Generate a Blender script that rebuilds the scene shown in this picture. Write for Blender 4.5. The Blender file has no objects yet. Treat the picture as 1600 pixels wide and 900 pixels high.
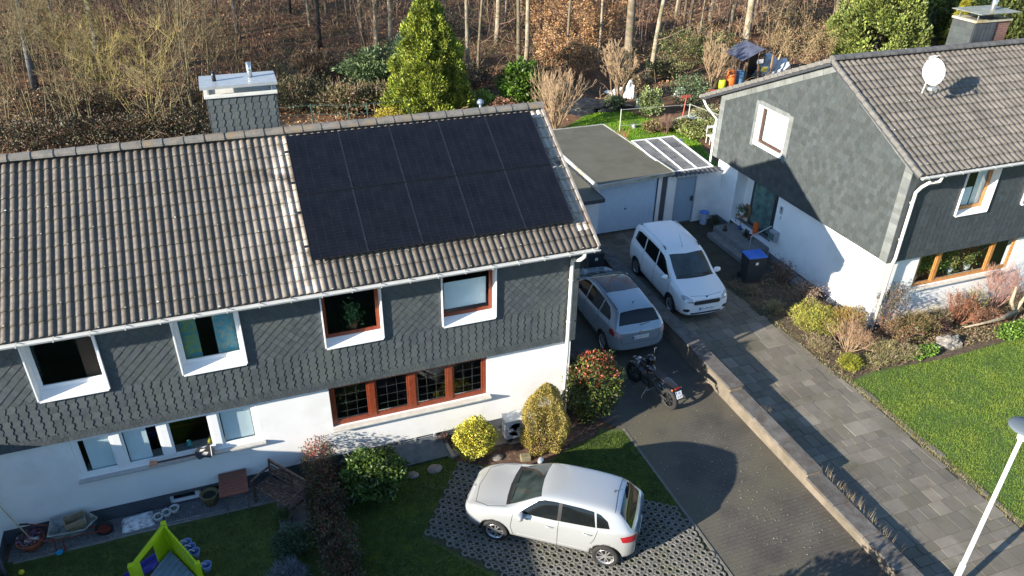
import bpy, bmesh, math, random
import numpy as np
from mathutils import Vector, Matrix, noise
from mathutils.bvhtree import BVHTree
rnd = random.Random(7)
PI = math.pi
scene = bpy.context.scene
COL = scene.collection
# ------------------------------------------------------------------ camera (solved from the building geometry)
CAM = Vector((-2.5243, -14.6241, 13.6843)); YAW, PIT, ROLL, FPX = 0.36, -0.5357, 0.017, 1208.2
_f = Vector((math.sin(YAW)*math.cos(PIT), math.cos(YAW)*math.cos(PIT), math.sin(PIT)))
_r = Vector((math.cos(YAW), -math.sin(YAW), 0)); _u = _r.cross(_f)
_R = _r*math.cos(ROLL) + _u*math.sin(ROLL); _U = -_r*math.sin(ROLL) + _u*math.cos(ROLL)
def gz(x, y):
    """height of the terrain: flat plots, then the wooded slope"""
    d = max(0.0, y - 29.5 - 0.02*(x-8))
    return 0.0 + 0.10*d + (0.25*noise.noise(Vector((x*.12, y*.12, 0)))*min(1, d/6) if d > 0 else 0)
def at(u, v, ax=2, val=0.0):
    """world point where the photograph's pixel (1600x900) meets a plane"""
    d = _f + _R*((u-800)/FPX) - _U*((v-450)/FPX)
    return CAM + d*((val-CAM[ax])/d[ax])
def ground(u, v):
    p = at(u, v)
    for _ in range(12): p = at(u, v, 2, gz(p.x, p.y))
    return p
cam = bpy.data.cameras.new('camera'); co = bpy.data.objects.new('camera', cam); COL.objects.link(co)
m = Matrix((( _R.x, _U.x, -_f.x, CAM.x), (_R.y, _U.y, -_f.y, CAM.y), (_R.z, _U.z, -_f.z, CAM.z), (0, 0, 0, 1)))
co.matrix_world = m
cam.sensor_width = 36; cam.lens = FPX/1600*36; cam.clip_end = 1000; cam.clip_start = .1
scene.camera = co
# ------------------------------------------------------------------ light
SUNV = Vector((1, .27, -.355)).normalized()
w = bpy.data.worlds.new('World'); scene.world = w; w.use_nodes = True
nt = w.node_tree; sky = nt.nodes.new('ShaderNodeTexSky'); sky.sky_type = 'NISHITA'; sky.sun_disc = False
sky.dust_density = .2; sky.ozone_density = 4.0; sky.air_density = 1.15; sky.sun_elevation = math.asin(-SUNV.z); sky.sun_rotation = math.atan2(-SUNV.x, -SUNV.y)
bg = nt.nodes['Background']; bg.inputs[1].default_value = .105
nt.links.new(sky.outputs[0], bg.inputs[0])
sl = bpy.data.lights.new('sun', 'SUN'); sl.energy = 5.0; sl.angle = math.radians(.55); sl.color = (1, .91, .77)
so = bpy.data.objects.new('sun', sl); COL.objects.link(so); so.rotation_euler = SUNV.to_track_quat('-Z', 'Y').to_euler()
so.location = (-20, -10, 20)
vs = scene.view_settings; vs.view_transform = 'Standard'; vs.look = 'None'; vs.exposure = 1.38; vs.gamma = 1
# ------------------------------------------------------------------ materials
_M = {}
def M(name, col, r=.65, var=.15, ns=6., bump=0., bs=40., metal=0., coat=0., attr=None, col2=None, spec=.5, detail=4, trans=0, dirt=None, dns=1.5, sheen=0):
    if name in _M: return _M[name]
    m = bpy.data.materials.new(name); m.use_nodes = True; m.use_backface_culling = False
    nt = m.node_tree; N = nt.nodes; L = nt.links; b = N['Principled BSDF']
    b.inputs['Roughness'].default_value = r; b.inputs['Metallic'].default_value = metal
    b.inputs['Specular IOR Level'].default_value = spec; b.inputs['Coat Weight'].default_value = coat
    b.inputs['Coat Roughness'].default_value = .03
    tc = N.new('ShaderNodeTexCoord')
    def noi(s, d=detail):
        n = N.new('ShaderNodeTexNoise'); n.inputs['Scale'].default_value = s; n.inputs['Detail'].default_value = d
        n.inputs['Roughness'].default_value = .6; L.new(tc.outputs['Object'], n.inputs['Vector']); return n
    def mix(f, a, c, mode='MIX'):
        x = N.new('ShaderNodeMix'); x.data_type = 'RGBA'; x.blend_type = mode
        for s, v in ((0, f), (6, a), (7, c)):
            if hasattr(v, 'links'): L.new(v, x.inputs[s])
            else: x.inputs[s].default_value = v if s == 0 else (*v[:3], 1)
        return x.outputs[2]
    c2 = col2 if col2 else tuple(min(1, c*(1+var)) for c in col); c1 = col if col2 else tuple(c*(1-var) for c in col)
    n = noi(ns); mr = N.new('ShaderNodeMapRange'); mr.inputs[1].default_value = .32; mr.inputs[2].default_value = .68
    L.new(n.outputs[0], mr.inputs[0])
    out = mix(mr.outputs[0], c1, c2)
    if attr:
        a = N.new('ShaderNodeAttribute'); a.attribute_name = attr
        out = mix(1.0, out, a.outputs['Color'], 'MULTIPLY')
    if dirt:
        n2 = noi(dns, 6); mr2 = N.new('ShaderNodeMapRange'); mr2.inputs[1].default_value = .5; mr2.inputs[2].default_value = .68
        L.new(n2.outputs[0], mr2.inputs[0]); out = mix(mr2.outputs[0], out, dirt)
    L.new(out, b.inputs['Base Color'])
    if bump:
        n3 = noi(bs, 5); bp = N.new('ShaderNodeBump'); bp.inputs['Strength'].default_value = bump; bp.inputs['Distance'].default_value = .02
        L.new(n3.outputs[0], bp.inputs['Height']); L.new(bp.outputs[0], b.inputs['Normal'])
    if trans:
        b.inputs['Transmission Weight'].default_value = 0
        tr = N.new('ShaderNodeBsdfTranslucent'); L.new(out, tr.inputs[0]); ms = N.new('ShaderNodeMixShader'); ms.inputs[0].default_value = trans
        L.new(b.outputs[0], ms.inputs[1]); L.new(tr.outputs[0], ms.inputs[2]); L.new(ms.outputs[0], N['Material Output'].inputs[0])
    _M[name] = m; return m
def glass(name, tint=(.92, .96, .97), base=.0):
    """thin window pane: clear sheet that mirrors at grazing angles"""
    if name in _M: return _M[name]
    m = bpy.data.materials.new(name); m.use_nodes = True; nt = m.node_tree; N = nt.nodes; L = nt.links
    N.remove(N['Principled BSDF'])
    t = N.new('ShaderNodeBsdfTransparent'); t.inputs[0].default_value = (*tint, 1)
    g = N.new('ShaderNodeBsdfGlossy'); g.inputs['Roughness'].default_value = .01
    fr = N.new('ShaderNodeFresnel'); ge = N.new('ShaderNodeNewGeometry'); mm = N.new('ShaderNodeMath'); mm.operation = 'MULTIPLY_ADD'; mm.inputs[1].default_value = .714-1.4; mm.inputs[2].default_value = 1.4; L.new(ge.outputs['Backfacing'], mm.inputs[0]); L.new(mm.outputs[0], fr.inputs[0])
    ad = N.new('ShaderNodeMath'); ad.operation = 'ADD'; ad.inputs[1].default_value = base; L.new(fr.outputs[0], ad.inputs[0])
    ms = N.new('ShaderNodeMixShader'); L.new(ad.outputs[0], ms.inputs[0]); L.new(t.outputs[0], ms.inputs[1]); L.new(g.outputs[0], ms.inputs[2])
    L.new(ms.outputs[0], N['Material Output'].inputs[0]); _M[name] = m; return m
# ------------------------------------------------------------------ objects
ORG = {}
def tag(o, label, cat, group=None):
    o['label'] = label; o['category'] = cat
    if group: o['group'] = group
    return o
def thing(name, label, cat, loc=(0, 0, 0), rz=0, group=None):
    o = bpy.data.objects.new(name, None); COL.objects.link(o); o.empty_display_size = .2
    o.location = loc; o.rotation_euler = (0, 0, rz); ORG[o.name] = Matrix.Translation(Vector(loc)) @ Matrix.Rotation(rz, 4, 'Z')
    return tag(o, label, cat, group)
def rootof(o):
    while o.parent: o = o.parent
    return o
class B:
    """collects verts and faces; .obj() links them as one mesh object"""
    def __init__(s): s.v = []; s.f = []; s.fm = []; s.c = []; s.col = None; s.mi = 0
    def face(s, pts, c=None):
        n = len(s.v); s.v += [tuple(p) for p in pts]; s.f.append(tuple(range(n, n+len(pts)))); s.fm.append(s.mi); s.c.append(c or s.col)
    def mesh(s, vs, fs, c=None):
        n = len(s.v); s.v += [tuple(p) for p in vs]
        for f in fs: s.f.append(tuple(i+n for i in f)); s.fm.append(s.mi); s.c.append(c or s.col)
    def box(s, x0, x1, y0, y1, z0, z1, c=None, Mx=None):
        vs = [Vector((x, y, z)) for z in (z0, z1) for y in (y0, y1) for x in (x0, x1)]
        if Mx: vs = [Mx @ p for p in vs]
        s.mesh(vs, [(0, 2, 3, 1), (4, 5, 7, 6), (0, 1, 5, 4), (1, 3, 7, 5), (3, 2, 6, 7), (2, 0, 4, 6)], c)
    def bar(s, p0, p1, w, h=None, up=(0, 0, 1), c=None):
        p0, p1 = Vector(p0), Vector(p1); h = h or w; d = (p1-p0); L = d.length
        if L < 1e-6: return
        d /= L; upv = Vector(up)
        if abs(d.dot(upv)) > .98: upv = Vector((1, 0, 0))
        a = d.cross(upv).normalized(); b = a.cross(d)
        Mx = Matrix(((a.x, d.x, b.x, p0.x), (a.y, d.y, b.y, p0.y), (a.z, d.z, b.z, p0.z), (0, 0, 0, 1)))
        s.box(-w/2, w/2, 0, L, -h/2, h/2, c, Mx)
    def tube(s, pts, rad, n=8, cap=True, c=None):
        pts = [Vector(p) for p in pts]; k = len(pts)
        rad = [rad]*k if not hasattr(rad, '__len__') else rad
        base = len(s.v); prev = None
        for i, p in enumerate(pts):
            d = (pts[min(i+1, k-1)] - pts[max(i-1, 0)])
            d = d.normalized() if d.length > 1e-9 else Vector((0, 0, 1))
            if prev is None:
                a = d.orthogonal().normalized()
            else:
                a = prev - d*prev.dot(d); a = a.normalized() if a.length > 1e-6 else d.orthogonal().normalized()
            prev = a; b = d.cross(a)
            for j in range(n):
                t = 2*PI*j/n; s.v.append(tuple(p + (a*math.cos(t)+b*math.sin(t))*rad[i]))
        for i in range(k-1):
            for j in range(n):
                q = (j+1) % n; s.f.append((base+i*n+j, base+i*n+q, base+(i+1)*n+q, base+(i+1)*n+j)); s.fm.append(s.mi); s.c.append(c or s.col)
        if cap:
            s.f.append(tuple(base+j for j in reversed(range(n)))); s.f.append(tuple(base+(k-1)*n+j for j in range(n))); s.fm += [s.mi]*2; s.c += [c or s.col]*2
    def lathe(s, prof, n=16, Mx=None, c=None, cap=True):
        base = len(s.v); k = len(prof)
        for (r, z) in prof:
            for j in range(n):
                t = 2*PI*j/n; p = Vector((r*math.cos(t), r*math.sin(t), z)); s.v.append(tuple(Mx @ p if Mx else p))
        for i in range(k-1):
            for j in range(n):
                q = (j+1) % n; s.f.append((base+i*n+j, base+i*n+q, base+(i+1)*n+q, base+(i+1)*n+j)); s.fm.append(s.mi); s.c.append(c or s.col)
        if cap:
            if prof[0][0] > 1e-6: s.f.append(tuple(base+j for j in reversed(range(n)))); s.fm.append(s.mi); s.c.append(c or s.col)
            if prof[-1][0] > 1e-6: s.f.append(tuple(base+(k-1)*n+j for j in range(n))); s.fm.append(s.mi); s.c.append(c or s.col)
    def prism(s, poly, z0, z1, Mx=None, c=None):
        n = len(poly); vs = [Vector((x, y, z0)) for x, y in poly]+[Vector((x, y, z1)) for x, y in poly]
        if Mx: vs = [Mx @ p for p in vs]
        s.mesh(vs, [tuple(reversed(range(n))), tuple(range(n, 2*n))]+[(i, (i+1) % n, n+(i+1) % n, n+i) for i in range(n)], c)
    def obj(s, name, mat, parent=None, smooth=False, bevel=0, world=True, sub=0, seg=2):
        me = bpy.data.meshes.new(name)
        vs = s.v
        if parent is not None and world:
            inv = ORG[rootof(parent).name].inverted(); vs = [inv @ Vector(p) for p in vs]
        me.from_pydata([tuple(p) for p in vs], [], s.f)
        mats = mat if isinstance(mat, (list, tuple)) else [mat]
        for mm in mats: me.materials.append(mm)
        if len(mats) > 1: me.polygons.foreach_set('material_index', s.fm)
        if any(c is not None for c in s.c):
            a = me.color_attributes.new('Col', 'FLOAT_COLOR', 'CORNER')
            arr = np.ones((len(me.loops), 4), np.float32); k = 0
            for f, c in zip(s.f, s.c):
                if c is not None: arr[k:k+len(f), :3] = c
                k += len(f)
            a.data.foreach_set('color', arr.ravel())
        if smooth: me.polygons.foreach_set('use_smooth', [True]*len(me.polygons))
        me.update()
        return link(name, me, parent, bevel, sub, seg)
def link(name, me, parent=None, bevel=0, sub=0, seg=2):
    o = bpy.data.objects.new(name, me); COL.objects.link(o)
    if parent is not None: o.parent = parent
    if bevel:
        md = o.modifiers.new('bevel', 'BEVEL'); md.width = bevel; md.segments = seg; md.limit_method = 'ANGLE'; md.angle_limit = math.radians(40)
    if sub:
        md = o.modifiers.new('sub', 'SUBSURF'); md.levels = sub; md.render_levels = sub
    return o
def struct(o, kind='structure'):
    o['kind'] = kind; return o
def fast_mesh(name, V, nper, mat, parent=None, colors=None, smooth=False, world=True):
    """V: (faces, nper, 3) array of loose polygons"""
    V = np.asarray(V, np.float32); nf = V.shape[0]
    if parent is not None and world:
        inv = np.array(ORG[rootof(parent).name].inverted(), np.float32); V = V @ inv[:3, :3].T + inv[:3, 3]
    me = bpy.data.meshes.new(name); me.vertices.add(nf*nper); me.loops.add(nf*nper); me.polygons.add(nf)
    me.vertices.foreach_set('co', V.ravel()); me.loops.foreach_set('vertex_index', np.arange(nf*nper, dtype=np.int32))
    me.polygons.foreach_set('loop_start', np.arange(0, nf*nper, nper, dtype=np.int32)); me.polygons.foreach_set('loop_total', np.full(nf, nper, np.int32))
    if colors is not None:
        a = me.color_attributes.new('Col', 'FLOAT_COLOR', 'CORNER'); c = np.ones((nf, nper, 4), np.float32); c[:, :, :3] = np.asarray(colors, np.float32)[:, None, :]
        a.data.foreach_set('color', c.ravel())
    me.materials.append(mat); me.update(); me.validate()
    return link(name, me, parent)
def copy_tree(o, parent=None):
    c = o.copy(); COL.objects.link(c)
    if parent is not None: c.parent = parent
    for ch in list(o.children): copy_tree(ch, c)
    return c
# ------------------------------------------------------------------ writing in the place
def text(txt, name, mat, parent, Mx, size, ext=.001):
    cu = bpy.data.curves.new(name, 'FONT'); cu.body = txt; cu.size = size; cu.extrude = ext; cu.align_x = 'CENTER'; cu.align_y = 'CENTER'
    t = bpy.data.objects.new('tmp', cu); COL.objects.link(t); dg = bpy.context.evaluated_depsgraph_get(); dg.update()
    me = bpy.data.meshes.new_from_object(t.evaluated_get(dg)); bpy.data.objects.remove(t)
    me.transform(Mx); me.materials.clear(); me.materials.append(mat)
    if parent is not None: pass
    return link(name, me, parent)
# ------------------------------------------------------------------ shared building materials
m_white = M('white_render', (.80, .80, .79), r=.85, var=.03, ns=1.2, bump=.15, bs=90, dirt=(.70, .69, .66), dns=.8)
m_plinth = M('plinth_paint', (.075, .085, .10), r=.8, var=.2, ns=3, bump=.2)
m_slate = M('slate', (.066, .078, .084), r=.55, var=.14, ns=9, bump=.25, bs=30, attr='Col', dirt=(.082, .094, .09), dns=.9)
m_slateback = M('slate_joint', (.018, .02, .022), r=.9)
m_tile = M('roof_tile', (.108, .094, .080), r=.62, var=.22, ns=2.2, bump=.35, bs=55, attr='Col', dirt=(.080, .066, .052), dns=2.2, spec=.35)
m_tileB = M('roof_tile_b', (.135, .120, .104), r=.6, var=.2, ns=2.2, bump=.35, bs=55, attr='Col', dirt=(.10, .09, .075), dns=2)
m_ridge = M('ridge_tile', (.16, .15, .135), r=.7, var=.25, ns=5, bump=.3, bs=30, dirt=(.20, .15, .09), dns=2.5)
m_ridgeB = M('ridge_tile_b', (.10, .098, .095), r=.7, var=.3, ns=5, bump=.3, bs=30)
m_zinc = M('pale_gutter', (.48, .49, .48), r=.4, var=.08, ns=4)
m_pipe = M('downpipe_paint', (.62, .62, .58), r=.45, var=.06, ns=3)
m_upvc = M('white_upvc', (.80, .81, .82), r=.3, var=.02)
m_redwood = M('red_brown_frame', (.20, .042, .018), r=.35, var=.2, ns=14)
m_oak = M('oak_frame', (.42, .19, .055), r=.4, var=.25, ns=14)
m_sill = M('stone_sill', (.42, .41, .39), r=.6, var=.1, ns=12)
m_blind = M('blind_cloth', (.80, .85, .86), r=.8, var=.03)
m_dark = M('dark_interior', (.03, .028, .026), r=.9, var=.3)
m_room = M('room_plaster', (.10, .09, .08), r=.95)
m_glass = glass('window_glass')
m_steel = M('stainless_steel', (.66, .68, .70), r=.22, metal=.9, var=.05)
m_zincm = M('zinc_sheet', (.42, .45, .47), r=.35, metal=.3, var=.08)
m_pv = M('solar_cells', (.0065, .0068, .0095), r=.28, var=.3, ns=3, spec=.3, coat=.2)
m_pvframe = M('black_anodised', (.012, .012, .014), r=.35)
m_pvline = M('module_gap_metal', (.05, .055, .07), r=.4, metal=.6)
m_lead = M('lead_strip', (.07, .075, .075), r=.5)
def cut(xs0, xs1, zs0, zs1, holes):
    """rectangles of the area left after taking the holes out"""
    xs = sorted({xs0, xs1, *[min(max(h[i], xs0), xs1) for h in holes for i in (0, 1)]})
    out = []
    for a, b in zip(xs, xs[1:]):
        mid = (a+b)/2; hs = sorted((h[2], h[3]) for h in holes if h[0] < mid < h[1]); z = zs0
        for lo, hi in hs:
            if lo > z: out.append((a, b, z, min(lo, zs1)))
            z = max(z, hi)
        if z < zs1: out.append((a, b, z, zs1))
    return [o for o in out if o[1]-o[0] > 1e-4 and o[3]-o[2] > 1e-4]
def clip(poly, ax, val, keep_less):
    out = []
    for i in range(len(poly)):
        p, q = poly[i], poly[(i+1) % len(poly)]
        ip = (p[ax] <= val) == keep_less or p[ax] == val; iq = (q[ax] <= val) == keep_less or q[ax] == val
        if ip: out.append(p)
        if ip != iq:
            t = (val-p[ax])/(q[ax]-p[ax]); out.append((p[0]+(q[0]-p[0])*t, p[1]+(q[1]-p[1])*t))
    return out
def clip_out(poly, holes):
    polys = [poly]
    for (a, b, lo, hi) in holes:
        nxt = []
        for p in polys:
            x0 = min(q[0] for q in p); x1 = max(q[0] for q in p); z0 = min(q[1] for q in p); z1 = max(q[1] for q in p)
            if x1 <= a or x0 >= b or z1 <= lo or z0 >= hi: nxt.append(p); continue
            nxt.append(clip(p, 0, a, True)); nxt.append(clip(p, 0, b, False))
            mid = clip(clip(p, 0, a, False), 0, b, True)
            if len(mid) > 2: nxt.append(clip(mid, 1, lo, True)); nxt.append(clip(mid, 1, hi, False))
        polys = [p for p in nxt if len(p) > 2]
    return polys
def inside_convex(poly, region):
    """clip poly by convex region (list of ccw points)"""
    out = poly
    for i in range(len(region)):
        a, b = region[i], region[(i+1) % len(region)]; nx, nz = -(b[1]-a[1]), b[0]-a[0]; res = []
        if len(out) < 3: return []
        for j in range(len(out)):
            p, q = out[j], out[(j+1) % len(out)]
            dp = (p[0]-a[0])*nx+(p[1]-a[1])*nz; dq = (q[0]-a[0])*nx+(q[1]-a[1])*nz
            if dp >= 0: res.append(p)
            if (dp >= 0) != (dq >= 0):
                t = dp/(dp-dq); res.append((p[0]+(q[0]-p[0])*t, p[1]+(q[1]-p[1])*t))
        out = res
    return out if len(out) > 2 else []
def slates(name, parent, Mx, kind, x0, x1, z0, z1, holes, region=None, mat=None, lift=.014, pw=.178, ph=.168, seed=3, tone=1.0, tv=.13):
    """one mesh of single slates laid in courses; Mx maps (x, z, outward) to the world"""
    b = B(); R = random.Random(seed)
    def put(poly, tilt):
        polys = [poly]
        if region: polys = [inside_convex(poly, region)]
        polys = [clip(clip(clip(clip(p, 0, x0, False), 0, x1, True), 1, z0, False), 1, z1, True) if p else [] for p in polys]
        k = tone*(1+R.uniform(-tv, tv)); c = (k*R.uniform(.96, 1.03), k, k*R.uniform(.97, 1.04))
        for p in polys:
            if len(p) < 3: continue
            for q in clip_out(p, holes):
                if len(q) < 3: continue
                cx = sum(t[0] for t in poly)/len(poly); cz = sum(t[1] for t in poly)/len(poly)
                top = [Mx @ Vector((t[0], t[1], .012+max(0, tilt(t[0]-cx, t[1]-cz)))) for t in q]
                bot = [Mx @ Vector((t[0], t[1], 0)) for t in q]; n = len(q)
                b.mesh(top+bot, [tuple(range(n))]+[(i, n+i, n+(i+1) % n, (i+1) % n) for i in range(n)], c)
    g = .0048
    if kind == 'hex':
        nr = int((z1-z0)/ph)+1; nc = int((x1-x0)/pw)+3
        for r in range(nr):
            zt = z1-r*ph
            for c in range(-1, nc):
                X = x0+c*pw+R.uniform(-.004, .004); j = .030; h = ph; w_ = pw-g*2.2
                P = [(0, h), (w_, h), (w_, h*.62), (w_-j*.5, h*.48), (w_-j, h*.30), (w_-j, 0.002), (-j, 0.002), (-j, h*.30), (-j*.5, h*.48), (0, h*.62)]
                a = lift*.68*R.uniform(.7, 1.3)
                put([(X+p[0], zt-h+p[1]) for p in P][::-1] if False else [(X+p[0], zt-h+p[1]) for p in reversed(P)], lambda dx, dz, a=a: a*(.5+dx/pw)+.006*(.5-dz/ph))
    elif kind == 'dia':
        s = .205; nd = int((x1-x0)/s)+3; nr = int((z1-z0)/(s*.5))+4
        for r in range(nr):
            for c in range(-1, nd):
                cx = x0+c*s+(s/2 if r % 2 else 0); cz = z1-r*s*.5; q = s/2-g*.55
                a = lift*.6*R.uniform(.6, 1.3)
                P = [(cx-q, cz), (cx, cz-q), (cx+q, cz), (cx, cz+q)]
                put(P, lambda dx, dz, a=a: a*(.5+(dx-dz)/s*.9))
    else:
        nr = int((z1-z0)/ph)+1; nc = int((x1-x0)/pw)+3
        for r in range(nr):
            zt = z1-r*ph
            for c in range(-1, nc):
                X = x0+c*pw+(r % 2)*pw*.5; P = [(X, zt-ph), (X+pw-g, zt-ph), (X+pw-g, zt-.003), (X, zt-.003)]
                a = lift*.5*R.uniform(.6, 1.3)
                put(P, lambda dx, dz, a=a: a*(.5-dz/ph))
    return b.obj(name, mat or m_slate, parent)
def tile_roof(name, parent, P0, ex, ed, nrm, Lx, Ld, mat, seed=1, pitch=.158, course=.335, amp=.026, xt=None):
    """double-roll concrete tiles as one wavy, stepped sheet. P0 top corner, ex along the eave, ed down the slope"""
    nx = int(Lx/pitch*10); nc = int(round(Ld/course)); cl = Ld/nc; R = np.random.RandomState(seed)
    xs = np.linspace(0, Lx, nx+1); ph = (xs/pitch) % 1
    prof = np.where(ph < .60, np.clip(np.sin(np.clip(ph/.60, 0, 1)*PI), 0, 1)**.42, -.3*np.clip(np.sin((ph-.60)/.40*PI), 0, 1)**.6)*amp
    rows = []; cols = []
    tone = R.uniform(.84, 1.16, (nc, nx//20+2))
    sp = R.rand(nc, nx//10+2)
    for k in range(nc):
        for e, (d, lift) in enumerate(((k*cl, .004), (k*cl+cl*.5, .012), (k*cl+cl-.001, .026), (k*cl+cl, .008))):
            rows.append((d, lift, k, e))
    V = np.zeros((len(rows), nx+1, 3))
    P0, ex, ed, nrm = [np.array(a) for a in (P0, ex, ed, nrm)]
    for i, (d, lift, k, e) in enumerate(rows):
        jit = np.repeat(R.uniform(-.004, .004, nx//20+2), 20)[:nx+1] if e == 2 else 0
        V[i] = P0+xs[:, None]*ex+(d+jit*np.ones(nx+1))[:, None]*ed+(prof+lift)[:, None]*nrm
    nr = len(rows); idx = np.arange(nr*(nx+1)).reshape(nr, nx+1)
    F = np.stack([idx[:-1, :-1], idx[1:, :-1], idx[1:, 1:], idx[:-1, 1:]], -1).reshape(-1, 4)
    me = bpy.data.meshes.new(name); vv = V.reshape(-1, 3)
    inv = np.array(ORG[rootof(parent).name].inverted()); vv = vv @ inv[:3, :3].T+inv[:3, 3]
    me.vertices.add(len(vv)); me.vertices.foreach_set('co', vv.astype(np.float32).ravel()); me.loops.add(F.size); me.polygons.add(len(F))
    me.loops.foreach_set('vertex_index', F.astype(np.int32).ravel()); me.polygons.foreach_set('loop_start', np.arange(0, F.size, 4, dtype=np.int32)); me.polygons.foreach_set('loop_total', np.full(len(F), 4, np.int32))
    C = np.ones((nr-1, nx, 4, 4), np.float32)
    for i in range(nr-1):
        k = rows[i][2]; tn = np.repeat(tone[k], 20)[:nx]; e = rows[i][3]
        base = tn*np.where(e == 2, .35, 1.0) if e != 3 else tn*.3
        if e == 1:
            base = base*1.0
        if xt is not None: base = base*np.array([xt(x, rows[i][0]) for x in xs[:-1]])
        C[i, :, :, :3] = (base[:, None]*np.array([1, .99, .97]))[:, None, :]
    a = me.color_attributes.new('Col', 'FLOAT_COLOR', 'CORNER'); a.data.foreach_set('color', C.ravel())
    me.materials.append(mat); me.update(); me.validate(); me.polygons.foreach_set('use_smooth', [True]*len(me.polygons))
    o = link(name, me, parent)
    # lichen and bird-lime specks on the tile noses
    b = B(); RR = random.Random(seed)
    for k in range(nc):
        for j in range(nx//10):
            if RR.random() < .22:
                x = (j+RR.uniform(.12, .45))*pitch; d = (k+1)*cl-RR.uniform(-.004, .03)*1; s = RR.uniform(.007, .020)
                c = Vector(P0)+Vector(ex)*x+Vector(ed)*d+Vector(nrm)*(amp+.021)
                b.box(-s, s, -s*.8, s*.8, -.002, .004, None, Matrix.Translation(c) @ Matrix.Rotation(RR.uniform(0, 3), 4, 'Z') @ Matrix.Rotation(.5, 4, 'X'))
    struct(b.obj('lichen_spots', M('lichen', (.55, .55, .50), r=.9), o), 'stuff')
    return o
def ridge(name, parent, p0, p1, mat, n, r=.13):
    b = B(); p0, p1 = Vector(p0), Vector(p1); d = (p1-p0); L = d.length; d /= L; side = Vector((0, 0, 1)).cross(d).normalized(); R = random.Random(5)
    for i in range(n):
        a = p0+d*(L*i/n); e = p0+d*(L*(i+1)/n+.02); rr = (r*.94+R.uniform(-.004, .004), r*1.06)
        pr = []
        for q, (c, rad) in enumerate(((a, rr[0]), (e, rr[1]))):
            for t in range(9):
                an = PI*(-.02+1.04*t/8); pr.append(c+side*math.cos(an)*rad*1.15+Vector((0, 0, 1))*(math.sin(an)*rad*.85-.02))
        b.mesh(pr, [(t, t+1, 10+t, 9+t) for t in range(8)]+[tuple(range(9))[::-1], tuple(range(9, 18))])
    return b.obj(name, mat, parent)
def window(parent, x0, x1, z0, z1, y, fmat, name='window', fw=.06, mull=(), rw=None, depth=.06, blinds=(), bars=None, axis='y', inward=1):
    """frame ring with mullions; panes and blinds are sub-parts. axis 'y': faces -y; axis 'x': faces -x (x0,x1 then run along y)"""
    def P(a, d, z): return (a, y+d*inward, z) if axis == 'y' else (y+d*inward, a, z)
    def bx(b, a0, a1, d0, d1, z0_, z1_):
        p = P(a0, d0, z0_); q = P(a1, d1, z1_); b.box(min(p[0], q[0]), max(p[0], q[0]), min(p[1], q[1]), max(p[1], q[1]), z0_, z1_)
    b = B(); bx(b, x0, x0+fw, 0, depth, z0, z1); bx(b, x1-fw, x1, 0, depth, z0, z1); bx(b, x0+fw, x1-fw, 0, depth, z0, z0+fw); bx(b, x0+fw, x1-fw, 0, depth, z1-fw, z1)
    edges = [x0+fw]
    for mx, mw in mull:
        bx(b, mx-mw/2, mx+mw/2, -.012, depth, z0+fw, z1-fw); edges += [mx-mw/2, mx+mw/2]
    edges.append(x1-fw)
    f = b.obj(name, fmat, parent, bevel=.006)
    for i in range(0, len(edges), 2):
        a, c = edges[i], edges[i+1]; s = fw*.55
        b = B(); bx(b, a, a+s, .006, .05, z0+fw, z1-fw); bx(b, c-s, c, .006, .05, z0+fw, z1-fw); bx(b, a+s, c-s, .006, .05, z0+fw, z0+fw+s); bx(b, a+s, c-s, .006, .05, z1-fw-s, z1-fw)
        b.obj('sash', fmat, f, bevel=.004)
        g = B(); bx(g, a+s, c-s, .026, .030, z0+fw+s, z1-fw-s); g.obj('pane', m_glass, f)
    for (a, c, lo, hi, mt) in blinds:
        g = B(); bx(g, a, c, .10, .105, lo, hi); g.obj('blind', mt, f)
    if bars:
        g = B()
        for i in range(0, len(edges), 2):
            a, c = edges[i]+fw*.55, edges[i+1]-fw*.55; nx_, nz_ = bars
            for k in range(1, nx_): X = a+(c-a)*k/nx_; bx(g, X-.0016, X+.0016, .018, .024, z0+fw*1.5, z1-fw*1.5)
            for k in range(1, nz_): Z = z0+fw*1.5+(z1-z0-3*fw)*k/nz_; bx(g, a, c, .0185, .0235, Z-.0016, Z+.0016)
        g.obj('glazing_bars', m_lead, f)
    return f
# ================================================================== HOUSE A (left, with the solar roof)
XL, XC = -9.2, 4.6                      # neighbour's wall .. gable corner
HA = thing('house', 'long two-storey house with solar panels on its roof and wavy slate upper floor', 'house', (-2, 3.4, 0))
WX = [-7.109, -4.406, -1.428, 1.261]; WW = 1.326; WZ0, WZ1 = 3.703, 5.13
upper = [(x, x+WW, WZ0, WZ1) for x in WX]
LW = (-6.86, -3.08, 1.42, 2.62); RW = (-3.68+.02, -.0, 1.47, 2.55)
yW = .12
p1 = at(521, 668, 1, yW); p2 = at(761, 614, 1, yW); RW = (p1.x, p2.x, p1.z, 2.53)
p1 = at(130, 752, 1, yW); p2 = at(409, 682, 1, yW); LW = (p1.x, p2.x, (p1.z+p2.z)/2-.02, 2.53)
BW = (-5.35, -4.12, .02, .34)
lower = [LW, RW, BW]
b = B()
for (a, c, lo, hi) in cut(XL-5, XC, .42, 2.7, lower): b.box(a, c, yW, yW+.28, lo, hi)
for (a, c, lo, hi) in cut(XL-5, XC, 2.7, 5.45, upper): b.box(a, c, yW-.02, yW+.28, lo, hi)
b.box(XC-.28, XC, yW+.28, 6.9, 0, 5.4); b.box(XL-5, XC-.28, 6.6, 6.9, 0, 5.4); b.box(XL-5, XL-4.7, yW+.28, 6.6, 0, 5.4)
b.prism([(yW, 5.4), (6.9, 5.4), (3.36, 7.42)], XC-.27, XC-.002, Matrix(((0, 0, 1, 0), (1, 0, 0, 0), (0, 1, 0, 0), (0, 0, 0, 1))))
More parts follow.
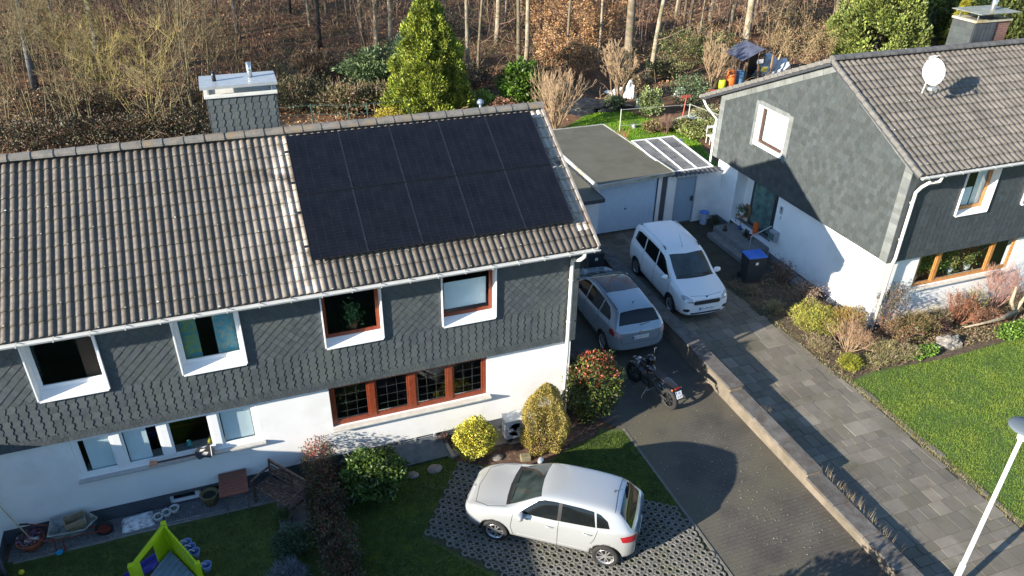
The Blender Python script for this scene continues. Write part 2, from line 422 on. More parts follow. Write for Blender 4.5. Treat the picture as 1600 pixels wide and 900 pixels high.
b.obj('wall', m_white, HA)
b = B()
for (a, c, lo, hi) in cut(XL-5, XC+.0, 0, .42, [BW]): b.box(a, c, yW+.035, yW+.27, lo-.05, hi)
b.obj('plinth', m_plinth, HA)
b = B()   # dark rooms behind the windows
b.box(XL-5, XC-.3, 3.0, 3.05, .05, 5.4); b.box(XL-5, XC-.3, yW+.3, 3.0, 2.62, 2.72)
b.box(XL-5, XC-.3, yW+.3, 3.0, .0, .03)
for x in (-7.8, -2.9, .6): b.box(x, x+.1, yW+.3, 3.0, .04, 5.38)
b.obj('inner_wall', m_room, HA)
# slate cladding of the upper floor (proud of the render)
T = Matrix(((1, 0, 0, 0), (0, 0, -1, .02), (0, 1, 0, 0), (0, 0, 0, 1)))   # (x, z, out) -> world
SX0, SX1, SZ0 = XL-5, XC+.10, 2.56
b = B()
for (a, c, lo, hi) in cut(SX0, SX1, SZ0, 5.42, upper): b.box(a, c, .021, yW-.022, lo, hi)
b.obj('cladding_board', m_slateback, HA)
hl = [(a+.0, c-.0, lo+.0, hi) for a, c, lo, hi in upper]
SXv = -9.3
slates('slate_cladding', HA, T, 'dia', SXv, XC-.14, 3.66, 5.42, hl, seed=4)
slates('slate_cladding', HA, T, 'hex', SXv, XC-.14, 2.78, 3.66, [], seed=5)
slates('slate_cladding', HA, T, 'row', SXv, XC-.14, 2.56, 2.78, [], seed=6, pw=.105, ph=.11, tone=.92)
slates('slate_cladding', HA, T, 'row', SXv, XC-.14, 3.60, 3.70, hl, seed=6, pw=.13, ph=.10, tone=.95)
slates('slate_cladding', HA, Matrix.Translation((0, -.003, 0)) @ T, 'row', XC-.16, XC+.11, 2.56, 5.42, [], seed=7, pw=.28, ph=.17, tone=.8, tv=.2)
Tg = Matrix(((0, 0, 1, XC+.10), (1, 0, 0, 0), (0, 1, 0, 0), (0, 0, 0, 1)))
slates('slate_cladding', HA, Tg, 'row', -.0, 6.9, 2.56, 7.5, [], region=[(0, 2.5), (6.9, 2.5), (6.9, 5.4), (3.36, 7.45), (0, 5.4)], seed=8, pw=.3, ph=.2)
# upper windows
m_curt = M('patterned_curtain', (.07, .25, .32), r=.8, col2=(.28, .36, .07), ns=9, detail=1)
m_curt2 = M('grey_curtain', (.28, .33, .28), r=.8, col2=(.06, .30, .40), ns=11, detail=1)
m_tan = M('tan_curtain', (.30, .17, .10), r=.8)  # plain tan cloth
for i, x in enumerate(WX):
    x0, x1 = x, x+WW; b = B(); t = .03; yo = -.055
    b.box(x0, x0+t, yo, .25, WZ0, WZ1); b.box(x1-t, x1, yo, .25, WZ0, WZ1); b.box(x0+t, x1-t, yo, .25, WZ1-t, WZ1)
    b.mesh([(x0+t, yo-.012, WZ0-.005), (x1-t, yo-.012, WZ0-.005), (x1-t, .25, WZ0+.135), (x0+t, .25, WZ0+.135), (x0+t, yo-.012, WZ0-.03), (x1-t, yo-.012, WZ0-.03), (x1-t, .25, WZ0-.0), (x0+t, .25, WZ0-.0)],
           [(0, 1, 2, 3), (4, 5, 1, 0), (7, 6, 5, 4), (4, 0, 3, 7), (5, 6, 2, 1)])
    s = b.obj('window_surround', m_upvc, HA, bevel=.004)
    red = i >= 2; fm = m_redwood if red else m_upvc
    bl = []
    if i == 0: bl = [(x1-.42, x1-.12, WZ0+.15, WZ1-.1, M('brown_curtain', (.06, .035, .025), r=.9))]
    if i == 1: bl = [(x0+.12, x0+.45, WZ0+.12, WZ1-.08, m_curt), (x1-.55, x1-.12, WZ0+.12, WZ1-.08, m_curt2)]
    if i == 3: bl = [(x0+.08, x1-.16, WZ0+.26, WZ1-.45, m_blind)]
    window(HA, x0+t, x1-t, WZ0+.115, WZ1-t, .185, fm, fw=.055, blinds=bl)
# ground-floor windows
a, c, lo, hi = LW
def mulls(us, ref): return [(at(u, ref, 1, yW+.08).x, .17) for u in us]
f = window(HA, a, c, lo, hi, yW+.02, m_upvc, fw=.085, depth=.08, mull=[(at(192, 722, 1, yW).x, .17), (at(265, 708, 1, yW).x, .17), (at(342, 692, 1, yW).x, .17)],
           blinds=[(a+.22, a+.72, lo+.1, hi, m_blind), (a+1.0, a+1.45, lo+.1, hi, m_blind), (c-.78, c-.15, lo+.12, hi, m_blind)])
b = B(); b.box(a-.06, c+.08, yW-.11, yW+.02, lo-.055, lo-.004); b.obj('window_sill', m_sill, HA, bevel=.01)
a, c, lo, hi = RW
f = window(HA, a, c, lo, hi, yW+.05, m_redwood, fw=.085, depth=.08, mull=[(a+(c-a)*.257, .15), (a+(c-a)*.51, .17), (a+(c-a)*.755, .13)], bars=(3, 4))
b = B(); b.box(a-.05, c+.08, yW-.15, yW+.05, lo-.055, lo-.004); b.obj('window_sill', M('cream_sill', (.55, .53, .47), r=.6, var=.1), HA, bevel=.01)
# basement windows
a, c, lo, hi = BW
window(HA, a, c, lo, hi, yW+.09, m_upvc, fw=.05, mull=[((a+c)/2, .07)])
# roof
XR0, XR1 = -14.0, 4.934; RY, RZ = 3.355, 7.56; EY, EZ = -.43, 5.415
ed = Vector((0, EY-RY, EZ-RZ)); LdA = ed.length; ed.normalize(); nA = Vector((0, ed.z, -ed.y)); nA = nA if nA.z > 0 else -nA
roofA = tile_roof('roof', HA, (XR0, RY, RZ-.03), (1, 0, 0), ed, nA, XR1-XR0, LdA, m_tile, xt=lambda x, d: 1+4.2*math.exp(-((x+XR0+1.66)/.27)**2)*(.65+.35*math.sin(d*5+x*9))+(3.0 if x+XR0 > 4.56 and d < 3.7 else 0)+(1.6 if d < .3 and x+XR0 > -1.6 else 0)+.9*math.exp(-((x+XR0+2.35)/.55)**2)*(.6+.4*math.sin(d*2.3+x*4)))
b = B()
edb = Vector((0, -ed.y, ed.z))
for e, s in ((ed, 1), (edb, -1)):
    p0 = Vector((XR0, RY, RZ-.06)); q = p0+e*(LdA-.02); n_ = Vector((0, nA.y*s, nA.z))*-.10
    v = [p0, p0+Vector((XR1-XR0-.02, 0, 0)), q+Vector((XR1-XR0-.02, 0, 0)), q]; v2 = [t+n_ for t in v]
    b.mesh(v+v2, [(0, 1, 2, 3), (7, 6, 5, 4), (0, 4, 5, 1), (1, 5, 6, 2), (2, 6, 7, 3), (3, 7, 4, 0)])
b.obj('roof_deck', M('roof_boards', (.10, .085, .075), r=.85), roofA)
nB = Vector((0, -nA.y, nA.z))
tile_roof('rear_roof_slope', HA, (XR1, RY, RZ-.03), (-1, 0, 0), edb, nB, XR1-XR0, LdA, m_tile, seed=3)
ridge('ridge_tiles', HA, (XR0, RY, RZ+.045), (XR1+.02, RY, RZ+.045), m_ridge, 44, r=.125)
b = B()   # verge tiles: a row of angled noses along the gable edge
for s, e in ((1, ed), (-1, edb)):
    for k in range(13):
        p = Vector((XR1+.01, RY, RZ-.0))+e*(LdA*k/13); q = Vector((XR1+.01, RY, RZ))+e*(LdA*(k+1)/13+.03)
        b.bar(p+Vector((0, 0, -.02)), q+Vector((0, 0, -.04+.03)), .05, .15)
b.obj('verge_tiles', M('verge', (.26, .245, .225), r=.75, var=.25, ns=7, dirt=(.17, .13, .10)), HA)
def gutter(parent, x0, x1, y, z, r=.065, mat=None):
    b = B(); n = 9; ring = []
    for X in (x0, x1):
        for k in range(n): t = PI+PI*k/(n-1); ring.append((X, y+math.cos(t)*r, z+math.sin(t)*r))
        for k in range(n): t = 2*PI-PI*k/(n-1); ring.append((X, y+math.cos(t)*(r-.008), z+math.sin(t)*(r-.008)))
    m_ = 2*n
    b.mesh(ring, [(i, (i+1) % m_, m_+(i+1) % m_, m_+i) for i in range(m_)]+[tuple(range(m_)), tuple(range(m_, 2*m_))[::-1]])
    for X in np.arange(x0+.2, x1, .62): b.box(X-.012, X+.012, y-r*.95, y+r, z+.0, z+.008); b.box(X-.012, X+.012, y-r-.004, y-r+.004, z-.045, z+.006)
    b.tube([(x0, y-r, z+.004), (x1, y-r, z+.004)], .009, 6)
    return b.obj('gutter', mat or m_zinc, parent)
gutter(HA, XR0, XR1+.02, EY-.045, EZ-.06)
b = B(); b.box(XR0, XR1-.02, EY+.03, EY+.05, EZ-.16, EZ-.03); b.box(XR0, XR1-.05, EY+.05, .02, EZ-.16, EZ-.14); b.obj('eaves_board', M('eaves_paint', (.12, .13, .14), r=.7), HA)
b = B(); dx = XC-.12
b.tube([(dx+.1, EY-.045, EZ-.1), (dx+.1, EY-.04, EZ-.2), (dx+.04, EY+.02, EZ-.30), (dx-.02, -.10, EZ-.46), (dx-.03, -.12, EZ-.6), (dx-.03, -.12, 2.2), (dx-.03, -.10, 1.9), (dx-.03, -.10, .0)], .05, 12)
for z in (4.4, 3.2, 1.6, .5): b.tube([(dx-.03, -.115, z), (dx-.03, -.115, z+.035)], .062, 12)
b.obj('downpipe', m_pipe, HA, smooth=True)
b = B(); b.box(XC-.008, XC+.03, yW-.05, yW+.25, .0, 2.55); b.obj('corner_trim', m_upvc, HA)
# chimney
CX0, CX1, CY0, CY1, CZ = -3.02, -1.5, 3.6, 4.4, 8.42
b = B(); b.box(CX0+.02, CX1-.02, CY0+.02, CY1-.02, 6.2, CZ); b.obj
ch = b.obj('chimney', m_slateback, HA)
slates('slate_cladding', ch, Matrix(((1, 0, 0, 0), (0, 0, -1, CY0+.02), (0, 1, 0, 0), (0, 0, 0, 1))), 'hex', CX0, CX1, 7.3, CZ, [], seed=12, pw=.165, ph=.17, tone=1.1)
slates('slate_cladding', ch, Matrix(((0, 0, 1, CX1-.02), (1, 0, 0, 0), (0, 1, 0, 0), (0, 0, 0, 1))), 'row', CY0, CY1, 6.5, CZ, [], seed=13, pw=.2, ph=.17)
slates('slate_cladding', ch, Matrix(((0, 0, -1, CX0+.02), (1, 0, 0, 0), (0, 1, 0, 0), (0, 0, 0, 1))), 'row', CY0, CY1, 6.5, CZ, [], seed=14, pw=.2, ph=.17)
b = B()
for (a, c, d, e) in ((CX0-.03, CX1+.03, CY0-.04, CY0+.07), (CX0-.03, CX1+.03, CY1-.07, CY1+.04), (CX0-.03, CX0+.08, CY0+.07, CY1-.07), (CX1-.08, CX1+.03, CY0+.07, CY1-.07)): b.box(a, c, d, e, CZ, CZ+.07)
b.box(CX0+.08, CX1-.08, CY0+.07, CY1-.07, CZ, CZ+.02)
b.obj('chimney_rim', M('rim_render', (.6, .6, .57), r=.7, var=.1), ch, bevel=.006)
b = B(); b.box(CX0-.09, CX1+.05, CY0-.08, CY1+.06, CZ+.27, CZ+.285); b.box(CX0-.09, CX1+.05, CY0-.095, CY0-.08, CZ+.22, CZ+.285)
for X in (CX0+.05, CX1-.1):
    for Y in (CY0+.03, CY1-.05): b.box(X, X+.03, Y, Y+.02, CZ+.07, CZ+.27)
b.obj('chimney_cover', m_zincm, ch)
b = B(); b.tube([(-2.0, 4.05, CZ+.28), (-2.0, 4.05, CZ+.62)], .055, 14); b.obj('steel_flue', m_steel, ch, smooth=True)
b = B(); b.tube([(-2.78, 3.95, CZ+.28), (-2.78, 3.95, CZ+.5)], .045, 12); b.obj('black_flue', m_pvframe, ch, smooth=True)
b = B(); b.tube([(3.4, 3.6, 7.4), (3.4, 3.6, 7.74)], .035, 10); b.lathe([(0, .11), (.05, .1), (.09, .05), (.09, .0), (.04, -.02)], 14, Matrix.Translation((3.4, 3.6, 7.72)))
b.obj('roof_vent', M('blue_grey_plastic', (.16, .2, .27), r=.4), HA, smooth=True)
# ------------------------------------------------------------------ solar panels
sx0, st, sw, sl_ = -1.465, .272, 1.2, 1.696
T0 = Vector((0, RY, RZ+.02)); lab = {0: 'leftmost', 1: 'second from the left', 2: 'middle', 3: 'second from the right', 4: 'rightmost'}
def panel(name, i, j):
    e = ed; q = T0+e*(st+j*(sl_+.02))+nA*.11
    # local frame: origin at top-left corner of the module
    return Vector((sx0+i*sw, q.y, q.z))
pp = thing('solar_panel', 'x', 'solar panel', panel('', 0, 0), 0, 'black solar panels on the tiled roof'); ORG[pp.name] = Matrix.Identity(4)
def MP(x, d, h): return Vector((x, 0, 0))+ed*d+nA*h
b = B(); 
def slab(b, x0, x1, d0, d1, h0, h1):
    vs = [MP(x, d, h) for h in (h0, h1) for d in (d0, d1) for x in (x0, x1)]
    b.mesh(vs, [(0, 2, 3, 1), (4, 5, 7, 6), (0, 1, 5, 4), (1, 3, 7, 5), (3, 2, 6, 7), (2, 0, 4, 6)])
W_, H_ = sw-.022, sl_-.0
slab(b, .012, W_-.012, .012, H_-.012, .0, .031)
b.obj('cells', m_pv, pp, world=False)
b = B(); slab(b, 0, W_, 0, .012, -.005, .036); slab(b, 0, W_, H_-.012, H_, -.005, .036); slab(b, 0, .012, .012, H_-.012, -.005, .036); slab(b, W_-.012, W_, .012, H_-.012, -.005, .036)
b.obj('panel_frame', m_pvframe, pp, world=False)
b = B()
for k in range(1, 6): slab(b, W_*k/6-.0012, W_*k/6+.0012, .014, H_-.014, .0312, .0318)
for k in range(1, 20): slab(b, .014, W_-.014, H_*k/20-.0008, H_*k/20+.0008, .0313, .0317)
b.obj('cell_lines', M('cell_line', (.034, .036, .044), r=.4), pp, world=False)
b = B()
b = B(); slab(b, W_+.001, W_+.021, .0, H_, .02, .033); b.obj('edge_strip', m_pvline, pp, world=False)
for d in (.35, H_-.35):
    b = B(); slab(b, W_-.004, W_+.026, d, d+.05, .03, .041); b.obj('clamp', m_pvline, pp, world=False)

for j in range(2):
    for i in range(5):
        o = pp if (i, j) == (0, 0) else copy_tree(pp)
        o.location = panel('', i, j)
        o['label'] = 'black solar panel, %s of the %s row on the tiled roof' % (lab[i], 'upper' if j == 0 else 'lower')
b = B()
for j in range(2):
    for d in (.4, sl_-.4):
        p = T0+ed*(st+j*(sl_+.02)+d)+nA*.075; b.bar(p+Vector((sx0-.08, 0, 0)), p+Vector((sx0+5*sw+.06, 0, 0)), .04, .04)
rr = b.obj('mounting_rails', m_pvline); tag(rr, 'thin metal rails between the tiled roof and the solar panels', 'rails')
# ------------------------------------------------------------------ terrain
def sheet(name, poly, z, mat, kind='structure', sub=None, zf=None):
    b = B(); b.face([(x, y, z) for x, y in poly]); o = b.obj(name, mat); struct(o, kind); return o
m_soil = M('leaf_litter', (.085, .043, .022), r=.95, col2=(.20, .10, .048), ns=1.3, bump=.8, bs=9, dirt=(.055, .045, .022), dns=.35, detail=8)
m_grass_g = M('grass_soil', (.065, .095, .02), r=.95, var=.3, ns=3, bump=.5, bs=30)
m_asph = M('driveway_blocks', (.062, .060, .055), r=.85, var=.2, ns=1.5, bump=.4, bs=60, dirt=(.085, .078, .06), dns=.8)
b = B(); xs = list(np.arange(-90, 160, 2.5)); ys = list(np.arange(-40, 29, 6))+list(np.arange(29, 190, 2.0))
for y in ys:
    for x in xs: b.v.append((x, y, gz(x, y)-.012+(.0 if y < 29 else .12*noise.noise(Vector((x*.4, y*.4, 3))))))
n = len(xs)
for j in range(len(ys)-1):
    for i in range(n-1): b.f.append((j*n+i, j*n+i+1, (j+1)*n+i+1, (j+1)*n+i)); b.fm.append(0); b.c.append(None)
struct(b.obj('ground', m_soil, smooth=True))
# block-paved drive of the left house, with fine running-bond joints
def brickmat(name, c1, c2, cm, sx, bw, rh, r=.85, rot=0, dirt=None, mortar=.012):
    m = bpy.data.materials.new(name); m.use_nodes = True; N = m.node_tree.nodes; L = m.node_tree.links; bs = N['Principled BSDF']; bs.inputs['Roughness'].default_value = r
    tc = N.new('ShaderNodeTexCoord'); mp = N.new('ShaderNodeMapping'); mp.inputs['Rotation'].default_value = (0, 0, rot) if not isinstance(rot, tuple) else rot; L.new(tc.outputs['Object'], mp.inputs[0])
    br = N.new('ShaderNodeTexBrick'); br.inputs['Scale'].default_value = sx; br.inputs['Brick Width'].default_value = bw; br.inputs['Row Height'].default_value = rh
    br.inputs['Mortar Size'].default_value = mortar; br.inputs['Color1'].default_value = (*c1, 1); br.inputs['Color2'].default_value = (*c2, 1); br.inputs['Mortar'].default_value = (*cm, 1)
    L.new(mp.outputs[0], br.inputs[0]); n = N.new('ShaderNodeTexNoise'); n.inputs['Scale'].default_value = .9; n.inputs['Detail'].default_value = 8; L.new(tc.outputs['Object'], n.inputs[0])
    x = N.new('ShaderNodeMix'); x.data_type = 'RGBA'; x.blend_type = 'MULTIPLY'; x.inputs[0].default_value = .8
    cr = N.new('ShaderNodeMapRange'); cr.inputs[1].default_value = .3; cr.inputs[2].default_value = .7; cr.inputs[3].default_value = .6; cr.inputs[4].default_value = 1.35; L.new(n.outputs[0], cr.inputs[0])
    L.new(br.outputs[0], x.inputs[6]); L.new(cr.outputs[0], x.inputs[7]); out = x.outputs[2]
    if dirt:
        n2 = N.new('ShaderNodeTexNoise'); n2.inputs['Scale'].default_value = .45; n2.inputs['Detail'].default_value = 7; L.new(tc.outputs['Object'], n2.inputs[0])
        c2_ = N.new('ShaderNodeMapRange'); c2_.inputs[1].default_value = .48; c2_.inputs[2].default_value = .66; L.new(n2.outputs[0], c2_.inputs[0])
        y = N.new('ShaderNodeMix'); y.data_type = 'RGBA'; L.new(c2_.outputs[0], y.inputs[0]); L.new(out, y.inputs[6]); y.inputs[7].default_value = (*dirt, 1); out = y.outputs[2]
    L.new(out, bs.inputs['Base Color'])
    bp = N.new('ShaderNodeBump'); bp.inputs['Strength'].default_value = .5; bp.inputs['Distance'].default_value = .01; n3 = N.new('ShaderNodeTexNoise'); n3.inputs['Scale'].default_value = 70; L.new(tc.outputs['Object'], n3.inputs[0])
    ad = N.new('ShaderNodeMath'); ad.operation = 'SUBTRACT'; L.new(n3.outputs[0], ad.inputs[0]); L.new(br.outputs['Fac'], ad.inputs[1]); L.new(ad.outputs[0], bp.inputs['Height']); L.new(bp.outputs[0], bs.inputs['Normal'])
    return m
m_blocks = brickmat('block_paving', (.082, .074, .061), (.092, .082, .068), (.058, .052, .043), 1.0, .2, .1, rot=.0, dirt=(.095, .086, .058), mortar=.006)
DX0, DX1 = 5.92, 9.06
sheet('driveway', [(DX0, -14), (DX1, -14), (DX1+.1, -1), (DX1+.6, 9.6), (5.2, 9.6), (5.2, .0), (DX0, -1.1)], .004, m_blocks)
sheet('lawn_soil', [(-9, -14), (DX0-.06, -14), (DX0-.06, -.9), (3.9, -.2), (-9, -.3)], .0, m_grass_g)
b = B(); b.box(DX0-.07, DX0-.005, -14, -4.0, -.1, .02); b.box(DX0-.07, DX0-.005, -4.0, -.9, -.1, .012); struct(b.obj('drive_kerb', M('kerb', (.16, .15, .13), r=.9)))
# earth bed at the foot of the house
sheet('flower_bed', [(1.25, -.05), (1.3, -.62), (3.1, -1.55), (4.2, -1.1), (5.2, -.85), (5.2, 1.5), (4.6, .15), (1.25, .15)], .0045, M('bed_soil', (.09, .05, .035), r=.95, var=.35, ns=14, bump=.9, bs=35, dirt=(.17, .12, .08), dns=9))
m_gravel = M('gravel', (.11, .11, .115), r=.85, col2=(.28, .28, .28), ns=38, bump=1, bs=45, detail=2)
sheet('gravel_strip', [(-8.62, -.42), (-3.05, -.52), (-3.05, .16), (-8.62, .16)], .004, m_gravel)
sheet('gravel_corner', [(-3.05, -1.6), (-2.35, -1.6), (-2.35, .16), (-3.05, .16)], .005, M('grey_flags', (.14, .135, .13), r=.9, var=.3, ns=7, bump=.3))
b = B(); R = random.Random(3)
x = -8.5
while x < -3.1:
    L_ = R.uniform(.9, 1.1); b.box(x, x+L_-.01, -.50+R.uniform(-.02, .02), -.43, -.05, .02+R.uniform(-.008, .008)); x += L_
struct(b.obj('lawn_kerb', M('kerb_grey', (.2, .2, .19), r=.9, var=.3, ns=5), bevel=.006))
# loose stones in the gravel
RR = np.random.RandomState(4)
b = B()
for k in range(900):
    x = RR.uniform(-8.6, -3.1); y = RR.uniform(-.42, .14); s = RR.uniform(.008, .02); b.box(-s, s, -s*.8, s*.8, 0, s, (RR.uniform(.6, 1.6),)*3, Matrix.Translation((x, y, .004)) @ Matrix.Rotation(RR.uniform(0, 3), 4, 'Z'))
struct(b.obj('pebbles', M('pebble', (.2, .2, .2), r=.8, attr='Col')), 'stuff')
# grass paver lattice under the silver hatchback: axes follow the parked car
ax_ = Vector((.815, -.58, 0)).normalized(); ay_ = Vector((.58, .815, 0)).normalized(); PO = at(716, 722); PO.z = 0
m_paver = M('grass_paver_concrete', (.150, .145, .132), r=.9, var=.2, ns=2.5, bump=.5, bs=60, dirt=(.14, .14, .10), dns=2)
b = B(); pit = .165
sheet('paver_bed', [tuple((PO+ax_*u+ay_*v)[:2]) for u, v in ((0, .02), (0, -2.45), (2.8, -3.3), (8.2, -3.3), (6.55, -1.2), (5.6, .02))], .0025, M('paver_soil', (.055, .05, .028), r=.95, var=.4, ns=9, bump=.8, dirt=(.06, .075, .02), dns=6))
low = lambda u: -2.42-.33*min(u, 3.2)
for i in range(0, 52):
    for j in range(0, 26):
        u = i*pit+(pit/2 if j % 2 else 0); v = -j*pit*.98
        p = PO+ax_*(u+pit/2)+ay_*(v-pit/2)
        if v-pit < low(u)-.02 or p.x > DX0-.12: continue
        n_ = 8; ro = pit*.56; ri = pit*.30; vs = []
        hz = .040+R.uniform(-.003, .003)
        for rad, z, rot in ((ro, .0, 0), (ro, hz-.006, 0), (ro*.95, hz, 0), (ri*1.08, hz, 1), (ri, hz-.01, 1), (ri, .0, 1)):
            for q in range(n_):
                t = 2*PI*q/n_+PI/8
                rr_ = rad if not rot else rad*(1.12 if q % 2 else .95)
                vs.append(p+(ax_*math.cos(t)+ay_*math.sin(t))*rr_+Vector((0, 0, z)))
        fs = [(k*n_+q, k*n_+(q+1) % n_, (k+1)*n_+(q+1) % n_, (k+1)*n_+q) for k in range(5) for q in range(n_)]
        b.mesh(vs, fs)
struct(b.obj('grass_pavers', m_paver))
# -------------------------------------------------------------- slabs of the right-hand drive
m_slab = M('paving_slab', (.158, .143, .118), r=.85, var=.16, ns=2.2, bump=.35, bs=45, attr='Col', dirt=(.105, .096, .066), dns=1.1)
sheet('drive_bed', [(9.42, -14), (13.0, -14), (13.1, 0), (12.75, 9.6), (15.3, 9.6), (15.3, 9.9), (9.6, 9.9)], .0, M('joint_soil', (.05, .045, .03), r=.95, var=.4, ns=6))
b = B(); R = random.Random(11); y = -13.5
while y < 9.55:
    h = R.choice((.25, .4, .4, .5)); x = 9.5+R.uniform(-.35, 0); xe = 12.95-.02*max(0, y)-(.0 if y < 1 else .05*(y-1))
    while x < xe-.1:
        w_ = R.choice((.5, .4, .4, .3, .35, .5)); x2 = min(x+w_, xe+R.uniform(-.02, .03)); k = R.choice((1, 1, .9, 1.12, .82, 1.3, .95, 1.05))*R.uniform(.93, 1.07)
        if x2-x > .08: b.box(max(x, 9.42)+.006, x2-.004, y+.004, min(y+h, 9.56)-.004, -.03, .018+R.uniform(-.006, .006), (k, k*R.uniform(.97, 1.0), k*R.uniform(.93, 1)))
        x += w_
    y += h
struct(b.obj('paving_slabs', m_slab, bevel=.006, seg=1))
b = B(); R = random.Random(2); y = -13.5     # broken edging strip beside the lawn
while y < -1.2:
    L_ = R.uniform(.25, .6); b.box(13.02+R.uniform(-.03, .03), 13.2+R.uniform(-.04, .05), y, y+L_-.03, -.03, .012+R.uniform(-.01, .02), (R.uniform(.7, 1.25),)*3, Matrix.Rotation(R.uniform(-.002, .002), 4, 'Z')); y += L_
struct(b.obj('edging_stones', m_slab, bevel=.02, seg=1))
sheet('front_lawn_soil', [(13.1, -20), (40, -20), (40, 1), (13.1, -1.0)], .001, m_grass_g)
sheet('planting_bed', [(12.9, 4.9), (12.95, 1.2), (13.1, -1.2), (14.2, -1.0), (16.6, -1.25), (20, -1.1), (40, -.9), (40, .9), (15.4, .9), (15.3, 5.0)], .0045, M('garden_soil', (.085, .06, .04), r=.95, var=.4, ns=10, bump=.9, bs=25, dirt=(.14, .11, .06), dns=5))
sheet('side_strip', [(12.75, 9.6), (12.95, 4.9), (15.3, 4.9), (15.3, 9.6)], .003, M('mossy_path', (.04, .037, .028), r=.9, var=.4, ns=3, bump=.5, dirt=(.04, .05, .018), dns=2.2))
# back garden lawn
gl = [tuple(ground(u, v)[:2]) for u, v in ((860, 215), (915, 180), (975, 172), (1010, 185), (1055, 192), (1085, 215), (1125, 262), (985, 260))]
sheet('garden_lawn_soil', gl, .004, M('lawn_green_soil', (.10, .17, .02), r=.95, var=.3, ns=3))
sheet('garden_path', [(-9, 7), (15, 7), (15, 21), (-9, 21)], .001, M('yard', (.09, .08, .06), r=.95, var=.3))
# driveway retaining wall, stepping down to the street
RWt = thing('retaining_wall', 'long low concrete wall with mossy cap stones stepping down between the two driveways', 'wall', (9.25, 0, 0))
b = B(); segs = [(-14, -4.25, .34), (-4.25, -.95, .46), (-.95, 9.3, .60)]
for y0, y1, h in segs: b.box(9.07+.03, 9.50-.03, y0+.001, y1-.001, -.1, h-.08)
b.obj('wall_face', M('sandy_concrete', (.165, .138, .105), r=.9, var=.22, ns=2.5, bump=.6, bs=25, dirt=(.11, .095, .065), dns=2), RWt)
R = random.Random(9)
for y0, y1, h in segs:
    n = max(1, int((y1-y0)/.95)); st_ = (y1-y0)/n; b = B()
    for k in range(n): b.box(9.05, 9.52+R.uniform(-.01, .01), y0+k*st_+.006, y0+(k+1)*st_-.006, h-.08, h+R.uniform(-.006, .006), (R.uniform(.85, 1.15),)*3)
    b.obj('cap_stones', M('wall_cap', (.105, .098, .090), r=.9, var=.3, ns=4, bump=.7, bs=22, attr='Col', dirt=(.075, .06, .048), dns=3), RWt, bevel=.012)
# ================================================================== HOUSE B (right)
m_slateB = M('grey_square_slate', (.052, .061, .062), r=.6, var=.12, ns=4, bump=.2, bs=30, attr='Col')
m_slateF = M('blue_front_slate', (.048, .058, .068), r=.5, var=.12, ns=8, bump=.2, bs=30, attr='Col')
m_anth = M('anthracite', (.05, .055, .065), r=.45)
GX, FY, BY = 15.4, .73, 10.25; AY, AZ = 4.62, 7.62; FZ, BZ = 5.62, 4.95; XE = 36.0
HB = thing('house', 'house on the right with grey square-slate gable, satellite dish and oak-framed windows', 'house', (24, 5, 0))
WB = (6.24, 7.90, 3.83, 5.29)        # gable window (y0,y1,z0,z1)
DB = (6.08, 8.62, .38, 2.50)         # recessed entrance
xw = GX+.10
b = B()
for (a, c, lo, hi) in cut(FY+.12, 9.95, -.05, 2.62, [DB]): b.box(xw, xw+.28, a, c, lo, hi)
for (a, c, lo, hi) in cut(FY+.10, BY, 2.62, 4.95, [WB]): b.box(xw+.02, xw+.28, a, c, lo, hi)
b.prism([(c, z) for c, z in ((FY+.1, 4.96), (BY, 4.96), (AY, AZ-.2), (FY+.1, 5.6))], xw+.02, xw+.28, Matrix(((0, 0, 1, 0), (1, 0, 0, 0), (0, 1, 0, 0), (0, 0, 0, 1)))) if False else None
b2 = [(FY+.1, 4.96), (WB[0], 4.96), (WB[0], 5.29), (WB[1], 5.29), (WB[1], 4.96), (BY, 4.96), (AY, AZ-.2), (FY+.1, 5.6)]
b.prism(b2, xw+.02, xw+.28, Matrix(((0, 0, 1, 0), (1, 0, 0, 0), (0, 1, 0, 0), (0, 0, 0, 1))))
p1 = at(1421, 455, 1, FY+.12); p2 = at(1570, 428, 1, FY+.12)
BWB = (p1.x, p2.x, 1.28, 2.52); UW = (17.53, 18.84, 3.78, 5.22); UW2 = (20.25, 21.9, 3.78, 5.22); BW2 = (23, 25, 1.3, 2.5)
for (a, c, lo, hi) in cut(xw+.28, XE, 0, 2.62, [BWB, BW2]): b.box(a, c, FY+.12, FY+.4, lo, hi)
for (a, c, lo, hi) in cut(xw+.281, XE, 2.62, 5.5, [UW, UW2]): b.box(a, c, FY+.10, FY+.4, lo, hi)
b.box(xw+.281, XE, BY-.3, BY-.001, 0, 4.9); b.box(XE-.3, XE, FY+.4, BY-.3, 0, 4.9)
b.obj('wall', m_white, HB)
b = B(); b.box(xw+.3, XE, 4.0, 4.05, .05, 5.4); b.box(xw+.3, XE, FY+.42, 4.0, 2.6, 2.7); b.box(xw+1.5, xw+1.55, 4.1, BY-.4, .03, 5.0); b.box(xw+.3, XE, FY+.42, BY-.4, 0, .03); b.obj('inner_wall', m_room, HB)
b = B()
for (a, c, lo, hi) in cut(1.0, 9.5, -.1, .20, [(6.0, 8.7, -.1, .3)]): b.box(xw-.02, xw+.1, a, c, lo, hi+.0)
b.box(xw-.02, XE, FY+.08, FY+.11, -.05, .15)
b.obj('plinth', M('plinth_grey_blue', (.13, .15, .18), r=.85, var=.15), HB)
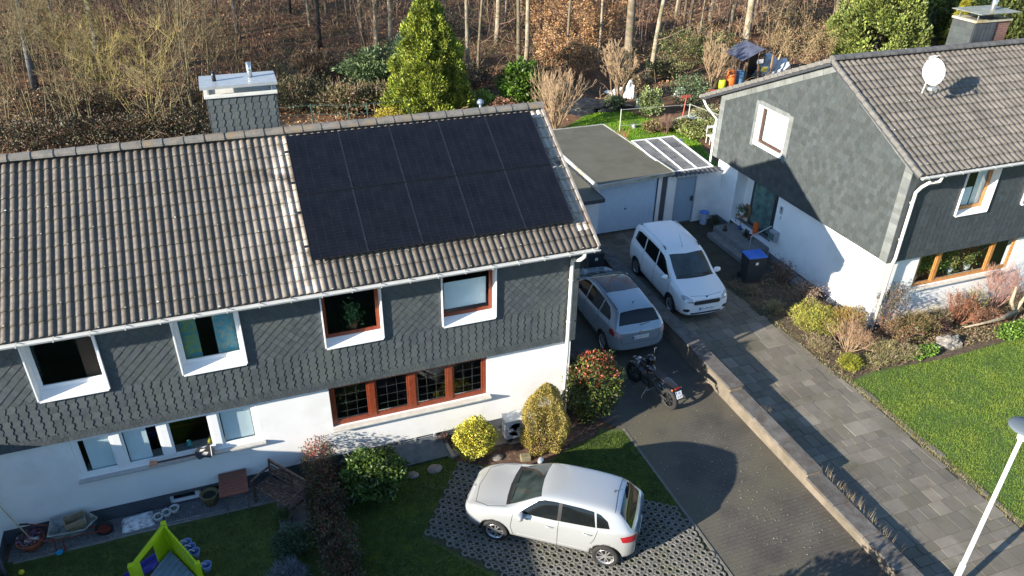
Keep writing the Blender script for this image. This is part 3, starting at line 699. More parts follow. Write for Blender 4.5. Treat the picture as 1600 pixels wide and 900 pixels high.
# gable slates with paler edge bands
Tx = Matrix(((0, 0, -1, GX), (1, 0, 0, 0), (0, 1, 0, 0), (0, 0, 0, 1)))
b = B()
for (a, c, lo, hi) in cut(FY, BY, 2.50, 4.95, [WB]): b.box(GX+.001, xw-.001, a, c, lo, hi)
b.prism([(FY, 4.951), (WB[0], 4.951), (WB[0], 5.29), (WB[1], 5.29), (WB[1], 4.951), (BY, 4.951), (AY, AZ-.12), (FY, FZ-.05)], GX+.001, xw-.001, Matrix(((0, 0, 1, 0), (1, 0, 0, 0), (0, 1, 0, 0), (0, 0, 0, 1))))
b.obj('cladding_board', m_slateback, HB)
reg = [(FY, 2.5), (BY, 2.5), (BY, BZ+.02), (AY, AZ-.04), (FY, FZ)]
slates('slate_cladding', HB, Tx, 'row', FY, BY, 2.5, 7.7, [WB], region=reg, mat=m_slateB, pw=.19, ph=.19, seed=21, lift=.014, tv=.20)
Tx2 = Matrix.Translation((-.016, 0, 0)) @ Tx
m_band = M('pale_slate_band', (.15, .162, .158), r=.65, var=.12, ns=5, attr='Col')
slates('edge_band', HB, Tx2, 'row', FY-.02, FY+.30, 2.5, 5.7, [], region=reg, mat=m_band, pw=.7, ph=.16, seed=22, lift=.006, tv=.22)
slates('edge_band', HB, Tx2, 'row', BY-.28, BY+.01, 2.5, 5.2, [], region=reg, mat=m_band, pw=.7, ph=.16, seed=23, lift=.006, tv=.15)
def band_along(p, q, wdt, seed):
    b = B(); R = random.Random(seed); p = Vector(p); q = Vector(q); d = q-p; L = d.length; d /= L; n = Vector((d.y, -d.x)) if True else None
    if n.y > 0: n = -n
    k = int(L/.3)
    for i in range(k):
        a = p+d*(L*i/k); c = p+d*(L*(i+1)/k-.008); t = R.uniform(.85, 1.2)
        poly = [a, c, c+n*wdt, a+n*wdt]
        b.mesh([Tx2 @ Vector((v.x, v.y, .012+.004*(i % 3))) for v in poly]+[Tx2 @ Vector((v.x, v.y, -.014)) for v in poly], [(0, 1, 2, 3), (0, 4, 5, 1), (1, 5, 6, 2), (2, 6, 7, 3), (3, 7, 4, 0)], (t, t, t))
    b.obj('verge_band', m_band, HB)
band_along((BY, BZ+.05), (AY, AZ-.02), .28, 3); band_along((FY+.02, FZ), (AY, AZ-.02), .2, 4)
slates('edge_band', HB, Tx2, 'row', WB[1], WB[1]+.2, WB[2]-.1, WB[3]+.12, [], mat=m_band, pw=.7, ph=.2, seed=25, lift=.005)
slates('edge_band', HB, Tx2, 'row', WB[0]-.22, WB[0], WB[2]-.1, WB[3]+.12, [], mat=m_band, pw=.7, ph=.2, seed=26, lift=.005)
slates('edge_band', HB, Tx2, 'row', WB[0], WB[1], WB[3]-.0, WB[3]+.16, [], mat=m_band, pw=.2, ph=.2, seed=27, lift=.005)
# gable window
b = B(); t = .03; y0, y1, z0, z1 = WB
b.box(GX-.06, GX+.26, y0, y0+t, z0, z1); b.box(GX-.06, GX+.26, y1-t, y1, z0, z1); b.box(GX-.06, GX+.26, y0+t, y1-t, z1-t, z1); b.box(GX-.07, GX+.26, y0+t, y1-t, z0, z0+.05)
b.obj('window_surround', m_upvc, HB, bevel=.004)
m_brown = M('dark_brown_frame', (.06, .03, .02), r=.4)
window(HB, y0+t, y1-t, z0+.05, z1-t, GX+.16, m_brown, axis='x', fw=.07, blinds=[(y0+.1, y1-.1, z0+.1, z1-.08, M('white_roller_blind', (.8, .8, .78), r=.8))])
# front slates
TF = Matrix(((1, 0, 0, 0), (0, 0, -1, FY), (0, 1, 0, 0), (0, 0, 0, 1)))
b = B()
for (a, c, lo, hi) in cut(GX+.02, XE, 2.5, 5.6, [UW, UW2]): b.box(a, c, FY+.001, FY+.099, lo, hi)
b.obj('cladding_board', m_slateback, HB)
slates('slate_cladding', HB, TF, 'dia', GX+.42, 24, 4.2, 5.55, [UW, UW2], mat=m_slateF, seed=31, lift=.008)
slates('slate_cladding', HB, TF, 'hex', GX+.42, 24, 2.72, 4.2, [UW, UW2], mat=m_slateF, seed=32, lift=.008, pw=.19, ph=.21)
slates('slate_cladding', HB, TF, 'row', GX+.42, 24, 2.5, 2.72, [], mat=m_slateF, seed=33, pw=.14, ph=.2, lift=.005)
slates('edge_band', HB, Matrix.Translation((0, -.002, 0)) @ TF, 'row', GX-.02, GX+.44, 2.5, 5.6, [], mat=m_slateF, seed=34, pw=.5, ph=.17, lift=.004)
for (a, c, lo, hi) in (UW, UW2):
    b = B(); b.box(a, a+t, FY-.07, FY+.25, lo, hi); b.box(c-t, c, FY-.07, FY+.25, lo, hi); b.box(a+t, c-t, FY-.07, FY+.25, hi-t, hi)
    b.mesh([(a+t, FY-.08, lo-.005), (c-t, FY-.08, lo-.005), (c-t, FY+.25, lo+.09), (a+t, FY+.25, lo+.09), (a+t, FY-.08, lo-.03), (c-t, FY-.08, lo-.03), (c-t, FY+.25, lo), (a+t, FY+.25, lo)], [(0, 1, 2, 3), (4, 5, 1, 0), (7, 6, 5, 4), (4, 0, 3, 7), (5, 6, 2, 1)])
    b.obj('window_surround', m_upvc, HB, bevel=.004)
    window(HB, a+t, c-t, lo+.075, hi-t, FY+.16, m_oak, fw=.07, blinds=[(a+.08, c-.55, lo+.15, lo+.75, m_blind), (c-.5, c-.12, lo+.1, hi, M('white_curtain', (.75, .75, .72), r=.8))])
a, c, lo, hi = BWB
window(HB, a, c, lo, hi, FY+.16, m_oak, fw=.085, depth=.08, mull=[(a+(c-a)*.21, .14), (a+(c-a)*.76, .14)])
window(HB, *BW2, FY+.16, m_oak, fw=.085, depth=.08)
b = B(); b.box(a-.05, c+.05, FY-.02, FY+.16, lo-.06, lo-.004); b.obj('window_sill', M('pale_sill', (.6, .57, .52), r=.6), HB, bevel=.008)
# plants standing in the oak window
for k in range(4):
    x = a+.35+k*.75; q = thing('potted_plant', ['leafy plant in a pale pot at the left end of the oak bay window', 'bushy yellow-flowered plant in a white pot inside the oak bay window', 'tall leafy plant in a round white pot inside the oak bay window', 'plant behind the right-hand pane of the oak bay window'][k], 'plant', (x, FY+.42, lo+.06), 0, 'plants inside the oak bay window')
    b = B(); b.lathe([(.07, 0), (.11, .17), (.10, .17), (.09, .14), (0, .14)], 14, Matrix.Translation((x, FY+.42, lo+.06))); b.obj('pot', M('white_ceramic', (.6, .6, .58), r=.3), q, smooth=True)
    RR = np.random.RandomState(k+40); n = 260; P = RR.normal(0, 1, (n, 3))*np.array([.17, .08, .17])+np.array([x, FY+.42, lo+.42]); D = RR.normal(0, 1, (n, 3)); D /= np.linalg.norm(D, axis=1)[:, None]; E_ = np.cross(D, RR.normal(0, 1, (n, 3))); E_ /= np.linalg.norm(E_, axis=1)[:, None]
    V = np.stack([P-D*.04, P+E_*.018, P+D*.04, P-E_*.018], 1); cc = np.array([(.10, .2, .04), (.3, .3, .05), (.08, .14, .03), (.35, .25, .05)])[RR.randint(0, 4, n)]
    fast_mesh('leaves', V, 4, M('leaf_attr', (1, 1, 1), r=.6, var=0, attr='Col'), q, cc)
m_floorplate = m_room
# roof
XV = 15.18; EYb, EZb = .27, 5.56; edF = Vector((0, EYb-AY, EZb-(AZ+.08))); LF = edF.length; edF.normalize(); nF = Vector((0, edF.z, -edF.y)); nF = nF if nF.z > 0 else -nF
rB = tile_roof('roof', HB, (XV, AY, AZ+.05), (1, 0, 0), edF, nF, XE-XV, LF, m_tileB, seed=8, course=.34, pitch=.215, amp=.034)
edR = Vector((0, 11.35-AY, 4.62-(AZ+.08))); LR = edR.length; edR.normalize(); nR = Vector((0, -edR.z, edR.y)); nR = nR if nR.z > 0 else -nR
tile_roof('rear_roof_slope', HB, (XE, AY, AZ+.05), (-1, 0, 0), edR, nR, XE-XV, LR, m_tileB, seed=9, course=.34)
b = B()
for e, n_, L_ in ((edF, nF, LF), (edR, nR, LR)):
    p0 = Vector((XV, AY, AZ+.02)); q = p0+e*(L_-.02); v = [p0, p0+Vector((XE-XV, 0, 0)), q+Vector((XE-XV, 0, 0)), q]; v2 = [t_-n_*.10 for t_ in v]
    b.mesh(v+v2, [(0, 1, 2, 3), (7, 6, 5, 4), (0, 4, 5, 1), (1, 5, 6, 2), (2, 6, 7, 3), (3, 7, 4, 0)])
b.obj('roof_deck', m_anth, rB)
ridge('ridge_tiles', HB, (XV-.02, AY, AZ+.12), (XE, AY, AZ+.12), m_ridgeB, 60, r=.125)
b = B()
for e, L_, n_ in ((edF, LF, 13), (edR, LR, 20)):
    for k in range(n_):
        p = Vector((XV-.01, AY, AZ+.06))+e*(L_*k/n_); q = Vector((XV-.01, AY, AZ+.09))+e*(L_*(k+1)/n_+.02); b.bar(p, q, .06, .13)
b.obj('verge_tiles', M('verge_grey', (.14, .135, .125), r=.75, var=.25, ns=7), HB)
gutter(HB, XV+.0, XE, EYb-.06, EZb-.05); gutter(HB, XV, XE, 11.42, 4.60)
b = B(); px_ = at(1468, 275, 1, .3).x
b.tube([(px_, EYb-.06, 5.45), (px_, EYb-.04, 5.32), (px_-.12, .45, 5.2), (15.75, .62, 5.0), (15.60, .63, 4.85), (15.58, .63, 2.7), (15.58, .68, 2.45), (15.58, .70, .05)], .05, 12)
for z in (4.5, 3.3, 1.5): b.tube([(15.58, .64 if z > 2.5 else .69, z), (15.58, .64 if z > 2.5 else .69, z+.04)], .064, 12)
b.obj('downpipe', m_pipe, HB, smooth=True)
b = B(); b.tube([(XV+.15, 11.42, 4.52), (XV+.25, 11.2, 4.2), (GX-.06, 10.3, 4.0), (GX-.06, 10.3, .1)], .045, 10); b.obj('downpipe', m_upvc, HB, smooth=True)
# chimney of house B
cx0, cx1, cy0, cy1 = 21.35, 22.9, 5.15, 6.05; cz = 8.33
b = B(); b.box(cx0, cx1, cy0, cy1, 6.0, cz)
chB = b.obj('chimney', brickmat('red_brick', (.22, .075, .05), (.16, .055, .04), (.16, .14, .13), 1.0, .24, .075, rot=(PI/2, 0, 0), mortar=.012), HB)
b = B(); b.box(cx0-.03, cx0+.88, cy0-.03, cy1+.03, 6.4, cz-.03); cb = b.obj('slate_jacket', m_slateback, chB)
slates('slate_cladding', chB, Matrix(((1, 0, 0, 0), (0, 0, -1, cy0-.03), (0, 1, 0, 0), (0, 0, 0, 1))), 'hex', cx0-.03, cx0+.88, 7.0, cz-.03, [], mat=m_slateF, seed=41, pw=.17, ph=.2)
slates('slate_cladding', chB, Matrix(((0, 0, -1, cx0-.03), (1, 0, 0, 0), (0, 1, 0, 0), (0, 0, 0, 1))), 'row', cy0, cy1, 6.4, cz-.03, [], mat=m_slateB, seed=42, pw=.32, ph=.2, lift=.003)
b = B()
for q in ((cx0-.06, cx1+.03, cy0-.06, cy0+.08), (cx0-.06, cx1+.03, cy1-.08, cy1+.06), (cx0-.06, cx0+.1, cy0+.08, cy1-.08), (cx1-.1, cx1+.03, cy0+.08, cy1-.08)): b.box(*q, cz, cz+.06)
b.obj('chimney_rim', M('mossy_rim', (.45, .43, .33), r=.8, var=.2, dirt=(.3, .22, .06), dns=3), chB)
b = B(); b.box(cx0-.12, cx1+.14, cy0-.22, cy1+.1, cz+.29, cz+.31)
for X in (cx0+.1, cx1-.15):
    for Y in (cy0+.05, cy1-.1): b.box(X, X+.03, Y, Y+.03, cz+.06, cz+.29)
b.obj('chimney_cover', M('old_zinc', (.22, .23, .21), r=.6, var=.3, ns=5, dirt=(.20, .18, .06), dns=4), chB); b = B(); b.tube([(22.35, 5.5, cz+.0), (22.35, 5.5, cz+.9)], .09, 14); b.obj('steel_flue', m_steel, chB, smooth=True)
# satellite dish: top-level, stands on the roof
dc = at(1459, 112, 1, 2.55)
sd = thing('satellite_dish', 'white satellite dish on a bracket in the middle of the right house roof', 'satellite dish', (dc.x, dc.y+.1, dc.z-.45))
dn = Vector((-.30, -.93, .42)).normalized(); a_ = dn.cross(Vector((0, 0, 1))).normalized(); u_ = a_.cross(dn)
Md = Matrix(((a_.x, u_.x, dn.x, dc.x), (a_.y, u_.y, dn.y, dc.y), (a_.z, u_.z, dn.z, dc.z), (0, 0, 0, 1)))
b = B(); b.lathe([(0, -.055), (.12, -.048), (.24, -.026), (.33, .005), (.345, .012), (.345, .002), (.24, -.04), (0, -.07)], 32, Md @ Matrix.Diagonal((1, 1.15, 1, 1)), cap=False); b.obj('reflector', m_upvc, sd, smooth=True)
b = B(); f0 = Md @ Vector((0, -.38, .0)); f1 = Md @ Vector((0, -.22, .42)); b.tube([f0, Md @ Vector((0, -.44, .12)), f1], .012, 6); b.tube([f1, Md @ Vector((0, -.10, .30))], .03, 8); b.obj('feed_arm', m_zincm, sd)
b = B(); b.tube([Md @ Vector((0, 0, -.07)), Md @ Vector((0, -.05, -.2)), (dc.x, dc.y+.2, dc.z-.7)], .025, 8); b.box(dc.x-.1, dc.x+.1, dc.y-.2, dc.y-.05, dc.z-.52, dc.z-.44); b.obj('bracket', m_zincm, sd)
# roof antenna
ac = at(1457, 92, 1, 4.0); an = thing('roof_antenna', 'small whitish television aerial with short rods behind the satellite dish', 'antenna', (ac.x, ac.y, ac.z-.4))
b = B(); b.tube([(ac.x+.05, ac.y, ac.z-.35), (ac.x+.05, ac.y, ac.z+.02)], .013, 6); b.obj('mast', m_upvc, an)
b = B(); b.tube([(ac.x-.15, ac.y-.2, ac.z+.16), (ac.x+.18, ac.y+.25, ac.z-.06)], .010, 6)
for k in range(4):
    t_ = k/3; c_ = Vector((ac.x-.13, ac.y-.18, ac.z+.15)).lerp(Vector((ac.x+.15, ac.y+.2, ac.z-.04)), t_); b.tube([c_+Vector((-.16+.02*k, .02, 0)), c_+Vector((.16-.02*k, -.02, 0))], .008, 6)
b.obj('rods', m_upvc, an)
# entrance recess, glazed door, steps
y0, y1, z0, z1 = DB
b = B(); dpt = .48
b.box(xw+.281, xw+dpt, y1, y1+.02, z0, z1); b.box(xw+.281, xw+dpt, y0-.02, y0, z0, z1); b.box(xw+.281, xw+dpt, y0, y1, z1, z1+.02)
b.obj('entrance_reveal', m_white, HB)
b = B()
ys_ = [y0, y0+.09, y0+.62, y0+.74, y0+1.62, y0+1.72, y1]
b.box(xw+dpt, xw+dpt+.08, y0, y0+.09, z0, z1); b.box(xw+dpt, xw+dpt+.08, y0+.66, y0+.78, z0, z1); b.box(xw+dpt, xw+dpt+.08, y1-.55, y1-.45, z0, z1); b.box(xw+dpt, xw+dpt+.08, y0, y1-.45, z1-.09, z1-.001); b.box(xw+dpt, xw+dpt+.08, y0, y1-.45, z0+.001, z0+.1)
df = b.obj('door_frame', m_anth, HB)
b = B(); b.box(xw+dpt+.02, xw+dpt+.04, y0+.09, y0+.66, z0+.1, z1-.09); b.obj('door_leaf', m_anth, df)
b = B(); b.box(xw+dpt+.02, xw+dpt+.03, y0+.78, y1-.55, z0+.1, z1-.09); b.obj('pane', M('green_obscured_glass', (.10, .17, .15), r=.15, var=.5, ns=2.5), df)
b = B(); b.tube([(xw+dpt-.05, y0+.72, z0+.5), (xw+dpt-.05, y0+.72, z0+1.6)], .014, 8); b.obj('door_handle', m_steel, df)
b = B(); b.box(xw+dpt, xw+dpt+.06, y1-.45, y1, z0, z1); b.obj('side_panel', m_white, HB)
st_m = M('concrete_step', (.17, .17, .165), r=.85, var=.2, ns=4, bump=.3)
es = thing('entrance_steps', 'two grey concrete steps below the recessed entrance of the right house', 'steps', (14.9, 7, 0))
b = B(); b.box(14.55, xw+.0, 6.05, 8.35, .002, .36); b.box(xw, xw+dpt+.02, y0+.001, y1-.001, .15, z0-.002); b.obj('landing', st_m, es, bevel=.01)
b = B(); b.box(14.2, 14.549, 5.85, 8.2, .002, .18); b.obj('step', st_m, es, bevel=.01)
# mail box, house number and intercom
mb = thing('mailbox', 'grey metal mailbox on the white gable wall beside the entrance', 'mailbox', (xw-.1, 5.88, .75))
b = B(); b.box(xw-.2, xw-.002, 5.66, 6.02, .80, 1.18); b.obj('body', M('mailbox_grey', (.30, .32, .33), r=.4), mb, bevel=.01)
b = B(); b.box(xw-.215, xw-.2, 5.70, 5.98, .86, 1.10); b.obj('flap', M('mailbox_glass', (.10, .16, .16), r=.15), mb)
ic = thing('intercom', 'small white intercom plate high beside the entrance', 'intercom', (xw-.02, 5.80, 2.0)); b = B(); b.box(xw-.03, xw-.002, 5.74, 5.88, 1.88, 2.16); b.obj('plate', m_zincm, ic, bevel=.005)
b = B(); b.box(xw-.036, xw-.03, 5.78, 5.84, 2.05, 2.12); b.obj('lens', m_anth, ic)
def mtext(txt, name, mat, parent, origin, right, up, size):
    r_ = Vector(right).normalized(); u2 = Vector(up).normalized(); n_ = r_.cross(u2)
    Mx = Matrix(((r_.x, u2.x, n_.x, origin[0]), (r_.y, u2.y, n_.y, origin[1]), (r_.z, u2.z, n_.z, origin[2]), (0, 0, 0, 1)))
    if parent is not None: Mx = ORG[rootof(parent).name].inverted() @ Mx
    return text(txt, name, mat, parent, Mx, size)
nn = mtext('5', 'house_number', m_anth, None, (xw-.006, 5.78, 1.72), (0, -1, 0), (0, 0, 1), .16); tag(nn, 'dark house number on the white wall below the intercom', 'house number')
hr = thing('handrail', 'thin pale metal handrail beside the entrance steps', 'handrail', (15.0, 6.1, .36)); b = B()
b.tube([(14.62, 6.1, .36), (14.62, 6.1, .95), (15.45, 6.1, 1.25)], .02, 8); b.obj('rail', m_zincm, hr)
# ================================================================== GARAGES
GA = thing('garage', 'flat-roofed garage with a wide white ribbed door between the houses', 'garage', (11.5, 12.5, 0))
gx0, gx1, gy0, gy1 = 9.95, 13.0, 9.62, 15.3; gzr = 2.34
b = B(); b.box(gx0, gx0+.17, gy0+.05, gy1, 0, gzr-.1); b.box(12.62, 12.80, gy0+.02, gy1, 0, gzr-.1); b.box(gx0+.17, 12.62, gy1-.15, gy1, 0, gzr-.1); b.box(gx0+.17, 12.62, gy0+.12, gy0+.2, 2.12, gzr-.1)
b.obj('wall', m_white, GA)
b = B(); n_ = 40; xa, xb = gx0+.17, 12.62
for k in range(n_):
    x = xa+(xb-xa)*k/n_; w_ = (xb-xa)/n_; b.box(x, x+w_*.62, gy0+.08, gy0+.12, .05, 2.12); b.box(x+w_*.62, x+w_, gy0+.095, gy0+.12, .05, 2.12)
gd = b.obj('garage_door', M('door_paint', (.58, .70, .82), r=.5, var=.04), GA)
b = B(); b.lathe([(.035, 0), (.035, .03), (.02, .05), (0, .05)], 12, Matrix.Translation((11.3, gy0+.08, .98)) @ Matrix.Rotation(PI/2, 4, 'X')); b.obj('handle', m_anth, gd)
b = B(); b.box(xa-.05, xa, gy0+.04, gy0+.12, 0, 2.2); b.box(xb, xb+.05, gy0-.0, gy0+.12, 0, 2.2); b.obj('door_frame', m_upvc, GA)
m_felt = M('roofing_felt', (.095, .092, .068), r=.9, var=.15, ns=1.5, bump=.4, bs=60, dirt=(.11, .108, .085), dns=1.2)
b = B(); poly = [(9.80, 9.2), (13.22, 9.52), (13.05, 15.45), (9.80, 15.45)]; b.prism(poly, gzr-.1, gzr); b.obj('roof', m_felt, GA)
b = B()
for p, q in zip(poly, poly[1:]+poly[:1]): b.bar((*p, gzr-.05), (*q, gzr-.05), .06, .14)
b.obj('roof_edge', M('edge_metal', (.42, .42, .38), r=.5, var=.12, dirt=(.2, .18, .12)), GA)
b = B(); b.box(12.80, 13.02, gy0+.02, gy0+.12, 0, 2.2); b.obj('dark_post', M('dark_violet_grey', (.09, .085, .10), r=.7), GA)
# lean-to between garage and house B
LT = thing('lean_to_shed', 'narrow lean-to with pale blue door and three clear roof panels beside the garage', 'shed', (14.2, 11, 0))
b = B(); dy = gy0-.02
for (a, c, lo, hi) in cut(13.03, xw+.1, 0, 2.12, [(13.42, 14.35, 0, 2.02)]): b.box(a, c, dy, dy+.15, lo, hi)
b.obj('wall', m_white, LT); b = B(); b.box(13.03, xw, 12.7, 12.85, 0, 2.3); b.obj('rear_wall', m_white, LT)
b = B(); n_ = 14
for k in range(n_):
    x = 13.46+.84*k/n_; b.box(x, x+.84/n_*.7, dy+.03, dy+.06, .06, 1.98); b.box(x+.84/n_*.7, x+.84/n_, dy+.04, dy+.06, .06, 1.98)
d_ = b.obj('door', M('pale_blue_door', (.34, .44, .54), r=.45, var=.04), LT)
b = B(); b.box(14.18, 14.26, dy-.03, dy+.03, .95, 1.15); b.tube([(14.22, dy-.05, 1.07), (14.08, dy-.05, 1.07)], .014, 8); b.obj('handle', m_anth, d_)
b = B(); b.box(13.42, 13.46, dy-.01, dy+.08, 0, 2.02); b.box(14.30, 14.35, dy-.01, dy+.08, 0, 2.02); b.box(13.46, 14.30, dy-.01, dy+.08, 1.98, 2.02); b.obj('door_frame', m_zincm, LT)
m_clear = M('cloudy_roof_sheet', (.17, .165, .15), r=.25, var=.25, ns=2, dirt=(.06, .055, .045), dns=1.6)
xs_ = [13.12, 13.75, 14.4, 15.1]
b = B()
for a, c in zip(xs_, xs_[1:]): b.mesh([(a+.02, 9.75, 2.24), (c-.02, 9.75, 2.24), (c-.02, 12.85, 2.44), (a+.02, 12.85, 2.44)], [(0, 1, 2, 3)])
rf = b.obj('roof', m_clear, LT)
b = B()
for x in xs_: b.bar((x, 9.75, 2.255), (x, 12.85, 2.455), .05, .04)
b.bar((13.1, 9.75, 2.25), (15.12, 9.75, 2.25), .05, .05); b.bar((13.1, 12.85, 2.45), (15.12, 12.85, 2.45), .05, .05); b.obj('glazing_bars', m_upvc, rf)
b = B(); nx = 80; v = []
for r_ in range(3):
    for i in range(nx+1):
        x = 13.15+2.2*i/nx; v.append((x, 9.44+.16*r_, 2.16+.035*r_+.028*math.sin(i/nx*2*PI*11)))
b.mesh(v, [(r_*(nx+1)+i, r_*(nx+1)+i+1, (r_+1)*(nx+1)+i+1, (r_+1)*(nx+1)+i) for r_ in range(2) for i in range(nx)]); b.obj('corrugated_apron', M('dark_corrugated', (.05, .055, .065), r=.6), LT, smooth=True)
# low garage of the left house
G2 = thing('garage', 'lower dark flat-roofed garage half hidden behind the left house gable', 'garage', (7.5, 12, 0))
b = B(); b.box(9.50, 9.72, 8.85, 14.0, 0, 2.0); b.box(5.6, 5.8, 8.85, 14, 0, 2.0); b.box(5.8, 6.3, 8.85, 9.0, 0, 2.0); b.box(9.0, 9.5, 8.85, 9.0, 0, 2.0); b.obj('wall', m_white, G2)
b = B()
for k in range(30): b.box(6.3+2.7*k/30, 6.3+2.7*(k+.65)/30, 8.92, 8.95, 0, 1.95); b.box(6.3+2.7*(k+.65)/30, 6.3+2.7*(k+1)/30, 8.93, 8.96, 0, 1.95)
b.obj('garage_door', m_anth, G2)
b = B(); b.box(5.4, 9.72, 8.55, 14.1, 2.0, 2.1); b.obj('roof', m_felt, G2); b = B(); b.box(5.4, 9.74, 8.49, 8.548, 1.98, 2.13); b.box(9.722, 9.76, 8.5, 14.1, 1.98, 2.13); b.obj('roof_edge', m_anth, G2)
# ================================================================== VEHICLES
m_tyre = M('tyre_rubber', (.018, .018, .018), r=.85, var=.3, ns=20)
m_alloy = M('alloy_rim', (.50, .50, .50), r=.3, metal=.7, var=.08)
m_alloyd = M('rim_gap', (.02, .02, .02), r=.6)
m_cglass = M('car_glass', (.008, .010, .011), r=.03, var=.1, spec=.45)
m_cglassg = M('car_windscreen', (.030, .042, .040), r=.03, var=.6, ns=2.0, spec=.9)
m_blackp = M('black_plastic', (.018, .018, .019), r=.5)
m_gap = M('panel_gap', (.012, .012, .012), r=.8)
m_lampc = M('clear_lamp', (.45, .47, .48), r=.08, var=.4, ns=25, spec=.9, metal=.3)
m_lampr = M('red_lamp', (.30, .012, .02), r=.1, var=.25, ns=18, spec=.8)
m_platew = M('plate_white', (.75, .75, .75), r=.4); m_plateb = M('plate_blue', (.02, .08, .35), r=.4); m_ink = M('plate_ink', (.02, .02, .02), r=.5)
def interp(tab, x):
    if x <= tab[0][0]: return tab[0][1]
    for (a, va), (b_, vb) in zip(tab, tab[1:]):
        if x <= b_: t = (x-a)/(b_-a); return va+(vb-va)*t
    return tab[-1][1]
class Car:
    """x runs from the nose (0) to the tail (L); y to the car's left side is -y here; z up"""
    def __init__(s, name, label, cat, loc, heading, L, W, spec, paint, wb0, wb1, wr, group=None):
        # Empty at the middle of the car on the ground; local +x points to the TAIL
        s.root = thing(name, label, cat, loc, heading, group); s.L = L; s.W = W; s.paint = paint; s.off = L/2
        xs = spec['x']; rows = []
        for x in xs:
            w_ = interp(spec['w'], x)*W/2; zb = interp(spec['bot'], x); be = interp(spec['belt'], x); tp = interp(spec['top'], x); wt = interp(spec['wt'], x)*W/2
            mid = zb+(be-zb)*.5; cab = max(0, min(1, (tp-be-.08)/.25))
            pts = [(0, zb), (w_*.72, zb), (w_*.93, zb+.05), (w_*.985, zb+.16), (w_, mid), (w_*.992, mid+(be-mid)*.55), (w_*.965, be-.03)]
            g0 = (w_*.925, be+.012)
            pts.append(g0)
            for t in (.3, .62, .9):
                yy = g0[0]+(wt-g0[0])*(t**1.15); zz = g0[1]+(tp-.045*cab-g0[1])*(t if cab > .3 else t**.6); pts.append((yy, zz))
            pts += [(wt*.93 if cab > .3 else wt*.8, tp-.012), (wt*.55, tp), (0, tp+.012)]
            rows.append([(x-s.off, y, z) for y, z in pts])
        n = len(rows[0]); V = []; F = []
        for r in rows: V += r+[(p[0], -p[1], p[2]) for p in r[1:-1]]
        m_ = n+n-2
        def ix(r, k, side):
            if side == 0 or k == 0 or k == n-1: return r*m_+k
            return r*m_+n+k-1
        for r in range(len(rows)-1):
            for k in range(n-1):
                F.append((ix(r, k, 0), ix(r+1, k, 0), ix(r+1, k+1, 0), ix(r, k+1, 0))); F.append((ix(r, k+1, 1), ix(r+1, k+1, 1), ix(r+1, k, 1), ix(r, k, 1)))
        for r, fl in ((0, False), (len(rows)-1, True)):
            for k in range(n-1):
                q = [ix(r, k, 0), ix(r, k+1, 0), ix(r, k+1, 1), ix(r, k, 1)]
                q2 = [];
                for i in q:
                    if i not in q2: q2.append(i)
                F.append(tuple(q2[::-1]) if fl else tuple(q2))
        me = bpy.data.meshes.new('body'); me.from_pydata(V, [], F); bm = bmesh.new(); bm.from_mesh(me); bmesh.ops.recalc_face_normals(bm, faces=bm.faces); bm.to_mesh(me); bm.free()
        t = bpy.data.objects.new('tmp', me); COL.objects.link(t); md = t.modifiers.new('s', 'SUBSURF'); md.levels = md.render_levels = 2
        dg = bpy.context.evaluated_depsgraph_get(); me1 = bpy.data.meshes.new_from_object(t.evaluated_get(dg)); bpy.data.objects.remove(t)
        bm = bmesh.new(); bm.from_mesh(me1); s.bvh = BVHTree.FromBMesh(bm); bm.free()
        # wheel arches cut by booleans
        t = bpy.data.objects.new('tmp', me1); COL.objects.link(t); cutters = []
        for wx in (wb0, wb1):
            b = B()
            for sd in (-1, 1): b.lathe([(wr+.055, 0), (wr+.055, .32)], 28, Matrix.Translation((wx-s.off, sd*(W/2+.03)-(0 if sd < 0 else .32), wr+.01)) @ Matrix.Rotation(-PI/2, 4, 'X') @ Matrix.Scale(1, 4))
            c = b.obj('cut', m_blackp); bm = bmesh.new(); bm.from_mesh(c.data); bmesh.ops.recalc_face_normals(bm, faces=bm.faces); bm.to_mesh(c.data); bm.free()
            cutters.append(c); md = t.modifiers.new('b', 'BOOLEAN'); md.object = c; md.operation = 'DIFFERENCE'; md.solver = 'EXACT'
        dg = bpy.context.evaluated_depsgraph_get(); dg.update(); me2 = bpy.data.meshes.new_from_object(t.evaluated_get(dg)); bpy.data.objects.remove(t)
        for c in cutters: bpy.data.objects.remove(c)
        me2.materials.clear(); me2.materials.append(paint); me2.materials.append(m_blackp)
        for p in me2.polygons:
            c = p.center; ins = False
            for wx in (wb0, wb1):
                d = math.hypot(c.x-(wx-s.off), c.z-wr-.01)
                if d < wr+.05 and abs(c.y) < W/2-.03 or (abs(d-(wr+.055)) < .006 and abs(c.y) < W/2-.0 and abs(p.normal.y) < .3 and c.z < wr*2+.1 and abs(c.y) > W/2-.32 and c.z > .0): ins = True
            p.material_index = 1 if ins or (p.normal.z < -.8 and c.z < .4) else 0; p.use_smooth = True
        me2.name = 'body'; s.body = link('body', me2, s.root)
        md = s.body.modifiers.new('wn', 'WEIGHTED_NORMAL') if False else None
        for wx in (wb0, wb1):
            for sd in (-1, 1): s.wheel(wx-s.off, sd, wr)
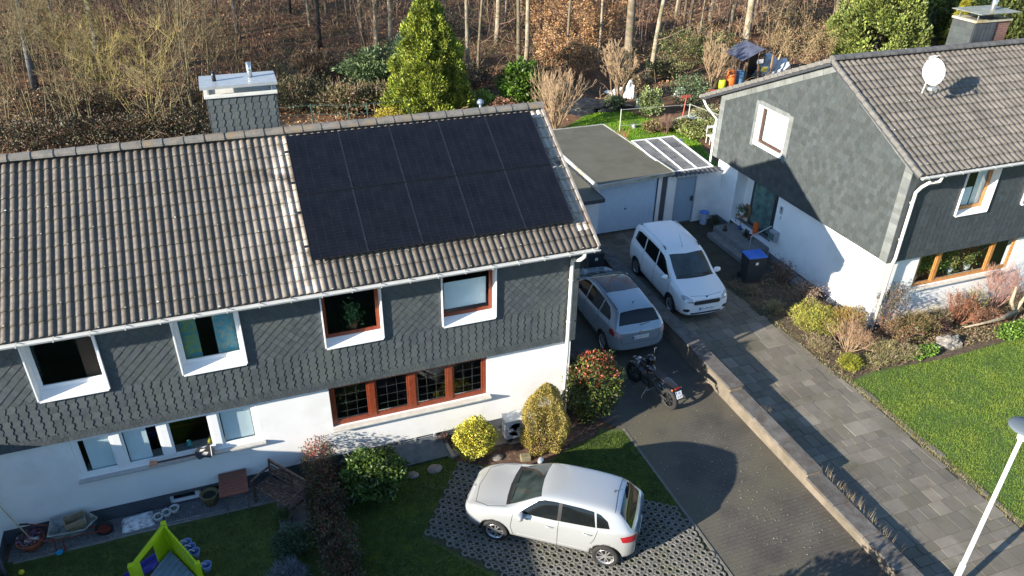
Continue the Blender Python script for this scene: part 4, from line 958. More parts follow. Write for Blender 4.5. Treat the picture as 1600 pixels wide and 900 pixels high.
    def wheel(s, x, sd, r, wd=.20):
        Mx = Matrix.Translation((x, sd*(s.W/2-.115), r)) @ Matrix.Rotation(-PI/2*sd, 4, 'X')
        b = B(); h = wd/2; b.lathe([(r*.68, -h), (r*.93, -h), (r*.99, -h*.7), (r, -h*.3), (r, h*.3), (r*.99, h*.7), (r*.93, h), (r*.66, h*.96), (r*.66, h*.3)], 36, Mx, cap=False)
        w_ = b.obj('wheel', m_tyre, s.root, smooth=True, world=False)
        b = B(); b.lathe([(0, h*.25), (r*.67, h*.25)], 28, Mx, cap=False); b.lathe([(r*.60, h*.30), (r*.655, h*.93), (r*.68, h*.9)], 36, Mx, cap=False); b.mi = 0
        b.obj('rim_well', m_alloyd, w_, world=False)
        b = B(); b.lathe([(r*.59, h*.7), (r*.66, h*.98), (r*.69, h*.9), (r*.66, h*.6), (r*.59, h*.5)], 36, Mx, cap=False)
        b.lathe([(0, h*.85), (r*.13, h*.82), (r*.16, h*.5)], 16, Mx, cap=False)
        for k in range(5):
            for dk in (-.17, .17):
                a = 2*PI*k/5+dk; a2 = 2*PI*k/5+dk*1.35; c0 = Vector((math.cos(a)*r*.1, math.sin(a)*r*.1, h*.72)); c1 = Vector((math.cos(a2)*r*.62, math.sin(a2)*r*.62, h*.78)); b.bar(Mx @ c0, Mx @ c1, r*.075, .02, up=Mx.to_3x3() @ Vector((0, 0, 1)))
        b.obj('rim', m_alloy, w_, smooth=False, world=False)
    def cast(s, P, D, fallback=None):
        h = s.bvh.ray_cast(Vector(P), Vector(D).normalized(), 6.0); return h
    def patch(s, name, mat, poly, frame, lift=.004, parent=None, cell=.05, thick=0, smooth=True, mirror=False):
        """conforming patch: poly (2-D) in a projection frame O, U, V is cast along D on to the body"""
        outs = []
        for sg in ((1, -1) if mirror else (1,)):
            O, U, V_, D = [Vector(q) for q in frame]
            bm = bmesh.new(); vs = [bm.verts.new((p[0], p[1], 0)) for p in poly]; f = bm.faces.new(vs)
            x0 = min(p[0] for p in poly); x1 = max(p[0] for p in poly); y0 = min(p[1] for p in poly); y1 = max(p[1] for p in poly)
            for q in np.arange(x0+cell, x1, cell): bmesh.ops.bisect_plane(bm, geom=bm.verts[:]+bm.edges[:]+bm.faces[:], plane_co=(q, 0, 0), plane_no=(1, 0, 0))
            for q in np.arange(y0+cell, y1, cell): bmesh.ops.bisect_plane(bm, geom=bm.verts[:]+bm.edges[:]+bm.faces[:], plane_co=(0, q, 0), plane_no=(0, 1, 0))
            bad = []
            for v in bm.verts:
                P = O+U*v.co.x+V_*v.co.y; h = s.cast(P, D)
                if h[0] is None: bad.append(v); continue
                nn_ = h[1] if h[1].dot(D) < 0 else -h[1]
                c = h[0]+nn_*lift; v.co = (c.x, c.y*sg, c.z)
            if bad: bmesh.ops.delete(bm, geom=bad, context='VERTS')
            bmesh.ops.recalc_face_normals(bm, faces=bm.faces)
            me = bpy.data.meshes.new(name); bm.to_mesh(me); bm.free(); me.materials.append(mat)
            if smooth: me.polygons.foreach_set('use_smooth', [True]*len(me.polygons))
            outs.append(link(name, me, parent or s.root))
        return outs
    def side(s): return ((-s.off, -s.W, 0), (1, 0, 0), (0, 0, 1), (0, 1, 0))
    def front(s): return ((-s.off-1, 0, 0), (0, 1, 0), (0, 0, 1), (1, 0, 0))
    def rear(s): return ((s.off+1, 0, 0), (0, 1, 0), (0, 0, 1), (-1, 0, 0))
    def topf(s): return ((-s.off, 0, 3), (1, 0, 0), (0, 1, 0), (0, 0, -1))
    def seam(s, name, pts, frame, rad=.0055, mat=None, lift=.0, mirror=False, parent=None, step=.04):
        O, U, V_, D = [Vector(q) for q in frame]
        for sg in ((1, -1) if mirror else (1,)):
            path = []
            for a, c in zip(pts, pts[1:]):
                n = max(2, int(math.hypot(c[0]-a[0], c[1]-a[1])/step))
                for k in range(n+1):
                    x = a[0]+(c[0]-a[0])*k/n; y = a[1]+(c[1]-a[1])*k/n; h = s.cast(O+U*x+V_*y, D)
                    if h[0] is not None:
                        q = h[0]+(h[1] if h[1].dot(D) < 0 else -h[1])*lift; path.append((q.x, q.y*sg, q.z))
            if len(path) > 1:
                b = B(); b.tube(path, rad, 5); b.obj(name, mat or m_gap, parent or s.root, world=False, smooth=True)
    def handle(s, x, z, mirror=True, mat=None):
        for sg in (1, -1):
            h = s.cast((x-s.off, -s.W, z), (0, 1, 0)); p = h[0]
            b = B(); b.tube([(p.x-.09, (p.y+.0)*sg, p.z), (p.x-.075, (p.y-.028)*sg, p.z+.004), (p.x+.075, (p.y-.028)*sg, p.z+.004), (p.x+.09, p.y*sg, p.z)], .011, 8); b.obj('door_handle', mat or s.paint, s.root, world=False, smooth=True)
    def mirror(s, x, z, sz=1.0, mat=None):
        for sg in (1, -1):
            h = s.cast((x-s.off, -s.W, z), (0, 1, 0)); p = h[0]
            b = B(); Mx = Matrix.Translation((p.x-.02, (p.y-.13*sz)*sg, p.z+.05)) @ Matrix.Diagonal((.075*sz, .115*sz, .075*sz, 1))
            b.lathe([(0, -1), (.6, -.85), (.95, -.3), (1, .2), (.8, .75), (.4, .97), (0, 1)], 14, Mx); b.tube([(p.x, p.y*sg, p.z), (p.x-.01, (p.y-.09)*sg, p.z+.03)], .022, 8)
            o = b.obj('wing_mirror', mat or s.paint, s.root, world=False, smooth=True)
            b = B(); b.mesh([(p.x+.045, (p.y-.215*sz)*sg, p.z+.0), (p.x+.05, (p.y-.05*sz)*sg, p.z+.0), (p.x+.05, (p.y-.05*sz)*sg, p.z+.10*sz), (p.x+.045, (p.y-.215*sz)*sg, p.z+.1*sz)], [(0, 1, 2, 3)]); b.obj('mirror_glass', m_cglass, o, world=False)
    def plate(s, rear, z, txt, w_=.50, h_=.11):
        sgn = 1 if rear else -1; hs = s.cast((sgn*(s.off+1), 0, z), (-sgn, 0, 0)); X = hs[0].x+sgn*.014; ht = s.cast((sgn*(s.off+1), 0, z+h_/2), (-sgn, 0, 0)); X = max(X, ht[0].x+sgn*.008) if rear else min(X, ht[0].x+sgn*.008)
        b = B(); b.box(X-.004, X+.004, -w_/2, w_/2, z-h_/2, z+h_/2); pl = b.obj('number_plate', m_platew, s.root, world=False, bevel=.002)
        lft = -1 if rear else 1   # reader's left
        lft = 1 if not rear else -1
        # seen from outside: right vector
        rv = Vector((0, 1, 0)) if rear else Vector((0, -1, 0))
        Mx = Matrix(((rv.x, 0, sgn, X+sgn*.005), (rv.y, 0, 0, 0), (0, 1, 0, z), (0, 0, 0, 1)))
        b = B(); b.box(-w_/2+.002, -w_/2+.045, -h_/2+.004, h_/2-.004, -.002, .0015, None, Mx); b.obj('country_band', m_plateb, pl, world=False)
        t = text(txt, 'plate_writing', m_ink, pl, Mx @ Matrix.Translation((.02, 0, .001)), .095, .0006); return pl
    def emblem(s, rear, z, r=.04, mat=None, blue=False):
        sgn = 1 if rear else -1; hs = s.cast((sgn*(s.off+1), 0, z), (-sgn, 0, 0)); n = hs[1] if hs[1].x*sgn > 0 else -hs[1]
        q = n.to_track_quat('Z', 'Y').to_matrix().to_4x4(); Mx = Matrix.Translation(hs[0]) @ q
        b = B(); b.lathe([(0, .012), (r*.8, .012), (r, .008), (r, -.01)], 20, Mx @ Matrix.Diagonal((.62 if blue else 1, 1, 1, 1)) if False else Mx); b.obj('badge', mat or m_alloy, s.root, world=False, smooth=False)
silver = M('silver_paint', (.46, .48, .49), r=.27, metal=.4, var=.02, ns=400, coat=.8)
silver2 = M('blue_silver_paint', (.33, .38, .42), r=.25, metal=.4, var=.02, ns=400, coat=.8)
whitep = M('white_car_paint', (.78, .79, .80), r=.28, var=.01, coat=.8)
# ------------------------------------------------------------- silver hatchback
L_, W_ = 3.97, 1.68
pc = Vector((2.86, -3.345, 0)); hd = math.atan2(-.589, .808)
sp = dict(x=[0, .05, .15, .35, .6, .85, 1.0, 1.12, 1.3, 1.5, 1.72, 1.9, 2.2, 2.6, 3.0, 3.3, 3.46, 3.58, 3.68, 3.77, 3.84, 3.88],
 w=[(0, .58), (.05, .74), (.15, .86), (.35, .95), (.6, 1), (3.1, 1), (3.45, .97), (3.7, .91), (3.82, .80), (3.88, .66)],
 bot=[(0, .30), (.15, .22), (.5, .20), (3.4, .20), (3.8, .27), (3.97, .36)],
 belt=[(0, .60), (.15, .68), (.5, .80), (1.0, .90), (1.7, .93), (3.0, .98), (3.6, 1.02), (3.86, .98), (3.97, .86)],
 top=[(0, .62), (.05, .68), (.15, .75), (.35, .84), (.6, .90), (1.0, .985), (1.12, 1.03), (1.3, 1.14), (1.5, 1.26), (1.72, 1.375), (1.9, 1.425), (2.2, 1.46), (2.6, 1.465), (3.0, 1.45), (3.3, 1.42), (3.46, 1.37), (3.58, 1.25), (3.68, 1.11), (3.77, 1.0), (3.84, .93), (3.88, .88)],
 wt=[(0, .6), (.35, .75), (1.0, .80), (1.3, .76), (1.72, .70), (2.2, .69), (3.3, .67), (3.5, .66), (3.76, .72), (3.97, .6)])
P = Car('parked_car', 'silver hatchback with dark windows parked on the grass pavers in front of the house', 'car', pc, hd, L_, W_, sp, silver, .80, 3.27, .30)
sd_ = P.side()
P.patch('side_window', m_cglass, [(1.33, .975), (1.72, 1.30), (1.86, 1.345), (2.05, 1.365), (2.17, 1.368), (2.17, 1.0)], sd_, mirror=True)
P.patch('side_window', m_cglass, [(2.25, 1.005), (2.25, 1.368), (2.65, 1.36), (2.93, 1.335), (3.0, 1.04)], sd_, mirror=True)
P.patch('side_window', m_cglass, [(3.03, 1.045), (2.98, 1.325), (3.08, 1.30), (3.24, 1.20), (3.30, 1.07)], sd_, mirror=True)
P.patch('pillar_trim', m_blackp, [(2.17, 1.0), (2.17, 1.368), (2.25, 1.368), (2.25, 1.005)], sd_, lift=.003, mirror=True)
P.patch('windscreen', m_cglassg, [(1.10, -.60), (1.05, -.35), (1.03, 0), (1.05, .35), (1.10, .60), (1.40, .575), (1.76, .52), (1.72, .3), (1.70, 0), (1.72, -.3), (1.76, -.52), (1.40, -.575)], P.topf())
P.patch('windscreen_surround', m_blackp, [(1.00, -.62), (.96, -.35), (.94, 0), (.96, .35), (1.00, .62), (1.11, .60), (1.05, 0), (1.11, -.60)], P.topf(), lift=.003)
P.patch('rear_window', m_cglass, [(3.46, -.50), (3.455, 0), (3.46, .50), (3.59, .53), (3.735, .56), (3.755, 0), (3.735, -.56), (3.59, -.53)], P.topf(), lift=.006)
P.patch('headlight', m_lampc, [(.47, .60), (.50, .67), (.60, .735), (.69, .745), (.74, .72), (.70, .64), (.60, .59)], P.front(), mirror=True)
P.patch('tail_light', m_lampr, [(.54, .80), (.53, .93), (.62, .965), (.72, .96), (.76, .93), (.77, .83), (.68, .79)], P.rear(), mirror=True, lift=.006)
P.patch('tail_light_side', m_lampr, [(3.60, .80), (3.54, .93), (3.68, .965), (3.77, .95), (3.80, .80)], sd_, mirror=True, lift=.006)
P.patch('grille', m_blackp, [(-.42, .58), (-.42, .64), (.42, .64), (.42, .58)], P.front(), lift=.004)
P.patch('lower_grille', m_blackp, [(-.5, .32), (-.55, .46), (.55, .46), (.5, .32)], P.front(), lift=.004)
P.plate(False, .52, 'GL-KP 314'); P.plate(True, .62, 'GL-KP 314')
P.emblem(False, .70, .045); P.emblem(True, .86, .045)
for pts in ([(1.22, .35), (1.16, .6), (1.2, .93)], [(2.21, .30), (2.21, .98)], [(3.06, 1.0), (3.0, .75), (2.93, .62)], [(1.25, .27), (2.95, .27)]): P.seam('door_seam', pts, sd_, mirror=True)
P.seam('swage_line', [(1.3, .40), (2.9, .42)], sd_, rad=.006, mat=silver, mirror=True)
P.seam('bonnet_seam', [(.28, -.55), (.2, 0), (.28, .55)], P.topf()); P.seam('bonnet_seam', [(.28, .55), (.6, .68), (1.02, .66)], P.topf(), mirror=True)
P.seam('roof_seam', [(3.36, -.53), (3.33, 0), (3.36, .53)], P.topf()); P.seam('tailgate_seam', [(-.55, .62), (-.62, .8), (-.60, .95)], P.rear()); P.seam('tailgate_seam', [(.55, .62), (.62, .8), (.60, .95)], P.rear()); P.seam('tailgate_seam', [(-.55, .62), (.55, .62)], P.rear())
P.handle(2.02, .84); P.handle(2.86, .87); P.mirror(1.42, .95)
h = P.cast((3.25-P.off, 0, 3), (0, 0, -1))[0]
b = B(); b.tube([h, h+Vector((.03, 0, .05))], .016, 8); b.tube([h+Vector((.02, 0, .04)), h+Vector((.16, 0, .15))], .004, 6); b.obj('aerial', m_blackp, P.root, world=False)
for sg in (-1, 1):
    pts = [P.cast((1.06-P.off+.02, sg*.05+sg*0, 3), (0, 0, -1))[0]+Vector((0, 0, .012)), P.cast((1.10-P.off, -.42+sg*.16, 3), (0, 0, -1))[0]+Vector((0, 0, .014))]
    b = B(); b.tube([P.cast((1.08-P.off, y_, 3), (0, 0, -1))[0]+Vector((0, 0, .013)) for y_ in ((-.5, -.3, -.1) if sg < 0 else (.02, .25, .48))], .009, 6); b.obj('wiper', m_blackp, P.root, world=False)
P.patch('bumper_insert', m_blackp, [(-.55, .30), (-.6, .37), (.6, .37), (.55, .30)], P.rear(), lift=.004)
# ------------------------------------------------------------- silver-blue people carrier with black roof
L_, W_ = 4.44, 1.80
pc = Vector((7.83, 4.05, 0)); hd = -PI/2+math.radians(-1.5)
sp = dict(x=[0, .06, .2, .45, .75, .95, 1.08, 1.3, 1.6, 1.9, 2.2, 2.6, 3.0, 3.4, 3.8, 4.0, 4.12, 4.24, 4.33, 4.40, 4.44],
 w=[(0, .62), (.06, .80), (.2, .90), (.45, .97), (.75, 1), (3.9, 1), (4.15, .97), (4.33, .92), (4.40, .84), (4.44, .72)],
 bot=[(0, .32), (.2, .24), (.6, .21), (3.9, .22), (4.25, .28), (4.44, .38)],
 belt=[(0, .64), (.2, .74), (.6, .88), (1.0, .95), (2.0, 1.0), (3.4, 1.08), (4.1, 1.14), (4.33, 1.06), (4.44, .92)],
 top=[(0, .68), (.06, .74), (.2, .84), (.45, .94), (.75, 1.02), (.95, 1.08), (1.08, 1.14), (1.3, 1.26), (1.6, 1.43), (1.9, 1.545), (2.2, 1.60), (2.6, 1.625), (3.0, 1.62), (3.4, 1.605), (3.8, 1.57), (4.0, 1.53), (4.12, 1.42), (4.24, 1.23), (4.33, 1.10), (4.40, 1.02), (4.44, .96)],
 wt=[(0, .6), (.45, .75), (1.0, .80), (1.3, .76), (1.9, .70), (2.6, .69), (3.8, .67), (4.0, .66), (4.24, .74), (4.44, .62)])
V2 = Car('parked_car', 'pale silver people carrier with black glass roof parked beside the gable, tail to camera', 'car', pc, hd, L_, W_, sp, silver2, .92, 3.70, .325)
sd_ = V2.side()
V2.patch('side_window', m_cglass, [(1.25, 1.02), (1.78, 1.40), (2.02, 1.475), (2.24, 1.50), (2.24, 1.06)], sd_, mirror=True)
V2.patch('side_window', m_cglass, [(2.32, 1.065), (2.32, 1.505), (2.8, 1.51), (3.2, 1.495), (3.2, 1.12)], sd_, mirror=True)
V2.patch('side_window', m_cglass, [(3.26, 1.125), (3.26, 1.49), (3.6, 1.45), (3.86, 1.30), (3.92, 1.20)], sd_, mirror=True)
V2.patch('windscreen', m_cglassg, [(1.02, -.62), (.97, 0), (1.02, .62), (1.4, .6), (1.88, .55), (1.82, 0), (1.88, -.55), (1.4, -.6)], V2.topf())
V2.patch('panoramic_roof', M('roof_glass', (.012, .013, .016), r=.05, spec=.9), [(1.93, -.56), (1.88, 0), (1.93, .56), (2.4, .55), (3.05, .54), (3.1, 0), (3.05, -.54), (2.4, -.55)], V2.topf())
V2.patch('rear_window', m_cglass, [(4.035, -.54), (4.03, 0), (4.035, .54), (4.14, .60), (4.27, .66), (4.285, 0), (4.27, -.66), (4.14, -.60)], V2.topf(), lift=.006, cell=.03)
V2.patch('headlight', m_lampc, [(.48, .66), (.55, .78), (.74, .86), (.80, .84), (.74, .70)], V2.front(), mirror=True)
V2.patch('tail_light', M('tail_lamp_clear_red', (.34, .14, .17), r=.1, col2=(.5, .45, .47), ns=16, detail=1, spec=.9), [(.60, .86), (.66, .97), (.74, 1.05), (.82, 1.06), (.84, .92), (.74, .82)], V2.rear(), mirror=True, lift=.006, cell=.03)
V2.patch('tail_light_side', m_lampr, [(4.10, .88), (4.06, 1.02), (4.20, 1.07), (4.30, 1.0), (4.33, .88)], sd_, mirror=True, lift=.006, cell=.03)
V2.plate(True, .80, 'GL-KM 411', .52, .115); V2.plate(False, .45, 'GL-KM 411')
V2.emblem(True, .96, .05)
for pts in ([(2.28, .30), (2.28, 1.04)], [(3.25, 1.1), (3.28, .9), (3.1, .66)], [(1.2, .4), (1.15, .98)]): V2.seam('door_seam', pts, sd_, mirror=True)
V2.seam('tailgate_seam', [(-.58, .62), (-.64, .85)], V2.rear()); V2.seam('tailgate_seam', [(.58, .62), (.64, .85)], V2.rear()); V2.seam('tailgate_seam', [(-.58, .62), (.58, .62)], V2.rear())
for sg in (-1, 1): V2.seam('roof_rail', [(1.9, sg*.59), (2.6, sg*.585), (3.9, sg*.57)], V2.topf(), rad=.014, mat=m_blackp, lift=.01)
V2.handle(2.1, .94); V2.handle(3.1, .98); V2.mirror(1.42, 1.02)
h = V2.cast((3.75-V2.off, 0, 3), (0, 0, -1))[0]; b = B(); b.tube([h, h+Vector((.03, 0, .04))], .016, 8); b.tube([h+Vector((.02, 0, .03)), h+Vector((.15, 0, .16))], .004, 6); b.obj('aerial', m_blackp, V2.root, world=False)
pts = [V2.cast((3, y_, z_), (-1, 0, 0))[0]+Vector((.014, 0, .0)) for y_, z_ in ((.0, 1.13), (.15, 1.15), (.32, 1.17))]; b = B(); b.tube(pts, .010, 6); b.obj('rear_wiper', m_blackp, V2.root, world=False)
# ------------------------------------------------------------- white high-roof family van
L_, W_ = 4.20, 1.80
pc = Vector((10.92, 5.08, 0)); hd = PI/2+math.radians(-3)
sp = dict(x=[0, .05, .15, .35, .6, .85, 1.0, 1.15, 1.4, 1.65, 1.9, 2.3, 2.8, 3.3, 3.7, 3.95, 4.08, 4.16, 4.20],
 w=[(0, .68), (.05, .84), (.15, .92), (.35, .98), (.6, 1), (3.8, 1), (4.0, .97), (4.16, .90), (4.20, .8)],
 bot=[(0, .28), (.15, .22), (.6, .2), (3.8, .22), (4.2, .34)],
 belt=[(0, .76), (.15, .86), (.5, .96), (1.0, 1.03), (2.0, 1.06), (3.6, 1.12), (4.05, 1.12), (4.2, .98)],
 top=[(0, .80), (.05, .86), (.15, .93), (.35, 1.01), (.6, 1.07), (.85, 1.13), (1.0, 1.19), (1.15, 1.29), (1.4, 1.47), (1.65, 1.63), (1.9, 1.735), (2.3, 1.785), (2.8, 1.80), (3.3, 1.80), (3.7, 1.79), (3.98, 1.76), (4.10, 1.60), (4.17, 1.30), (4.2, 1.05)],
 wt=[(0, .66), (.35, .8), (1.0, .86), (1.4, .83), (1.9, .80), (3.3, .80), (3.95, .78), (4.2, .74)])
F = Car('parked_van', 'white high-roofed family van with roof rails and black grille parked before the garages', 'van', pc, hd, L_, W_, sp, whitep, .82, 3.42, .32)
sd_ = F.side()
F.patch('side_window', m_cglass, [(1.12, 1.08), (1.30, 1.20), (1.62, 1.49), (1.80, 1.58), (2.06, 1.62), (2.06, 1.12)], sd_, mirror=True)
F.patch('side_window', m_cglass, [(2.13, 1.12), (2.13, 1.63), (2.6, 1.645), (2.97, 1.645), (2.97, 1.17)], sd_, mirror=True)
F.patch('side_window', m_cglass, [(3.04, 1.18), (3.04, 1.64), (3.5, 1.63), (3.72, 1.58), (3.80, 1.26)], sd_, mirror=True)
F.patch('windscreen', m_cglassg, [(.98, -.66), (.93, -.3), (.92, 0), (.93, .3), (.98, .66), (1.3, .65), (1.72, .60), (1.66, 0), (1.72, -.60), (1.3, -.65)], F.topf())
F.patch('windscreen_surround', m_blackp, [(.93, -.68), (.87, -.3), (.86, 0), (.87, .3), (.93, .68), (.985, .66), (.925, 0), (.985, -.66)], F.topf(), lift=.003)
F.patch('rear_window', m_cglass, [(-.55, 1.2), (-.5, 1.55), (.5, 1.55), (.55, 1.2)], F.rear())
F.patch('headlight', m_lampc, [(.47, .735), (.52, .86), (.70, .945), (.80, .93), (.80, .84), (.66, .76)], F.front(), mirror=True, lift=.005, cell=.03)
F.patch('grille', m_blackp, [(-.43, .66), (-.47, .72), (-.43, .80), (.43, .80), (.47, .72), (.43, .66)], F.front(), lift=.006, cell=.03)
for k in range(4): F.seam('grille_bar', [(-.43, .675+.032*k), (.43, .675+.032*k)], F.front(), rad=.004, mat=m_anth, lift=.008)
F.seam('grille_surround', [(-.43, .65), (-.48, .72), (-.43, .815), (.43, .815), (.48, .72), (.43, .65), (-.43, .65)], F.front(), rad=.008, mat=m_alloy, lift=.006)
F.patch('lower_grille', m_blackp, [(-.52, .31), (-.56, .37), (.56, .37), (.52, .31)], F.front(), lift=.005)
F.patch('fog_lamp', m_blackp, [(.60, .43), (.58, .50), (.66, .54), (.78, .52), (.78, .45), (.70, .42)], F.front(), mirror=True, lift=.006, cell=.03)
F.plate(False, .50, 'GL-DM 251', .52, .115); F.emblem(False, .885, .035, M('blue_badge', (.03, .06, .25), r=.3)); F.plate(True, .7, 'GL-DM 251')
for pts in ([(1.1, .35), (1.02, .7), (1.05, 1.05)], [(2.10, .30), (2.10, 1.1)], [(3.0, 1.15), (2.98, .6)]): F.seam('door_seam', pts, sd_, mirror=True)
F.seam('bonnet_seam', [(.16, -.55), (.09, 0), (.16, .55)], F.topf())
for sg in (-1, 1):
    pts = []
    for x in (1.95, 2.02, 2.2, 2.8, 3.4, 3.75, 3.85):
        h = F.cast((x-F.off, sg*.615, 3), (0, 0, -1))[0]; pts.append(h+Vector((0, 0, .0 if x in (1.95, 3.85) else .05)))
    b = B(); b.tube(pts[1:-1], .013, 8); r_ = b.obj('roof_rail', whitep, F.root, world=False, smooth=True)
    for q in (pts[:2], pts[-2:]): b = B(); b.tube([q[0], q[1], q[1]+(q[1]-q[0])*.3*0+Vector((.12 if q is not pts[-2:] and q[0].x < q[1].x and q[0].x < 0 else 0, 0, 0))], .02, 8); b.obj('rail_foot', m_blackp, r_, world=False)
F.handle(1.95, .96); F.handle(2.85, 1.0); F.mirror(1.22, 1.08, 1.15)
h = F.cast((1.95-F.off, 0, 3), (0, 0, -1))[0]; b = B(); b.tube([h, h+Vector((.30, 0, .30))], .005, 6); b.tube([h, h+Vector((.02, 0, .02))], .014, 8); b.obj('aerial', m_blackp, F.root, world=False)
for ys_ in ((-.55, -.3, -.05), (.05, .3, .55)):
    b = B(); b.tube([F.cast((.99-F.off, y_, 3), (0, 0, -1))[0]+Vector((0, 0, .013)) for y_ in ys_], .009, 6); b.obj('wiper', m_blackp, F.root, world=False)
# ================================================================== PLANTS
m_leaf = M('leaf_attr', (1, 1, 1), r=.6, var=0, attr='Col', trans=.25)
m_leafg = M('glossy_leaf', (1, 1, 1), r=.35, var=0, attr='Col', trans=.2)
m_bark = M('bark_pale', (.30, .25, .18), r=.9, var=.35, ns=6, bump=.6, bs=18, dirt=(.10, .11, .05), dns=1.2)
m_barkd = M('bark_dark', (.055, .045, .04), r=.9, var=.4, ns=6, bump=.6, bs=18, dirt=(.05, .065, .02), dns=1.2)
m_twigp = M('twig_pale', (.27, .19, .115), r=.9, var=.25, ns=2)
m_twigy = M('twig_lichen_yellow', (.24, .20, .07), r=.9, var=.3, ns=2)
m_twigb = M('twig_brown', (.15, .088, .068), r=.9, var=.25, ns=2)
m_twigr = M('twig_red', (.30, .10, .06), r=.8, var=.3, ns=3)
def dirs(RR, n):
    D = RR.normal(0, 1, (n, 3)); return D/np.linalg.norm(D, axis=1)[:, None]
def leaf_cards(P, out, RR, l, w_, spread=.8, up=.15):
    """P points, out = outward direction; returns bent two-triangle leaves as quads"""
    n = len(P); D = out+RR.normal(0, spread, (n, 3))+np.array([0, 0, up]); D /= np.linalg.norm(D, axis=1)[:, None]
    E_ = np.cross(D, RR.normal(0, 1, (n, 3))); E_ /= np.linalg.norm(E_, axis=1)[:, None]+1e-9
    s = RR.uniform(.6, 1.25, n)[:, None]; N_ = np.cross(D, E_)
    return np.stack([P-D*l*.5*s, P+E_*w_*.5*s+N_*w_*.15, P+D*l*.5*s, P-E_*w_*.5*s+N_*w_*.15], 1)
def palette(cols, n, RR, wts=None, j=.18):
    c = np.array(cols)[RR.choice(len(cols), n, p=wts)]; return c*RR.uniform(1-j, 1+j, (n, 1))
def shape_points(fn, n, RR, shell=.55):
    """fn(dir)->radius vector field; points lie between shell*R and R"""
    D = dirs(RR, n); r = RR.uniform(shell**2, 1, n)**.5; return D, r
def shrub(name, label, cat, base, rx, ry, h, n, l, w_, cols, seed, group=None, mat=None, z0=.05, wts=None, lump=.22, lf=2.2, shape='round', stem=m_barkd, shell=.45, spread=.8, up=.2, tip=None, inner=True, clump=0):
    RR = np.random.RandomState(seed); t = thing(name, label, cat, base, 0, group); bx, by, bz = base
    D = dirs(RR, n); 
    if shape == 'cone':
        zz = RR.beta(1.1, 1.35, n); th = RR.uniform(0, 2*PI, n); rad = (1-zz**2.7)**.8*(.86+.14*np.minimum(1, zz*5))+.03; rr = RR.uniform(shell, 1, n)**.5
        lmp = np.array([noise.noise(Vector((math.cos(a)*lf, math.sin(a)*lf, z*lf*2+seed))) for a, z in zip(th, zz)])
        rr = rr*(1+lump*lmp*1.6); P = np.stack([np.cos(th)*rad*rr*rx, np.sin(th)*rad*rr*ry, z0+zz*(h-z0)], 1); O = np.stack([np.cos(th), np.sin(th), .35+0*th], 1)
    else:
        lmp = np.array([noise.noise(Vector(tuple(d*lf))+Vector((seed, 0, 0))) for d in D]); rr = (RR.uniform(shell**2, 1, n)**.5)*(1+lump*lmp*1.8)
        P = D*rr[:, None]*np.array([rx, ry, (h-z0)/2])+np.array([0, 0, z0+(h-z0)/2]); O = D
        if shape == 'box':
            P = RR.uniform(-1, 1, (n, 3)); k = RR.randint(0, 3, n); sgn = np.where(RR.rand(n) < .5, -1, 1); dep = 1-RR.uniform(0, 1, n)**2*.35
            for i in range(3): P[k == i, i] = (sgn*dep)[k == i]
            O = np.zeros((n, 3)); O[np.arange(n), k] = sgn; nz = np.array([noise.noise(Vector((p[0]*rx*lf, p[1]*ry*lf, p[2]*lf))) for p in P])
            P = P*np.array([rx, ry, (h-z0)/2])*(1+lump*nz[:, None]*.5)+O*nz[:, None]*lump*.4+np.array([0, 0, z0+(h-z0)/2])
    P[:, 2] = np.maximum(P[:, 2], .02)
    V = leaf_cards(P, O, RR, l, w_, spread, up)+np.array([bx, by, bz]); C_ = palette(cols, n, RR, wts)
    if tip is not None:
        f = np.clip((P[:, 2]/h-.35)/.65, 0, 1)*RR.uniform(0, 1, n) > tip[1]; C_[f] = palette(tip[0], int(f.sum()), RR)
    if clump:
        f = np.array([noise.noise(Vector(tuple(p*clump))+Vector((0, seed, 9))) for p in P]); C_ = C_*np.clip(1+f*1.1, .45, 1.6)[:, None]
    fast_mesh('crown', V, 4, mat or m_leaf, t, C_)
    b = B(); R = random.Random(seed)
    for k in range(7 if inner else 3):
        a = R.uniform(0, 2*PI); q = R.uniform(.2, .75); p1 = Vector((bx+math.cos(a)*rx*q, by+math.sin(a)*ry*q, bz+h*R.uniform(.45, .8))); b.tube([(bx+math.cos(a)*.04, by+math.sin(a)*.04, bz-.02), (bx+math.cos(a)*rx*q*.4, by+math.sin(a)*ry*q*.4, bz+h*.3), p1], [.025, .018, .006], 5)
    b.obj('stems', stem, t); return t
class Twigs:
    """collects tapering 3-sided branch segments quickly"""
    def __init__(s): s.Q = []
    def seg(s, p, q, r0, r1, sides=3):
        d = q-p; L = d.length
        if L < 1e-5: return
        d = d/L; a = d.orthogonal(); a.normalize(); b_ = d.cross(a)
        ang = [2*PI*k/sides for k in range(sides)]; A = [p+(a*math.cos(t)+b_*math.sin(t))*r0 for t in ang]; C_ = [q+(a*math.cos(t)+b_*math.sin(t))*r1 for t in ang]
        for k in range(sides):
            j = (k+1) % sides; s.Q.append((tuple(A[k]), tuple(A[j]), tuple(C_[j]), tuple(C_[k])))
    def obj(s, name, mat, parent, world=True): return fast_mesh(name, np.array(s.Q, np.float32), 4, mat, parent, None, world=world)
